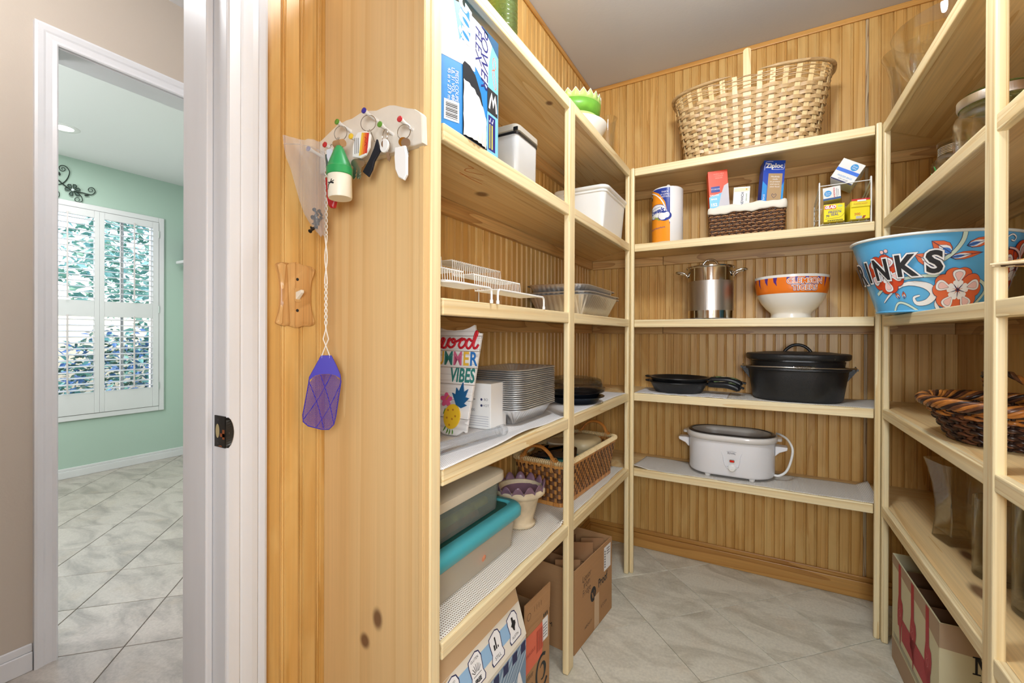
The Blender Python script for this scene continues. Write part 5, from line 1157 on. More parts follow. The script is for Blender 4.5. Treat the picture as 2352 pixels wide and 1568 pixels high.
text('Proof', .044, mat('charcoal print', (46, 46, 48), .7), cp_, EAST(.1205, .075, .155), bold=.0008, sx=.85); flat([ell(-.012, .140, .024, .027, 32)], mat('charcoal print', (46, 46, 48), .7), cp_, E3); flat([q for f in (.0, .3, .6) for q in band([(-.026+.008*f, .150), (-.014, .125+.012*f), (-.004, .152), (.004, .128)], .002, 4)], card, cp_, EAST(.1209, 0, 0))
flat([rect(-.002, .003, .040, .125)], mat('packing tape', (206, 176, 140), .4), cp_, EAST(.1207, 0, 0)); text('ABOUT', .015, mk, cp_, EAST(.1206, -.055, .050), space=1.3); text('E.COM', .015, mk, cp_, EAST(.1206, .085, .058), space=1.3)
flat([rect(.085, .180, .150, .272)], white_ink, cp_, EAST(.1207, 0, 0)); flat([rect(.090, .192+.010*i, .098, .198+.010*i) for i in range(7)]+[rect(.110, .258-.010*i, .140, .261-.010*i) for i in range(3)], ink, cp_, EAST(.1210, 0, 0))
text('OM', .022, mk, cp_, FRONT(.015, -.1655, .075), space=1.3)
# ---------------------------------------------------------------- end wall shelves
z1, z2, z3, z4, z5 = ZB
wk = thing('picnic_basket', 'large oval woven splint basket with upright handle stake on the top shelf', 'basket', (-.060, 2.196, z1+.001))
def oval(u, z):
    f = max(0, z/.312); a = .248+(.302-.248)*f**1.15; b = .118+(.138-.118)*f; e = 2.6
    c, s_ = cos(2*pi*u-pi/2), sin(2*pi*u-pi/2); k = (abs(c)**e+abs(s_)**e)**(-1/e)
    x, y = a*c*k, b*s_*k; n_ = V((abs(c*k)**(e-1)*(1 if c > 0 else -1)/a, abs(s_*k)**(e-1)*(1 if s_ > 0 else -1)/b, 0)).normalized()
    return V((x, y, z)), n_
def arc_even(fn, z, N=600):
    P = [fn(i/N, z)[0] for i in range(N)]; L = [0]
    for i in range(N): L.append(L[-1]+(P[(i+1) % N]-P[i]).length)
    def g(u):
        d = (u % 1)*L[-1]; lo, hi = 0, N
        while hi-lo > 1:
            m_ = (lo+hi)//2
            if L[m_] <= d: lo = m_
            else: hi = m_
        return (lo+(d-L[lo])/max(1e-9, L[lo+1]-L[lo]))/N
    return g
gm = arc_even(oval, .2)
ov = lambda u, z: oval(gm(u), z)
splint = wood('pale oak splint', (206, 174, 128), (194, 160, 112), (166, 130, 86), 'x', fine=.2, vary=.07); stk = wood('cream oak stake', (242, 218, 168), (236, 208, 154), (216, 182, 126), 'z', fine=.15, vary=.05)
weave(wk, ov, 32, [(.021+.0158*i, .0146) for i in range(15)], .0190, .0018, .0046, splint, stk, .008, .306, sub=8, wide={0: .029, 16: .029})
for i in range(5):
    z = .262+.0085*i; pts = []; nr = []
    for k in range(240): p, n_ = ov(k/240, z+.0016*sin(pi*k/6*.5+i*2)); pts.append(p+n_*.0032*cos(pi*(k/6+i))); nr.append(n_)
    MB().tube(pts, .0022, 6, closed=True).build('round_weaver', splint, wk, smooth=60)
for lo, hi, zz in ((.030, .53, .3105), (.47, .962, .3095)):
    pts = [ov(lo+(hi-lo)*k/100, zz) for k in range(101)]; taper = lambda k: min(1, .15+k/10, .15+(100-k)/10)
    MB().tube([p+n_*.006 for p, n_ in pts], [.0085*taper(k) for k in range(101)], 8, flat=.8, upv=(0, 0, 1)).build('rim_hoop', splint, wk, smooth=60)
for zz in (.0055, .0115): ribbon([ov(k/160, zz)[0]+ov(k/160, zz)[1]*.003 for k in range(160)], [ov(k/160, zz)[1] for k in range(160)], .005, .003, True).build('base_hoop', splint, wk, smooth=50)
P = [tuple(ov(k/80, .004)[0].xy) for k in range(80)]; MB().prism(P, .001, .005).build('base', splint, wk)
for u in (0, .5):
    p, n_ = ov(u, .31); x0 = p.x; yy = p.y-n_.y*.0035
    poly = [(x0-.0145, .300)]+[(x0+.0145, .300), (x0+.0145, .400)]+[(x0+.0145*cos(a), .400+.012*sin(a)) for a in [pi*k/10 for k in range(11)]]+[(x0-.0145, .400)]
    mb = MB(); mb.prism(poly, 0, .004, FRONT(0, p.y+.0015, 0)); mb.build('handle_stake', stk, wk, bevel=.001) if u == 0 else None

# second shelf: towel roll, lined wicker basket with cartons, wire rack with cartons
tw = thing('paper_towel_roll', 'paper towel roll in orange printed wrap at the corner end of the second shelf', 'paper towels', (-.385, 2.138, z2+.001))
TR, TH_ = .068, .252
orange = mat('wrap orange', (246, 152, 36), .25); wrapw = mat('wrap white', (242, 242, 244), .22, bump=.25, bscale=40); wrapb = mat('wrap blue', (36, 60, 148), .25); yelw = mat('wrap yellow green', (150, 160, 60), .3)
MB().lathe([(.021, .004), (.021, 0), (TR-.004, 0), (TR, .004), (TR, TH_-.006), (TR-.006, TH_), (.05, TH_+.002), (.021, TH_-.004), (.021, .2), (0, .2)], 56).build('roll', wrapw, tw, smooth=50)
MB().tube(smooth_path([(-.010, -.004, TH_-.002), (-.006, -.008, TH_+.012), (.012, -.004, TH_+.016), (.024, .004, TH_+.003)], 5), [.004+.003*sin(i) for i in range(16)], 6).build('wrap_gather', wrapw, tw, smooth=60)
FA = R(22)                                   # the printed face is turned a little to the corner
TWR = lambda d: (lambda x, y: ((TR+d)*sin(x/TR-FA), -(TR+d)*cos(x/TR-FA), y))
tf = lambda sh, mt, d, nm='print': flat(sh, mt, tw, wrap=TWR(d), cut=.010, name=nm)
tf([rect(-.115, .004, .049, TH_-.008)], orange, .0004)
tf([[(.049, .075)]+[(.049, TH_-.008), (-.040, TH_-.008), (.000, TH_-.03), (.028, TH_-.07)]], wrapb, .0006)
tf(band([(-.055, TH_-.016), (-.015, TH_-.034), (.02, TH_-.075), (.049, .09)], .005), white_ink, .0008)
tf([ell(-.018, .142, .052, .032, 32, rot=8)], wrapb, .0008); tf([ell(-.018, .142, .0495, .0295, 32, rot=8)], white_ink, .0010)
tf(band([(-.075, .105), (-.045, .122), (-.012, .112), (.004, .098)], [.002, .009, .010, .002]), yelw, .0010)
tf([ell(.026, .118, .030, .022, 24)], wrapb, .0011); tf([ell(.012, .120, .014, .014, 18), rect(.016, .108, .034, .132), ell(.036, .122, .011, .013, 18), ell(.018, .107, .012, .006, 14)], white_ink, .0013)
text('Towels', .030, wrapb, tw, wrap=lambda x, y: TWR(.0014)(x-.022, y+.142+.12*x), bold=.001, shear=.3, split=.012); text('Super Absorbent', .0085, wrapb, tw, wrap=lambda x, y: TWR(.0014)(x-.020, y+.158+.12*x))
text('Strong & Absorbent', .0115, wrapb, tw, wrap=lambda x, y: TWR(.0010)(x-.018, y+.066+.05*x))
for i, s_ in enumerate(('THICK', '& LONG', 'LASTING')): text(s_, .0105, white_ink, tw, wrap=(lambda k: (lambda x, y: TWR(.0010)(x+.027, y+.226-.011*k)))(i))
tf([rect(-.058, .200, -.044, .228)], ink, .0009); text('M', .015, white_ink, tw, wrap=lambda x, y: TWR(.0012)(x-.051, y+.218), bold=.0006)
for s_, z in (('162', .020), ('SHT', .012)): text(s_, .008, wrapb, tw, wrap=(lambda zz: (lambda x, y: TWR(.0010)(x-.058, y+zz)))(z))
wi = thing('wicker_basket', 'brown wicker basket with white cloth liner holding cartons on the second shelf', 'basket', (-.0625, 2.165, z2+.001))
wick = [mat('wicker brown', (122, 78, 48), .4, noise_amt=.4, nscale=90), mat('wicker tan', (176, 130, 88), .4, noise_amt=.3, nscale=90), mat('wicker dark', (64, 40, 28), .45)]
aw = rr_at(.136, .078, .008, .141, .083, .008, 0, .115)
def wick_rows(parent, at, n, z0, z1, Ns, rad, mats):
    for c in range(len(mats)):
        mb = MB()
        for r in range(n):
            if r % len(mats) != c: continue
            z = z0+(z1-z0)*r/(n-1); pts = []
            for k in range(Ns*3): p, nn = at(k/(Ns*3), z); pts.append(p+nn*rad*.9*cos(pi*(k/3+r))+V((0, 0, .0012*sin(k*.9+r))))
            mb.tube(pts, rad, 5, closed=True)
        mb.build('weaving', mats[c], parent, smooth=60, kind='stuff')
wick_rows(wi, aw, 25, .003, .112, 62, .0025, [wick[0], wick[1], wick[2]])
for i in range(62):
    u = i/62; MB().tube([aw(u, z)[0]-aw(u, z)[1]*.0 for z in (0, .05, .115)], .0026, 5).build('stake', wick[2], wi)
MB().box(-.13, -.072, .0, .13, .072, .004).build('bottom', wick[0], wi)
cloth = mat('unbleached cotton', (238, 232, 220), .9, bump=.3, bscale=500)
cw = lambda s_, z: .003*sin(s_*47+z*60)+.0016*sin(s_*111)
tray([(.010, .02), (.007, .10), (.004, .125), (.0, .131), (-.005, .128), (-.0075, .118), (-.008, .104), (-.006, .098)], .139, .081, .012, N=200, cap=False, wob=cw).build('cloth_liner', cloth, wi, smooth=70, solid=.002)
MB().tube([p+n_*.0075+V((0, 0, .106+.002*sin(i*.4))) for i, (p, n_) in enumerate([aw(k/120, 0) for k in range(120)])], .0022, 5, closed=True).build('liner_hem', cloth, wi, smooth=60)
rb = carton('bag_carton', 'red and blue carton of bags with torn corner in the lined wicker basket', 'box', (-.1665, 2.130, z2+.096), .078, .055, .200, mat('carton red orange', (232, 82, 50), .4), rot=(R(-3), R(-3), R(12)))
flat([[(-.039, .0), (.039, .0), (.039, .110), (-.039, .085)]], sky1, rb, FRONT(0, -.0281, 0)); flat([[(-.012, .01), (.039, .01), (.039, .140), (.022, .130), (.008, .09)]], mat('grey tear', (206, 204, 212), .6), rb, FRONT(0, -.0284, 0)); flat([rect(-.030, .105, .005, .130)], wrapb, rb, FRONT(0, -.0284, 0)); text('STORAGE', .008, white_ink, rb, FRONT(-.012, -.0287, .118)); text('GALLON', .009, white_ink, rb, FRONT(-.018, -.0284, .092), bold=.0003); text('BAGS', .010, white_ink, rb, FRONT(-.020, -.0284, .075), bold=.0003); text('152', .018, white_ink, rb, FRONT(-.022, -.0284, .050), bold=.0008)
for i, s_ in enumerate(('RESEALABLE', 'STORAGE', 'FREEZER')): text(s_, .0075, mat('pale red print', (252, 190, 170), .5), rb, FRONT(.004, -.0284, .184-.009*i))
sb = carton('bag_carton', 'white carton of sandwich bags low in the lined wicker basket', 'box', (-.0880, 2.125, z2+.040), .062, .050, .172, paperwhite, rot=(R(-6), R(3), R(4)))
text('SANDWICH', .0135, navy, sb, FRONT(.004, -.0254, .112) @ Rz(90), bold=.0002); flat([rect(-.028, .152, .028, .166)], mat('cream print', (236, 222, 190), .5), sb, FRONT(0, -.0254, 0)); flat([ell(.018, .160, .0035, n=12)], mat('gold print', (226, 170, 60), .5), sb, FRONT(0, -.0256, 0)); text('value pack', .008, mat('green print', (110, 140, 80), .6), sb, FRONT(.018, -.0254, .125) @ Rz(90))
zb = carton('bag_carton', 'tall blue carton of bags with brown panel in the lined wicker basket', 'box', (.0185, 2.150, z2+.072), .080, .062, .238, mat('bag box blue', (30, 74, 184), .3), rot=(R(-4), R(5), R(14)))
text('Ziploc', .026, white_ink, zb, FRONT(.0, -.0315, .214), bold=.0010, sx=.95); flat(band([(-.036, .196), (-.032, .230), (-.006, .232)], .0014, 2)+band([(-.010, .199), (.034, .200), (.037, .224)], .0014, 2), white_ink, zb, FRONT(0, -.0314, 0)); flat([rect(-.020, .018, .032, .182)], mat('kraft panel', (182, 152, 112), .6), zb, FRONT(0, -.0314, 0))
flat([[(-.0398, .0), (-.022, .0), (-.022, .13), (-.0398, .15)], [(.032, 0), (.0398, 0), (.0398, .15), (.032, .13)]], mat('bag box azure', (52, 150, 226), .3), zb, FRONT(0, -.0313, 0))
for i, s_ in enumerate(('Mindfully', 'made', 'to protect', 'and store', 'your food')): text(s_, .0088, white_ink, zb, FRONT(.006, -.0318, .168-.0105*i))
for i, s_ in enumerate(('COMMITTED', 'TO HOME')): text(s_, .006, navy, zb, FRONT(.006, -.0318, .064-.009*i))
flat(band([(.006, .078), (-.002, .088), (.0, .096), (.006, .091), (.012, .096), (.014, .088), (.006, .078)], .0014), navy, zb, FRONT(0, -.0318, 0)); text('20 BAGS', .010, white_ink, zb, FRONT(-.031, -.0316, .075) @ Rz(90))
# wire rack
wr2 = thing('wire_rack', 'white wire organiser rack with cartons on the second shelf by the right post', 'wire rack', (0, 0, z2+.001))
fx0, fx1, fy, by = .1885, .3455, 2.066, 2.262
for x in (fx0, fx1):
    pts = smooth_path([(x, fy, 0), (x, fy, .10), (x, fy, .155), (x, fy+.004, .168), (x, fy+.014, .164), (x, fy+.03, .150), (x, by-.02, .128), (x, by-.004, .120), (x, by, .108), (x, by, .06), (x, by, 0)], 4); MB().tube(pts, .0026, 8).build('side_frame', white_coat, wr2, smooth=60)
    for zz in (.026, .052, .078, .104, .130): MB().tube([(x, fy, zz), (x, by, zz*.8)], .0014, 6).build('side_wire', white_coat, wr2)
for zz, yy in ((.158, fy+.012), (.112, by), (.066, by), (.008, by), (.010, fy+.02), (.010, fy+.09)): MB().tube([(fx0, yy, zz), (fx1, yy, zz)], .0016, 6).build('cross_wire', white_coat, wr2)
for i in range(7): x = fx0+.012+(fx1-fx0-.024)*i/6; MB().tube([(x, fy+.012, .012), (x, by, .012)], .0013, 6).build('floor_wire', white_coat, wr2)
yb = mat('cling box yellow', (246, 226, 44), .3)
def wrapbox(label, x, rz, w):
    t = carton('wrap_carton', label, 'box', (x, 2.155, z2+.0150), w, .19, .066, yb, rz); t.location.y = 2.153; return t
g1 = wrapbox('yellow carton of press wrap with red name panel, end on in the wire rack', .2370, -2, .064)
flat([rect(-.030, .048, .006, .062)], mat('name red', (206, 44, 50), .4), g1, FRONT(0, -.0953, 0)); text('GLAD', .015, white_ink, g1, FRONT(-.012, -.0956, .055), bold=.0009, shear=.2, sx=.85); text("PRESS'N", .0115, wrapb, g1, FRONT(.002, -.0953, .035), bold=.0002); text('SEAL', .0115, wrapb, g1, FRONT(.002, -.0953, .0255), bold=.0002); text('70', .011, navy, g1, FRONT(-.020, -.0953, .0215), bold=.0004)
text('WINTER EDITION', .005, mat('grey ink', (120, 120, 128), .6), g1, FRONT(.004, -.0953, .0435)); flat([ell(.018, .056, .008, .005, 12)], mat('pale green print', (190, 210, 120), .5), g1, FRONT(0, -.0953, 0)); flat(band([(-.028, .0115), (.010, .0125), (.024, .018), (.0305, .028)], .0012), mat('dark olive print', (120, 110, 30), .5), g1, FRONT(0, -.0953, 0)); flat([rect(-.02+.006*i, .002, -.016+.006*i, .006) for i in range(8)], ink, g1, FRONT(0, -.0953, 0))
g2 = wrapbox('yellow carton of plastic wrap with red edge, nearest the right post in the wire rack', .3065, 3, .058)
MB().box(-.027, -.004, 0, .029, 0, .024, Matrix.Translation((0, -.0955, .045)) @ Rx(10)).build('flap', yb, g2); flat([rect(-.027, .0655, .027, .072)], mat('name red', (206, 44, 50), .4), g2, FRONT(0, -.1042, 0)); flat([rect(-.010, .062, .016, .068)], white_ink, g2, FRONT(0, -.1045, 0)); text('PLASTIC WRAP', .006, mat('orange print', (214, 120, 50), .5), g2, FRONT(.0, -.1030, .054)); text('200', .012, mat('orange print', (214, 120, 50), .5), g2, FRONT(-.008, -.0953, .018), bold=.0004)
flat([rect(-.012, .001, .006, .011)], mat('grey print', (190, 186, 180), .5), g2, FRONT(0, -.0953, 0)); flat([[(.006, .001), (.012, .001), (.018, .011), (.010, .011)]], mat('dark red print', (150, 50, 40), .5), g2, FRONT(0, -.0953, 0))
ring_b = mat('round blue logo', (54, 150, 214), .4)
def plain_box(label, loc, w, d, h, rot):
    # carton standing on its end, its printed end facing the room
    t = thing('foil_carton', label, 'box', loc, 0, None, rot); MB().box(-w/2, 0, -h/2, w/2, d, h/2).build('body', paperwhite, t, bevel=.001); return t
p1 = plain_box('white carton with round blue mark and red word, leaning low in the wire rack', (.2280, 2.0755, z2+.1265), .055, .17, .048, (R(8), R(-3), R(-6)))
flat([ell(-.012, .001, .0115, n=20)], ring_b, p1, FRONT(0, -.0004, 0)); text('Great', .0065, white_ink, p1, FRONT(-.012, -.0007, .004)); text('Value', .0065, white_ink, p1, FRONT(-.012, -.0007, -.003)); text('SANDWICH', .0072, mat('name red', (206, 44, 50), .4), p1, FRONT(.008, -.0004, 0) @ Rz(90), bold=.0002); flat([rect(.015, -.016, .0165, .016), rect(.020, -.012, .0212, .012)], mat('grey ink', (120, 120, 128), .6), p1, FRONT(0, -.0004, 0)); flat([rect(-.0274, -.0239, .0274, -.0165)], mat('steel blue print', (40, 84, 140), .5), p1, FRONT(0, -.0004, 0))
p2 = plain_box('larger white carton with blue stripe and round blue mark, tilted in the wire rack', (.2770, 2.078, z2+.2010), .078, .17, .078, (R(6), R(33), R(-3)))
flat([ell(.012, .020, .0125, n=24)], ring_b, p2, FRONT(0, -.0004, 0)); text('Great', .0070, white_ink, p2, FRONT(.012, -.0007, .0235)); text('Value', .0070, white_ink, p2, FRONT(.012, -.0007, .0165)); flat([rect(-.0385, -.006, .0385, .006)], mat('stripe blue', (50, 112, 220), .4), p2, FRONT(0, -.0004, 0)); text('FREEZER BAGS', .0078, ring_b, p2, FRONT(.002, -.0004, -.020)); text('gallon storage', .0062, mat('grey ink', (120, 120, 128), .6), p2, FRONT(.002, -.0004, -.029)); flat([rect(-.038, -.0388, .038, -.0345)], navy, p2, FRONT(0, -.0004, 0))

# third shelf: stock pot on a scrap of liner, printed bowl
lr = tag(MB().sheet(lambda u, v: (-.318+.225*u, 2.075+.155*v, z3+.0012+.0008*sin(9*u+5*v)), 16, 10).build('shelf_liner', liner_g, smooth=60, solid=.0014), 'small scrap of grid liner under the stock pot', 'shelf liner', 'non-slip shelf liners')
sk = thing('stock_pot', 'tall stainless stock pot with lid and loop handles on the third shelf', 'pot', (-.204, 2.160, z3+.0024))
MB().lathe([(0, 0), (.088, 0), (.092, .003), (.0925, .036)], 64).build('base_band', steel, sk, smooth=40); MB().lathe([(.0925, .036), (.0930, .166)], 64).build('brushed_band', brushed, sk, smooth=40); MB().lathe([(.0930, .166), (.0935, .222), (.0965, .225)], 64).build('body', steel, sk, smooth=40)
MB().lathe([(.0975, .225), (.101, .226), (.1015, .2295), (.097, .232), (.088, .2325), (.06, .238), (0, .242)], 64).build('lid', steel, sk, smooth=40)
MB().tube(smooth_path([(-.032, 0, .236), (-.030, 0, .246), (-.016, 0, .262), (0, 0, .266), (.016, 0, .262), (.030, 0, .246), (.032, 0, .236)], 5), .0042, 8).build('lid_handle', steel, sk, smooth=60)
for s_ in (-1, 1):
    MB().tube(smooth_path([(s_*.092, -.028, .192), (s_*.108, -.030, .207), (s_*.135, -.026, .213), (s_*.144, 0, .214), (s_*.135, .026, .213), (s_*.108, .030, .207), (s_*.092, .028, .192)], 5), .0046, 8).build('handle', steel, sk, smooth=60)
    for yy in (-.028, .028): MB().lathe([(0, .006), (.006, .004), (.007, 0)], 12, T(s_*.091, yy, .192) @ Ry(90*s_)).build('rivet', steel, sk, smooth=50)
cb_ = thing('serving_bowl', 'white footed serving bowl with orange tiger striped lettered band on the third shelf', 'bowl', (.102, 2.182, z3+.001))
bo_w = mat('bowl glaze white', (242, 240, 234), .25, coat=.3); bo_o = mat('bowl orange', (240, 124, 34), .3); bo_p = mat('bowl purple', (82, 44, 130), .35)
bp = [(0, .004), (.064, .004), (.068, 0), (.073, 0), (.074, .004), (.0715, .016), (.074, .024), (.090, .040), (.107, .062), (.119, .086), (.1265, .108), (.130, .130), (.1335, .166), (.134, .170), (.1315, .171), (.1285, .165), (.124, .12), (.112, .086), (.090, .050), (.05, .03), (0, .028)]
MB().lathe(bp, 72).build('body', bo_w, cb_, smooth=50)
def brad(z):
    for (r0, a), (r1, b) in zip(bp[5:], bp[6:]):
        if a <= z <= b: return r0+(r1-r0)*(z-a)/(b-a)
    return .133
BA = R(-16)
BW = lambda d: (lambda x, y: ((brad(y)+d)*sin(x/.131+BA*0), -(brad(y)+d)*cos(x/.131+BA*0), y))
MB().lathe([(brad(z)+.0004, z) for z in (.098, .105, .108, .115, .125, .130, .14, .15, .160)], 96).build('band', bo_o, cb_, smooth=50)
rg = random.Random(5); st = []
for i in range(22):
    x = -.39+.037*i+rg.uniform(-.006, .006); w_ = rg.uniform(.004, .008); l_ = rg.uniform(.018, .042)
    st.append([(x-w_, .160), (x-w_*.4-.003, .160-l_*.5), (x+rg.uniform(-.003, .006), .160-l_), (x+w_*.5, .160-l_*.45), (x+w_, .160)][::-1])
flat(st, bo_p, cb_, wrap=BW(.0008), cut=.010)
for d, b_, mt in ((.0012, .0030, bo_p), (.0016, .0018, white_ink), (.0020, .0, bo_o)):
    text('CLEMSON', .0285, mt, cb_, wrap=(lambda dd: (lambda x, y: BW(dd)(x+.045, y+.1425)))(d), bold=b_+.0003, sx=1.0, split=.012); text('TIGERS', .0285, mt, cb_, wrap=(lambda dd: (lambda x, y: BW(dd)(x+.044, y+.1165)))(d), bold=b_+.0003, sx=1.02, split=.012)

# fourth shelf: liner, skillets with camouflage sleeves, oval dutch oven
wvb = lambda u, v: (0, .004*sin(u*17), .0016*(1-v)*abs(sin(u*25)))
liner('white grid liner under the iron skillets', -.514, -.130, 2.064, 2.30, z4, liner_w, wvb, nx=60, ny=20); liner('grey white grid liner under the dutch oven', -.128, .395, 2.066, 2.30, z4, liner_g, lambda u, v: (0, .003*sin(u*11), .006*max(0, u-.88)/.12*v), nx=60, ny=20)
camo = [mat('camouflage tan', (186, 172, 140), .8), mat('camouflage green', (86, 104, 66), .8), mat('camouflage black', (34, 36, 34), .8)]
def skillet(label, loc, r0, r1, h, an, tab):
    t = thing('skillet', label, 'skillet', loc, R(an), 'nested iron skillets')
    MB().lathe([(0, 0), (r0-.004, 0), (r0, .004), (r1-.002, h-.006), (r1+.004, h-.004), (r1+.004, h), (r1-.004, h), (r0-.008, .008), (0, .006)], 64, wob=lambda a, r, z: 1+(.018*math.exp(-((abs(a-pi/2)-0)/.12)**2)+.018*math.exp(-((a-3*pi/2)/.12)**2) if z > h-.008 and r > r1-.006 else 0)).build('pan', black_iron, t, smooth=40)
    hp = smooth_path([(r1-.004, 0, h-.010), (r1+.03, 0, h-.008), (r1+.10, 0, h-.006), (r1+.15, 0, h-.016)], 5)
    MB().tube(hp, .009, 8, flat=.55, upv=(0, 0, 1)).build('handle', black_iron, t, smooth=50)
    if tab: MB().tube(smooth_path([(-r1+.002, -.022, h-.006), (-r1-.018, -.016, h-.004), (-r1-.024, 0, h-.004), (-r1-.018, .016, h-.004), (-r1+.002, .022, h-.006)], 5), .0042, 8).build('helper_handle', black_iron, t, smooth=50)
    sl = smooth_path([(r1+.008, 0, h-.007), (r1+.03, 0, h-.006), (r1+.08, 0, h-.006), (r1+.115, 0, h-.014), (r1+.135, 0, h-.024)], 5); n = len(sl)
    s_ = MB().tube(sl, [.021+.003*sin(pi*i/(n-1)) if i < n-2 else .012 for i in range(n)], 14, flat=.62, upv=(0, 0, 1)).build('handle_sleeve', black_pl, t, smooth=60)
    rg = random.Random(int(r0*1e4)); 
    for k in range(2):
        sh_ = []
        for i in range(9):
            cx, cy = rg.uniform(r1+.016, r1+.112), rg.uniform(-.013, .013); sh_.append([(cx+rg.uniform(.004, .012)*cos(a), cy+rg.uniform(.003, .007)*sin(a)) for a in [2*pi*j/7 for j in range(7)]])
        def up_(x, y, k=k):
            f = min(n-1.001, max(0, (x-r1-.008)/.127*(n-1))); i = int(f); p = sl[i].lerp(sl[i+1], f-i); q = min(1, abs(y)/.022)
            return (p.x, y, p.z+.0158*sqrt(max(.02, 1-q*q))+.0006+.0002*k)
        flat(sh_, camo[k], s_, wrap=up_, cut=.006)
    return t
skillet('lower iron skillet of the nested pair on the white liner', (-.345, 2.205, z4+.0026), .104, .128, .050, -7, True)
skillet('upper iron skillet nested in the other, with camouflage handle sleeve', (-.342, 2.208, z4+.0225), .104, .130, .050, -3, True)
do = thing('dutch_oven', 'black cast iron oval dutch oven with coil grip bail and lid', 'dutch oven', (.123, 2.198, z4+.003))
tray([(.034, .0), (.026, .001), (.020, .008), (.006, .10), (.003, .122), (-.006, .126), (-.006, .133), (.004, .135), (.012, .13), (.024, .02), (.05, .01)], .180, .142, .14).build('pot', black_iron, do, smooth=45)
tray([(.012, .135), (.010, .150), (.008, .158), (.016, .160)], .176, .140, .138, cap=2).build('lid_skirt', black_iron, do, smooth=40)
tray([(.0, .166), (-.004, .170), (-.006, .178), (-.006, .186), (-.001, .190), (.02, .191), (.06, .196), (.11, .198)], .180, .142, .14, cap=2).build('lid', black_iron, do, smooth=45)
tray([(.014, .158), (.014, .168)], .178, .140, .138, cap=2).build('lid_gap', black_pl, do)
MB().tube(smooth_path([(-.045, .0, .192), (-.036, 0, .206), (-.016, 0, .222), (.006, 0, .226), (.028, 0, .220), (.046, 0, .204), (.052, 0, .192)], 5), .0065, 8).build('lid_handle', black_iron, do, smooth=60)
for s_ in (-1, 1):
    mb = MB(); mb.box(min(s_*.178, s_*.206), -.016, .124, max(s_*.178, s_*.206), .016, .132); mb.add([(s_*.172, -.008, .124), (s_*.172, .008, .124), (s_*.203, .008, .124), (s_*.203, -.008, .124), (s_*.168, -.006, .075), (s_*.168, .006, .075)], [(0, 3, 4), (1, 5, 2), (0, 4, 5, 1), (3, 2, 5, 4)]); mb.build('ear', black_iron, do)
    MB().tube([(s_*.197+.0*sin(a), -.010+.006*cos(a), .132+.008*sin(a)) for a in [2*pi*i/12 for i in range(12)]], .0022, 6, closed=True).build('bail_eye', nick, do)
bail = smooth_path([(-.197, -.010, .136), (-.19, -.06, .137), (-.15, -.112, .138), (-.07, -.145, .139), (.0, -.151, .139), (.07, -.146, .139), (.15, -.112, .138), (.19, -.06, .137), (.197, -.010, .136)], 6)
MB().tube(bail, .0028, 8).build('bail', nick, do, smooth=60)
MB().tube([(-.018+.072*t/150, -.151+.004*(t/150-.4)**2*8+(.0058+.0030*sin(pi*t/150))*cos(t*.9), .1395+(.0058+.0030*sin(pi*t/150))*sin(t*.9)) for t in range(151)], .0011, 5).build('coil_grip', nick, do, smooth=60)

# fifth shelf: liner, slow cooker
liner('white grid liner with lifted ends under the slow cooker', -.522, .375, 2.062, 2.29, z5, liner_g, lambda u, v: (.012*sin(v*2)*(1 if u < .02 else 0), .003*sin(u*23), .012*max(0, .08-u)/.08*(1-v)+.022*max(0, u-.955)/.045*v+.0012*abs(sin(u*40))*(1-v)), nx=90, ny=24)
sc_ = thing('slow_cooker', 'white oval slow cooker with red switch light and dial on the fifth shelf', 'slow cooker', (-.122, 2.200, z5+.003))
cw_ = mat('slow cooker white', (238, 238, 242), .3, coat=.2)
tray([(.014, .010), (.006, .012), (.002, .020), (0, .150), (.0, .156), (.006, .158)], .172, .112, .11, N=120).build('housing', cw_, sc_, smooth=50)
crk = mat('crock glaze', (222, 218, 214), .2, coat=.4); crkin = mat('crock inside', (212, 204, 194), .3)
tray([(.004, .156), (-.006, .158), (-.010, .164), (-.011, .174), (-.008, .182), (.004, .184)], .172, .112, .11, N=120, cap=False).build('crock', crk, sc_, smooth=50)
tray([(.05, .03), (.03, .035), (.014, .12), (.010, .174), (.004, .184)], .172, .112, .11, N=120).build('crock_inside', crkin, sc_, smooth=50)
tray([(-.002, .1845), (.002, .188), (.012, .189), (.012, .185)], .172, .112, .11, N=120, cap=False).build('lid_rim', mat('dark lid rim', (80, 74, 70), .3, .6), sc_, smooth=50); tray([(.012, .186), (.03, .190), (.07, .192)], .172, .112, .11, N=120, cap=False).build('glass_lid', clear_pl, sc_, smooth=60)
for s_ in (-1, 1):
    mb = MB(); M_ = T(s_*.170, 0, .128); mb.add([(0, -.030, -.026), (0, .030, -.026), (0, .030, .004), (0, -.030, .004), (s_*.016, -.028, -.010), (s_*.016, .028, -.010), (s_*.044, -.026, .002), (s_*.044, .026, .002), (s_*.046, .026, .014), (s_*.046, -.026, .014), (0, -.030, .016), (0, .030, .016)], [(0, 1, 5, 4), (4, 5, 7, 6), (6, 7, 8, 9), (9, 8, 11, 10), (0, 4, 6, 9, 10), (1, 11, 8, 7, 5), (0, 10, 11, 1)], M_); mb.build('handle', cw_, sc_, bevel=.003, fix=True)
    MB().rbox(min(s_*.168, s_*.196), -.024, .164, max(s_*.168, s_*.196), .024, .176, .008).build('crock_grip', crk, sc_, bevel=.003)
for x, y in ((-.085, -.085), (.085, -.085), (-.085, .085), (.085, .085)): MB().lathe([(0, 0), (.011, 0), (.012, .012), (0, .012)], 14, T(x, y, 0)).build('foot', white_pl, sc_, smooth=40)
fy_ = -.1124
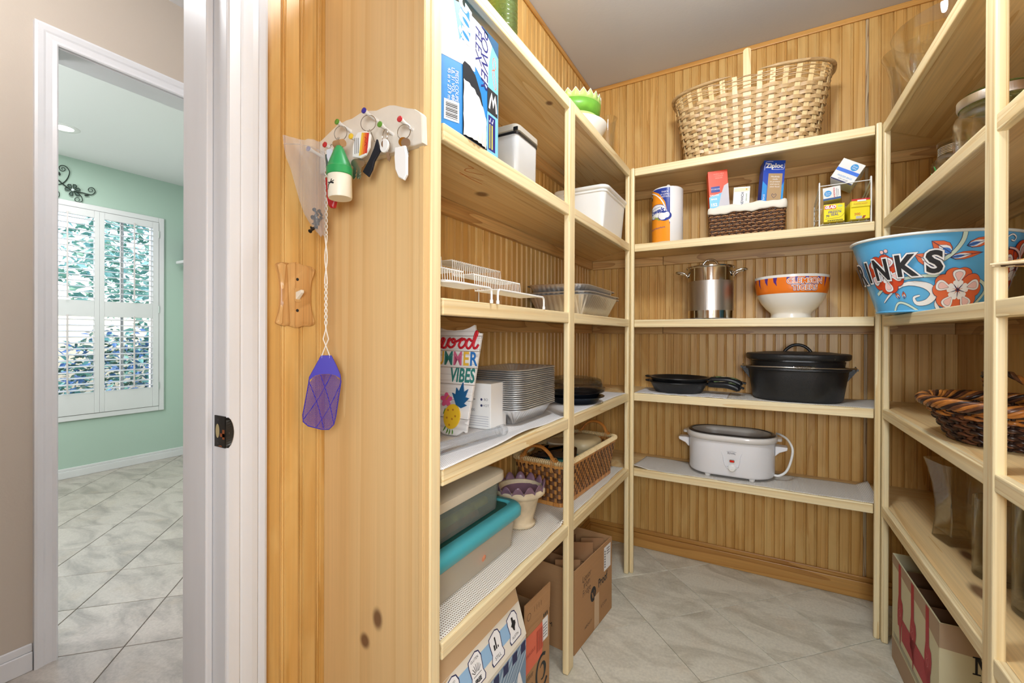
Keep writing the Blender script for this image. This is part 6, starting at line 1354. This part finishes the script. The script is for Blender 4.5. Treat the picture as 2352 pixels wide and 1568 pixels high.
text('RIVAL', .012, mat('grey ink', (120, 120, 128), .6), sc_, FRONT(.010, fy_, .112), bold=.0002); flat(band([(-.008, .118), (.010, .121), (.028, .118)], .0009), mat('grey ink', (120, 120, 128), .6), sc_, FRONT(0, fy_, 0)); flat([rect(-.014, .055, .004, .057), rect(.024, .055, .038, .057)], mat('pale grey ink', (196, 196, 202), .6), sc_, FRONT(0, fy_, 0))
for s_ in (-1, 1): MB().tube(smooth_path([(.010+s_*.040, fy_+.001, .115), (.010+s_*.034, fy_-.0005, .100), (.010+s_*.031, fy_-.0005, .080), (.010+s_*.026, fy_-.0005, .062), (.010+s_*.015, fy_-.0005, .048)], 4), .0014, 6).build('panel_ridge', cw_, sc_, smooth=60)
em2 = bpy.data.materials.new('red indicator'); em2.use_nodes = True; q_ = em2.node_tree.nodes['Principled BSDF']; q_.inputs['Base Color'].default_value = lin((220, 40, 30)); q_.inputs['Roughness'].default_value = .2
MB().rbox(-.010, -.006, 0, .010, .006, .003, .004, M=FRONT(.0115, fy_+.0005, .080)).build('light_bezel', chrome, sc_); MB().rbox(-.008, -.004, 0, .008, .004, .005, .003, M=FRONT(.0115, fy_+.0005, .080)).build('switch_light', em2, sc_)
MB().lathe([(0, .014), (.010, .014), (.013, .011), (.0155, .003), (.0165, 0)], 28, FRONT(.0115, fy_+.001, .050)).build('dial', white_pl, sc_, smooth=40); MB().lathe([(0, .0152), (.0045, .0150), (.0052, .0138)], 16, FRONT(.0115, fy_+.001, .050)).build('dial_cap', white_pl, sc_, smooth=40)
cordp = smooth_path([(.176, .03, .188), (.19, .0, .190), (.215, -.02, .176), (.232, -.03, .140), (.226, -.032, .09), (.210, -.03, .045), (.185, -.025, .022), (.168, -.02, .020)], 6); MB().tube(cordp, .0032, 8, flat=1.6).build('cord', white_pl, sc_, smooth=60)
# ---------------------------------------------------------------- run opposite the switch
z1, z2, z3, z4, z5 = ZR
hv = thing('hurricane_vase', 'clear flared hurricane vase on the top shelf next to the end wall', 'vase', (.485, 2.125, z1+.001))
MB().lathe([(0, 0), (.070, 0), (.073, .004), (.072, .03), (.0705, .08), (.0715, .14), (.078, .20), (.090, .245), (.101, .272), (.0985, .273), (.0875, .246), (.0755, .20), (.0690, .14), (.068, .08), (.0695, .03), (.068, .009), (0, .008)], 56).build('body', glass, hv, smooth=60)
gl = thing('glass_bowl', 'big clear glass bowl on the top shelf, in front of the hurricane vase', 'bowl', (.500, 1.800, z1+.001))
MB().lathe([(0, 0), (.045, 0), (.05, .004), (.08, .014), (.115, .045), (.138, .09), (.148, .14), (.151, .170), (.1485, .171), (.145, .14), (.135, .092), (.112, .05), (.08, .020), (.04, .008), (0, .008)], 64).build('body', glass, gl, smooth=60)
db = thing('dark_bowl', 'dark brown bowl overhanging the top shelf edge beyond the middle post', 'bowl', (.475, 1.12, z1+.001))
MB().lathe([(0, 0), (.05, 0), (.10, .03), (.125, .075), (.122, .076), (.097, .034), (.045, .006), (0, .006)], 48).build('body', mat('dark brown lacquer', (62, 40, 28), .4), db, smooth=60)
jr = thing('glass_canister', 'large clear glass canister with metal banded glass lid behind the middle post', 'jar', (.500, 1.530, z2+.001))
MB().lathe([(0, 0), (.074, 0), (.079, .005), (.0795, .03), (.0795, .115), (.076, .128), (.066, .136), (.064, .142), (.0620, .142), (.063, .134), (.073, .126), (.0765, .113), (.0765, .01), (0, .010)], 60, wob=lambda a, r, z: 1+(.010*cos(24*a) if .03 <= z <= .116 and r > .078 else 0)).build('body', glass, jr, smooth=60)
for i in range(3): MB().tube([(.0668*cos(a), .0668*sin(a), .137+.0035*i) for a in [2*pi*k/48 for k in range(48)]], .0016, 6, closed=True).build('thread', glass, jr, smooth=60)
MB().lathe([(.0700, .146), (.0720, .147), (.0735, .152), (.0735, .168), (.0700, .170)], 56).build('lid_band', brushed, jr, smooth=40)
MB().lathe([(0, .150), (.069, .150), (.0700, .170), (.062, .178), (.04, .182), (0, .184)], 56).build('lid', glass_green, jr, smooth=50)
jb = thing('glass_canister', 'shorter faceted glass jar with ridged neck and green sprig inside', 'jar', (.515, 1.815, z2+.001))
MB().lathe([(0, 0), (.060, 0), (.066, .004), (.067, .11), (.060, .120), (.050, .124), (.050, .150), (.0485, .150), (.0485, .124), (.058, .118), (.0635, .108), (.063, .010), (0, .010)], 8, M=Rz(22)).build('body', glass, jb, smooth=20)
for i in range(5): MB().tube([(.0510*cos(a), .0510*sin(a), .127+.0048*i) for a in [2*pi*k/40 for k in range(40)]], .0018, 6, closed=True).build('thread', steel, jb, smooth=60)
MB().lathe([(0, .152), (.053, .152), (.055, .156), (.055, .164), (.045, .172), (.02, .176), (.018, .190), (0, .194)], 40).build('lid', glass, jb, smooth=50)
gs = thing('green_sprig', 'green sprig lying inside the faceted glass jar', 'sprig', (.49, 1.80, z2+.012))
grs = mat('sprig green', (70, 176, 92), .5)
for i in range(9):
    a = i*.7; p = V((.012*cos(a)-.012, .012*sin(a)-.012, .004+.006*(i % 4))); q_ = p+V((.024*cos(a), .024*sin(a), .05+.008*(i % 3)))
    m_ = p.lerp(q_, .5); s_ = V((-sin(a), cos(a), 0))*.006; MB().add([p, m_+s_, q_, m_-s_], [(0, 1, 2, 3)]).build('leaf', grs, gs, solid=.0012)
jc = thing('glass_canister', 'small clear glass jar behind the faceted jar', 'jar', (.555, 1.985, z2+.001))
MB().lathe([(0, 0), (.050, 0), (.054, .004), (.054, .13), (.046, .15), (.046, .185), (.044, .185), (.0435, .15), (.0515, .128), (.051, .01), (0, .008)], 10).build('body', glass, jc, smooth=25)

# drinks tub
TA = yaw
tb_ = thing('drinks_tub', 'blue metal drinks tub with orange hibiscus print overhanging the third shelf', 'tub', (.455, 1.812, z3+.0015), TA)
HT = .2165
ta = lambda z: .147+(.2185-.147)*(z/HT); tbb = lambda z: .114+(.164-.114)*(z/HT)
TU = lambda d: (lambda x, y: ((ta(y)+d)*sin(x/.186), -(tbb(y)+d)*cos(x/.186), y))
tub_b = mat('tub blue', (92, 176, 226), .3, coat=.2); tub_in = mat('tub inside', (180, 188, 190), .4, .5)
def shell(zs, ins, flip=False, n=96):
    mb = MB(); vs = []
    for z, i_ in zip(zs, ins):
        for k in range(n): a = 2*pi*k/n; vs.append(((ta(z)-i_)*sin(a), -(tbb(z)-i_)*cos(a), z))
    fs = [(j*n+i, j*n+(i+1) % n, (j+1)*n+(i+1) % n, (j+1)*n+i) for j in range(len(zs)-1) for i in range(n)]
    mb.add(vs, fs); return mb
m0 = shell([0, .004, .05, .1, .15, HT], [0]*6); m0.f.append(tuple(range(96))[::-1]); m0.build('body', tub_b, tb_, smooth=50)
m0 = shell([.006, .05, .1, .15, HT], [.003]*5); m0.f.append(tuple(range(96))); m0.build('lining', tub_in, tb_, smooth=50)
MB().tube([((ta(HT)+.001)*sin(a), -(tbb(HT)+.001)*cos(a), HT) for a in [2*pi*i/96 for i in range(96)]], .0045, 8, closed=True).build('rim', mat('tub rim white', (226, 230, 226), .3), tb_, smooth=60)
MB().tube([((ta(.002)+.0005)*sin(a), -(tbb(.002)+.0005)*cos(a), .003) for a in [2*pi*i/96 for i in range(96)]], .0025, 6, closed=True).build('base_bead', tub_b, tb_, smooth=60)
to = mat('tub orange', (222, 108, 66), .35); tod = mat('tub deep orange', (206, 74, 40), .35); tw_ = mat('tub white', (240, 240, 240), .35); tpk = mat('tub pink', (240, 200, 196), .35); tbl = mat('tub royal blue', (72, 128, 206), .35); tli = mat('tub outline', (54, 50, 84), .4); tvn = mat('tub vine', (206, 226, 210), .35)
def tf2(sh, mt, d): return flat(sh, mt, tb_, wrap=TU(d), cut=.016)
def petal(cx, cy, L, wd, an, r0=.10):
    # rounded, slightly notched petal
    base = [(.0, .02), (.12, .16), (.3, .36), (.55, .50), (.8, .47), (.93, .33), (.97, .16), (.93, .02)]
    P = [(p.x, p.y) for p in smooth_path([(x, y, 0) for x, y in base]+[(x, -y, 0) for x, y in base[::-1]], 2)]
    ca, sa = cos(R(an)), sin(R(an)); return [(cx+x*L*ca-y*wd*sa, cy+x*L*sa+y*wd*ca) for x, y in P]
def drop(cx, cy, L, wd, an, a0=.25):
    P = [(a0, 0), (a0+.2, .13), (a0+.42, .24), (a0+.58, .2), (a0+.64, 0), (a0+.58, -.2), (a0+.42, -.24), (a0+.2, -.13)]
    P = [(p.x, p.y) for p in smooth_path([(x, y, 0) for x, y in P], 3, closed=True)]; ca, sa = cos(R(an)), sin(R(an)); return [(cx+x*L*ca-y*wd*sa, cy+x*L*sa+y*wd*ca) for x, y in P]
def grow(P, k):
    cx = sum(p[0] for p in P)/len(P); cy = sum(p[1] for p in P)/len(P)
    return [(cx+(x-cx)*k, cy+(y-cy)*k) for x, y in P]
def hibiscus(cx, cy, L, a0, mt, d):
    for k in range(5):
        an = a0+72*k; e = d+.00012*k; P = petal(cx, cy, L, L*1.0, an)
        tf2([grow(P, 1.045)], tli, e); tf2([P], mt, e+.0004)
        D1 = drop(cx, cy, L, L*.95, an); D2 = grow(drop(cx, cy, L, L*.95, an), .62)
        tf2([grow(D1, 1.06)], tli, e+.0008); tf2([D1], tw_, e+.0011); tf2([grow(D2, 1.07)], tli, e+.0014); tf2([D2], tpk, e+.0017)
        for s_ in (-17, 17): tf2([drop(cx, cy, L*.55, L*.42, an+s_, .15)], tw_, e+.0013)
    tf2([x for k in range(5) for x in band([(cx, cy), (cx+L*.3*cos(R(a0+36+72*k)), cy+L*.3*sin(R(a0+36+72*k)))], [.003, .001], 3)], tli, d+.0025)
def eye_leaf(x0, y0, x1, y1, w, d):
    # leaf from tip (x1, y1) to stalk (x0, y0)
    dx, dy = x1-x0, y1-y0; L = sqrt(dx*dx+dy*dy); an = math.degrees(atan2(dy, dx)); ca, sa = cos(R(an)), sin(R(an))
    def sh(l0, l1, ww): return [(x0+(l0+(l1-l0)*t)*ca-ww*k*sa, y0+(l0+(l1-l0)*t)*sa+ww*k*ca) for t, k in [(0, 0), (.15, .35), (.4, .5), (.65, .4), (.85, .18), (1, 0), (.85, -.18), (.65, -.4), (.4, -.5), (.15, -.35)]]
    tf2([grow(sh(0, L, w), 1.07)], tli, d); tf2([sh(0, L, w)], to, d+.0004); tf2([grow(sh(0, L*.66, w*.66), 1.07)], tli, d+.0008); tf2([sh(0, L*.66, w*.66)], tw_, d+.0011); tf2([sh(0, L*.45, w*.42)], tbl, d+.0015)
    tf2(band([(x0, y0), (x1, y1)], .0014, 2), tli, d+.0018)
def vine(pts, w, mt, d): tf2(band(pts, [x+.0022 for x in w] if isinstance(w, list) else w+.0022, 4), tli, d); tf2(band(pts, w, 4), mt, d+.0004)
vine([(-.055, .215), (-.058, .19), (-.075, .160), (-.105, .135), (-.13, .122)], .009, tvn, .0006)
vine([(-.30, .055), (-.22, .090), (-.13, .100), (-.06, .090), (.00, .082), (.022, .055), (.0, .020)], .008, tvn, .0007)
vine([(-.28, .030), (-.20, .078), (-.14, .074), (-.118, .050), (-.135, .028), (-.165, .024), (-.172, .040), (-.155, .046)], [.003, .010, .020, .018, .012, .007, .004], tw_, .0011)
vine([(-.245, .002), (-.225, .026), (-.20, .024), (-.165, .003)], .006, tvn, .0007)
vine([(-.105, .004), (-.112, .022), (-.10, .045)], .010, tw_, .0007)
vine([(.012, .088), (.05, .086), (.085, .070), (.112, .040), (.125, .004)], .010, tvn, .0007)
vine([(.075, .150), (.052, .165), (.040, .190), (.055, .206), (.072, .200), (.070, .190), (.058, .192)], .0035, tw_, .0008)
for p in ((-.082, .158, -.120, .192, .036), (-.118, .134, -.158, .160, .030), (-.048, .176, .012, .196, .024), (-.080, .146, -.012, .158, .020), (.105, .055, .052, .020, .026), (-.215, .040, -.226, .058, .012), (-.20, .040, -.200, .060, .012)): eye_leaf(*p, .0015)
for x, y, r in ((.034, .170, .006), (.044, .172, .006), (.026, .160, .0055), (.036, .154, .006), (.048, .156, .006), (-.232, .165, .005), (-.226, .178, .005), (-.238, .176, .005)): tf2([ell(x, y, r+.0012, n=14)], tli, .0015); tf2([ell(x, y, r, n=14)], tpk, .0018)
tf2([ell(.020+.001*i, .182-.009*i, .0042, .0028, 12) for i in range(3)], tbl, .0015)
hibiscus(-.060, .058, .062, 90, to, .0035); hibiscus(.118, .118, .078, 162, tod, .0035); hibiscus(-.245, .112, .058, 60, tod, .0025)
vine([(.118, .118), (.105, .150), (.078, .166), (.05, .170)], [.007, .006, .005, .004], tpk, .0075)
for d, b_, mt in ((.0085, .0050, tli), (.0090, .0042, tw_), (.0100, .0, ink)):
    for ch_, xc, wx in (('D', -.392, .9), ('R', -.338, .9), ('I', -.297, .9), ('N', -.248, .95), ('K', -.182, 1.12), ('S', -.117, 1.2)):
        text(ch_, .082, mt, tb_, wrap=(lambda dd, xx: (lambda x, y: TU(dd)(x+xx, y+.126+.012*(xx+.2)/.15)))(d, xc), bold=b_+.0026, sx=wx*.82, split=.014)
# side handle
HA = 1.45
hm = Matrix.Translation((ta(.17)*sin(HA), -tbb(.17)*cos(HA), .155)) @ Rz(math.degrees(HA)*.9) @ FRONT(0, -.002, 0)
MB().rbox(-.028, -.022, 0, .028, .030, .004, .006, M=hm).build('handle_plate', mat('brown handle plate', (150, 104, 58), .5, .3), tb_, bevel=.001)
for x in (-.02, .02):
    for y in (-.014, .02): MB().lathe([(0, .0055), (.0025, .005), (.003, .004)], 10, hm @ T(x, y, 0)).build('rivet', nick, tb_, smooth=40)
MB().tube(smooth_path([(-.036, .030, .008), (-.044, .010, .010), (-.040, -.018, .014), (-.020, -.038, .018), (0, -.042, .018), (.020, -.038, .018), (.040, -.018, .014), (.044, .010, .010), (.036, .030, .008), (0, .034, .008)], 4, closed=True), .0036, 8, closed=True, M=hm).build('handle', mat('pale metal handle', (206, 200, 186), .3, .6), tb_, smooth=60)
# driftwood basket jutting past the post
dw = thing('driftwood_wreath', 'bundle of pale driftwood sticks jutting over the shelf edge beside the tub', 'driftwood', (0, 0, 0))
drift = [mat('driftwood pale', (226, 206, 170), .8, noise_amt=.25, nscale=40, bump=.4), mat('driftwood tan', (196, 152, 96), .8, noise_amt=.35, nscale=40, bump=.4), mat('driftwood dark', (84, 58, 40), .85, noise_amt=.3, nscale=40)]
rg = random.Random(11)
tip = V((.362, 1.158, 1.232))
for i in range(17):
    f = i/16; e = V((.60+rg.uniform(-.03, .03), .93+rg.uniform(-.05, .05), 1.252-.070*f+rg.uniform(-.004, .004)))
    st_ = tip.lerp(e, rg.uniform(0, .10) if i % 4 == 0 else rg.uniform(.05, .30))+V((rg.uniform(-.003, .003), rg.uniform(-.010, .010), rg.uniform(-.004, .004)))
    k = [st_.lerp(e, t)+V((rg.uniform(-.005, .005), rg.uniform(-.006, .006), rg.uniform(-.004, .004) if 0 < t < 1 else 0)) for t in (0, .25, .5, .75, 1)]
    for q_ in k: q_.z = max(q_.z, z3+.010) if q_.x > .385 else q_.z
    P = smooth_path(k, 5); n = len(P); r_ = rg.uniform(.0042, .0085)
    MB().tube(P, [r_*min(1, .35+2.2*j/n)*(1+.12*sin(j*1.9+i)) for j in range(n)], 7).build('stick', drift[(0, 1, 1, 2, 0, 1)[i % 6]], dw, smooth=60)
MB().tube([(.43, 1.085, 1.2+.03*cos(a)) if 0 else (.425+.004*sin(a), 1.09+.020*cos(a), 1.222+.022*sin(a)) for a in [2*pi*i/20 for i in range(20)]], .003, 6, closed=True).build('binding', drift[2], dw, smooth=60)
# base sticks carry the bundle on the shelf
for y in (1.02, .95): MB().tube([(.44, y+.03, z3+.0065), (.60, y-.04, z3+.0065)], .0062, 7).build('stick', drift[1], dw, smooth=60)

# fourth shelf: dark willow basket
wb2 = thing('willow_basket', 'dark brown willow basket with braided rim and hoop handle on the fourth shelf', 'basket', (.510, 1.530, z4+.001))
def el(u, z):
    f = z/.088; a = .088+.046*f; b = .112+.050*f; c, s_ = cos(2*pi*u), sin(2*pi*u); return V((a*c, b*s_, z)), V((c/a, s_/b, 0)).normalized()
wl_ = [mat('willow brown', (104, 64, 42), .3, noise_amt=.4, nscale=70), mat('willow dark', (50, 32, 26), .35, noise_amt=.3, nscale=60), mat('willow amber', (178, 112, 50), .3, noise_amt=.3, nscale=70)]
for r in range(9):
    z = .006+.0090*r
    for ply in range(2):
        pts = []
        for k in range(192): u = k/192; p, n_ = el(u, z+.0022*cos(2*pi*24*u+pi*ply)); pts.append(p+n_*(.0050*cos(2*pi*12*u+r*pi+ply*.6)))
        MB().tube(pts, .0036+.0008*(r % 2), 6, closed=True).build('willow_rod', wl_[(r*2+ply) % 3 if r > 5 else (r+ply) % 2], wb2, smooth=60)
for i in range(24): u = i/24; MB().tube([el(u, z)[0] for z in (.002, .05, .094)], .0040, 6).build('stake', wl_[1], wb2, smooth=60)
for k in range(9):
    pts = []
    for j in range(160):
        u = j/160; ph = 2*pi*(7*u+k/9); p, n_ = el(u, .092); pts.append(p+n_*(.013*cos(ph)+.004)+V((0, 0, .011*sin(ph)+.004)))
    MB().tube(pts, .0042, 6, closed=True).build('rim_rod', wl_[(2, 0, 2, 1, 0, 2, 0, 1, 2)[k]], wb2, smooth=60)
P = [tuple(el(k/48, 0)[0].xy) for k in range(48)]; MB().prism(P, .001, .006).build('bottom', wl_[1], wb2)
for k in range(3):
    pts = []
    for j in range(61):
        t = pi*j/60; ph = 2*pi*(5*j/60)+k*2*pi/3; pts.append(((.030-.04*sin(t))+.004*cos(ph), .150*cos(t)+.004*sin(ph)*abs(cos(t)), .088+.088*sin(t)**.7+.004*sin(ph)))
    MB().tube(pts, .0042, 6).build('handle_rod', wl_[k], wb2, smooth=60)

# fifth shelf: glass vases
sv = thing('glass_vase', 'square flared glass vase with thick base, nearest the end wall on the fifth shelf', 'vase', (.508, 1.790, z5+.001), R(12))
tray([(.014, .0), (.006, .003), (.008, .02), (.0125, .06), (.012, .11), (.006, .16), (-.004, .205), (-.014, .236), (-.012, .2365), (-.001, .205), (.0095, .16), (.0155, .11), (.0165, .06), (.014, .028), (.02, .024)], .052, .052, .013, N=80).build('body', glass, sv, smooth=40)
MB().lathe([(0, 0)], 3) if 0 else None
def cyl(label, x, y, r, h, n=56, group=None):
    t = thing('glass_vase', label, 'vase', (x, y, z5+.001), 0, group)
    MB().lathe([(0, 0), (r-.004, 0), (r, .004), (r, h), (r-.001, h+.0012), (r-.003, h), (r-.003, .016), (r-.008, .012), (0, .012)], n).build('body', glass, t, smooth=40); return t
cyl('plain cylinder glass vase just behind the middle post on the fifth shelf', .523, 1.570, .052, .199)
cyl('wide cylinder glass vase beyond the middle post on the fifth shelf', .548, 1.395, .064, .250)
cyl('tall narrow faceted glass vase behind the two cylinder vases', .606, 1.505, .040, .268, 10)

# floor: wine carton
wc = thing('bottle_carton', 'cream carton with red wax drips and dividers under the glass vases', 'box', (.5310, 1.7600, .001), R(1.5))
cm = mat('cream printed board', (214, 206, 170), .7); kb = mat('kraft band', (176, 150, 122), .8)
h = .356; w_, d_ = .268, .42
MB().box(-w_/2, -d_/2, 0, w_/2, -d_/2+.004, h).box(-w_/2, d_/2-.004, 0, w_/2, d_/2, h).box(-w_/2, -d_/2+.004, 0, -w_/2+.004, d_/2-.004, h).box(w_/2-.004, -d_/2+.004, 0, w_/2, d_/2-.004, h).box(-w_/2+.004, -d_/2+.004, 0, w_/2-.004, d_/2-.004, .004).build('body', cm, wc, bevel=.001)
dkc = mat('dark cardboard', (120, 88, 64), .9)
for y in (-.105, 0, .105): MB().box(-w_/2+.006, y-.0015, .01, w_/2-.006, y+.0015, h-.012).build('divider', dkc, wc)
for x in (-.045, .045): MB().box(x-.0015, -d_/2+.006, .01, x+.0015, d_/2-.006, h-.035).build('divider', dkc, wc)
WE = lambda e: WEST(-w_/2-e, 0, 0)
flat([[(-.21, .356), (-.21, .325), (-.12, .322), (-.04, .316), (.06, .312), (.14, .302), (.21, .290), (.21, .356)], rect(-.21, 0, .21, .075)], kb, wc, WE(.0005))
waxr = mat('red wax print', (176, 42, 56), .5)
for x in (-.125, .0, .125):
    sh_ = [[(x-.013, .352), (x+.013, .352), (x+.014, .250), (x+.030, .240), (x+.034, .218), (x+.028, .185), (x+.018, .160), (x+.012, .115), (x+.006, .090), (x+.002, .120), (x-.006, .150), (x-.018, .148), (x-.022, .175), (x-.020, .215), (x-.012, .250)]]
    flat([[(a+.0, b) for a, b in s_] for s_ in sh_], waxr, wc, WE(.0009)); flat([rect(x+.024, .12, .026, .19)], waxr, wc, WE(.0009)); flat(band([(x-.008, .222), (x+.004, .212), (x-.004, .204), (x+.008, .194), (x+.002, .186)], .002)+band([(x+.008, .224), (x+.012, .208), (x+.010, .188)], .0016), mat('pale wax print', (222, 130, 130), .5), wc, WE(.0012))
flat([rect(-.19, .086+.006*i, .19-.05*i, .0875+.006*i) for i in range(3)], mat('grey ink', (120, 120, 128), .6), wc, WE(.0009))
FS = lambda e: FRONT(0, -d_/2-e, 0)
flat([[(-.134, .356), (-.134, .292), (-.07, .288), (0, .284), (.134, .290), (.134, .356)], rect(-.134, 0, .134, .07)], kb, wc, FS(.0005))
serif = lambda x, y, s: [rect(x-.020*s, y-.024*s, x-.004*s, y-.020*s), rect(x-.015*s, y-.024*s, x-.010*s, y+.024*s), rect(x-.020*s, y+.020*s, x-.008*s, y+.024*s), [(x-.014*s, y+.024*s), (x+.002*s, y-.020*s), (x+.008*s, y-.020*s), (x-.005*s, y+.024*s)], [(x+.002*s, y-.020*s), (x+.006*s, y-.016*s), (x+.020*s, y+.024*s), (x+.015*s, y+.024*s)], rect(x+.014*s, y-.024*s, x+.023*s, y+.024*s), rect(x+.010*s, y-.024*s, x+.028*s, y-.020*s), rect(x+.014*s, y+.020*s, x+.028*s, y+.024*s)]
flat(serif(-.052, .268, .95), ink, wc, FS(.0009)); text('a', .060, ink, wc, FS(.0009) @ T(-.008, .262, 0), bold=.001)
flat([x for x in band([(-.038+.030*cos(R(t)), .205+.030*sin(R(t))) for t in range(-150, 200, 15)], .0022, 2)], ink, wc, FS(.0009)); text('S', .022, ink, wc, FS(.0009) @ T(-.047, .213, 0), bold=.0004); text('IV', .020, ink, wc, FS(.0009) @ T(-.026, .196, 0), bold=.0004)
star = [( -.064+(.014 if k % 2 == 0 else .006)*sin(k*pi/5), .196+(.014 if k % 2 == 0 else .006)*cos(k*pi/5)) for k in range(10)]; flat(band(star+[star[0]], .0018, 1), ink, wc, FS(.0010))
text('WHISKY', .026, ink, wc, FS(.0009) @ T(.0, .135, 0), bold=.0004)
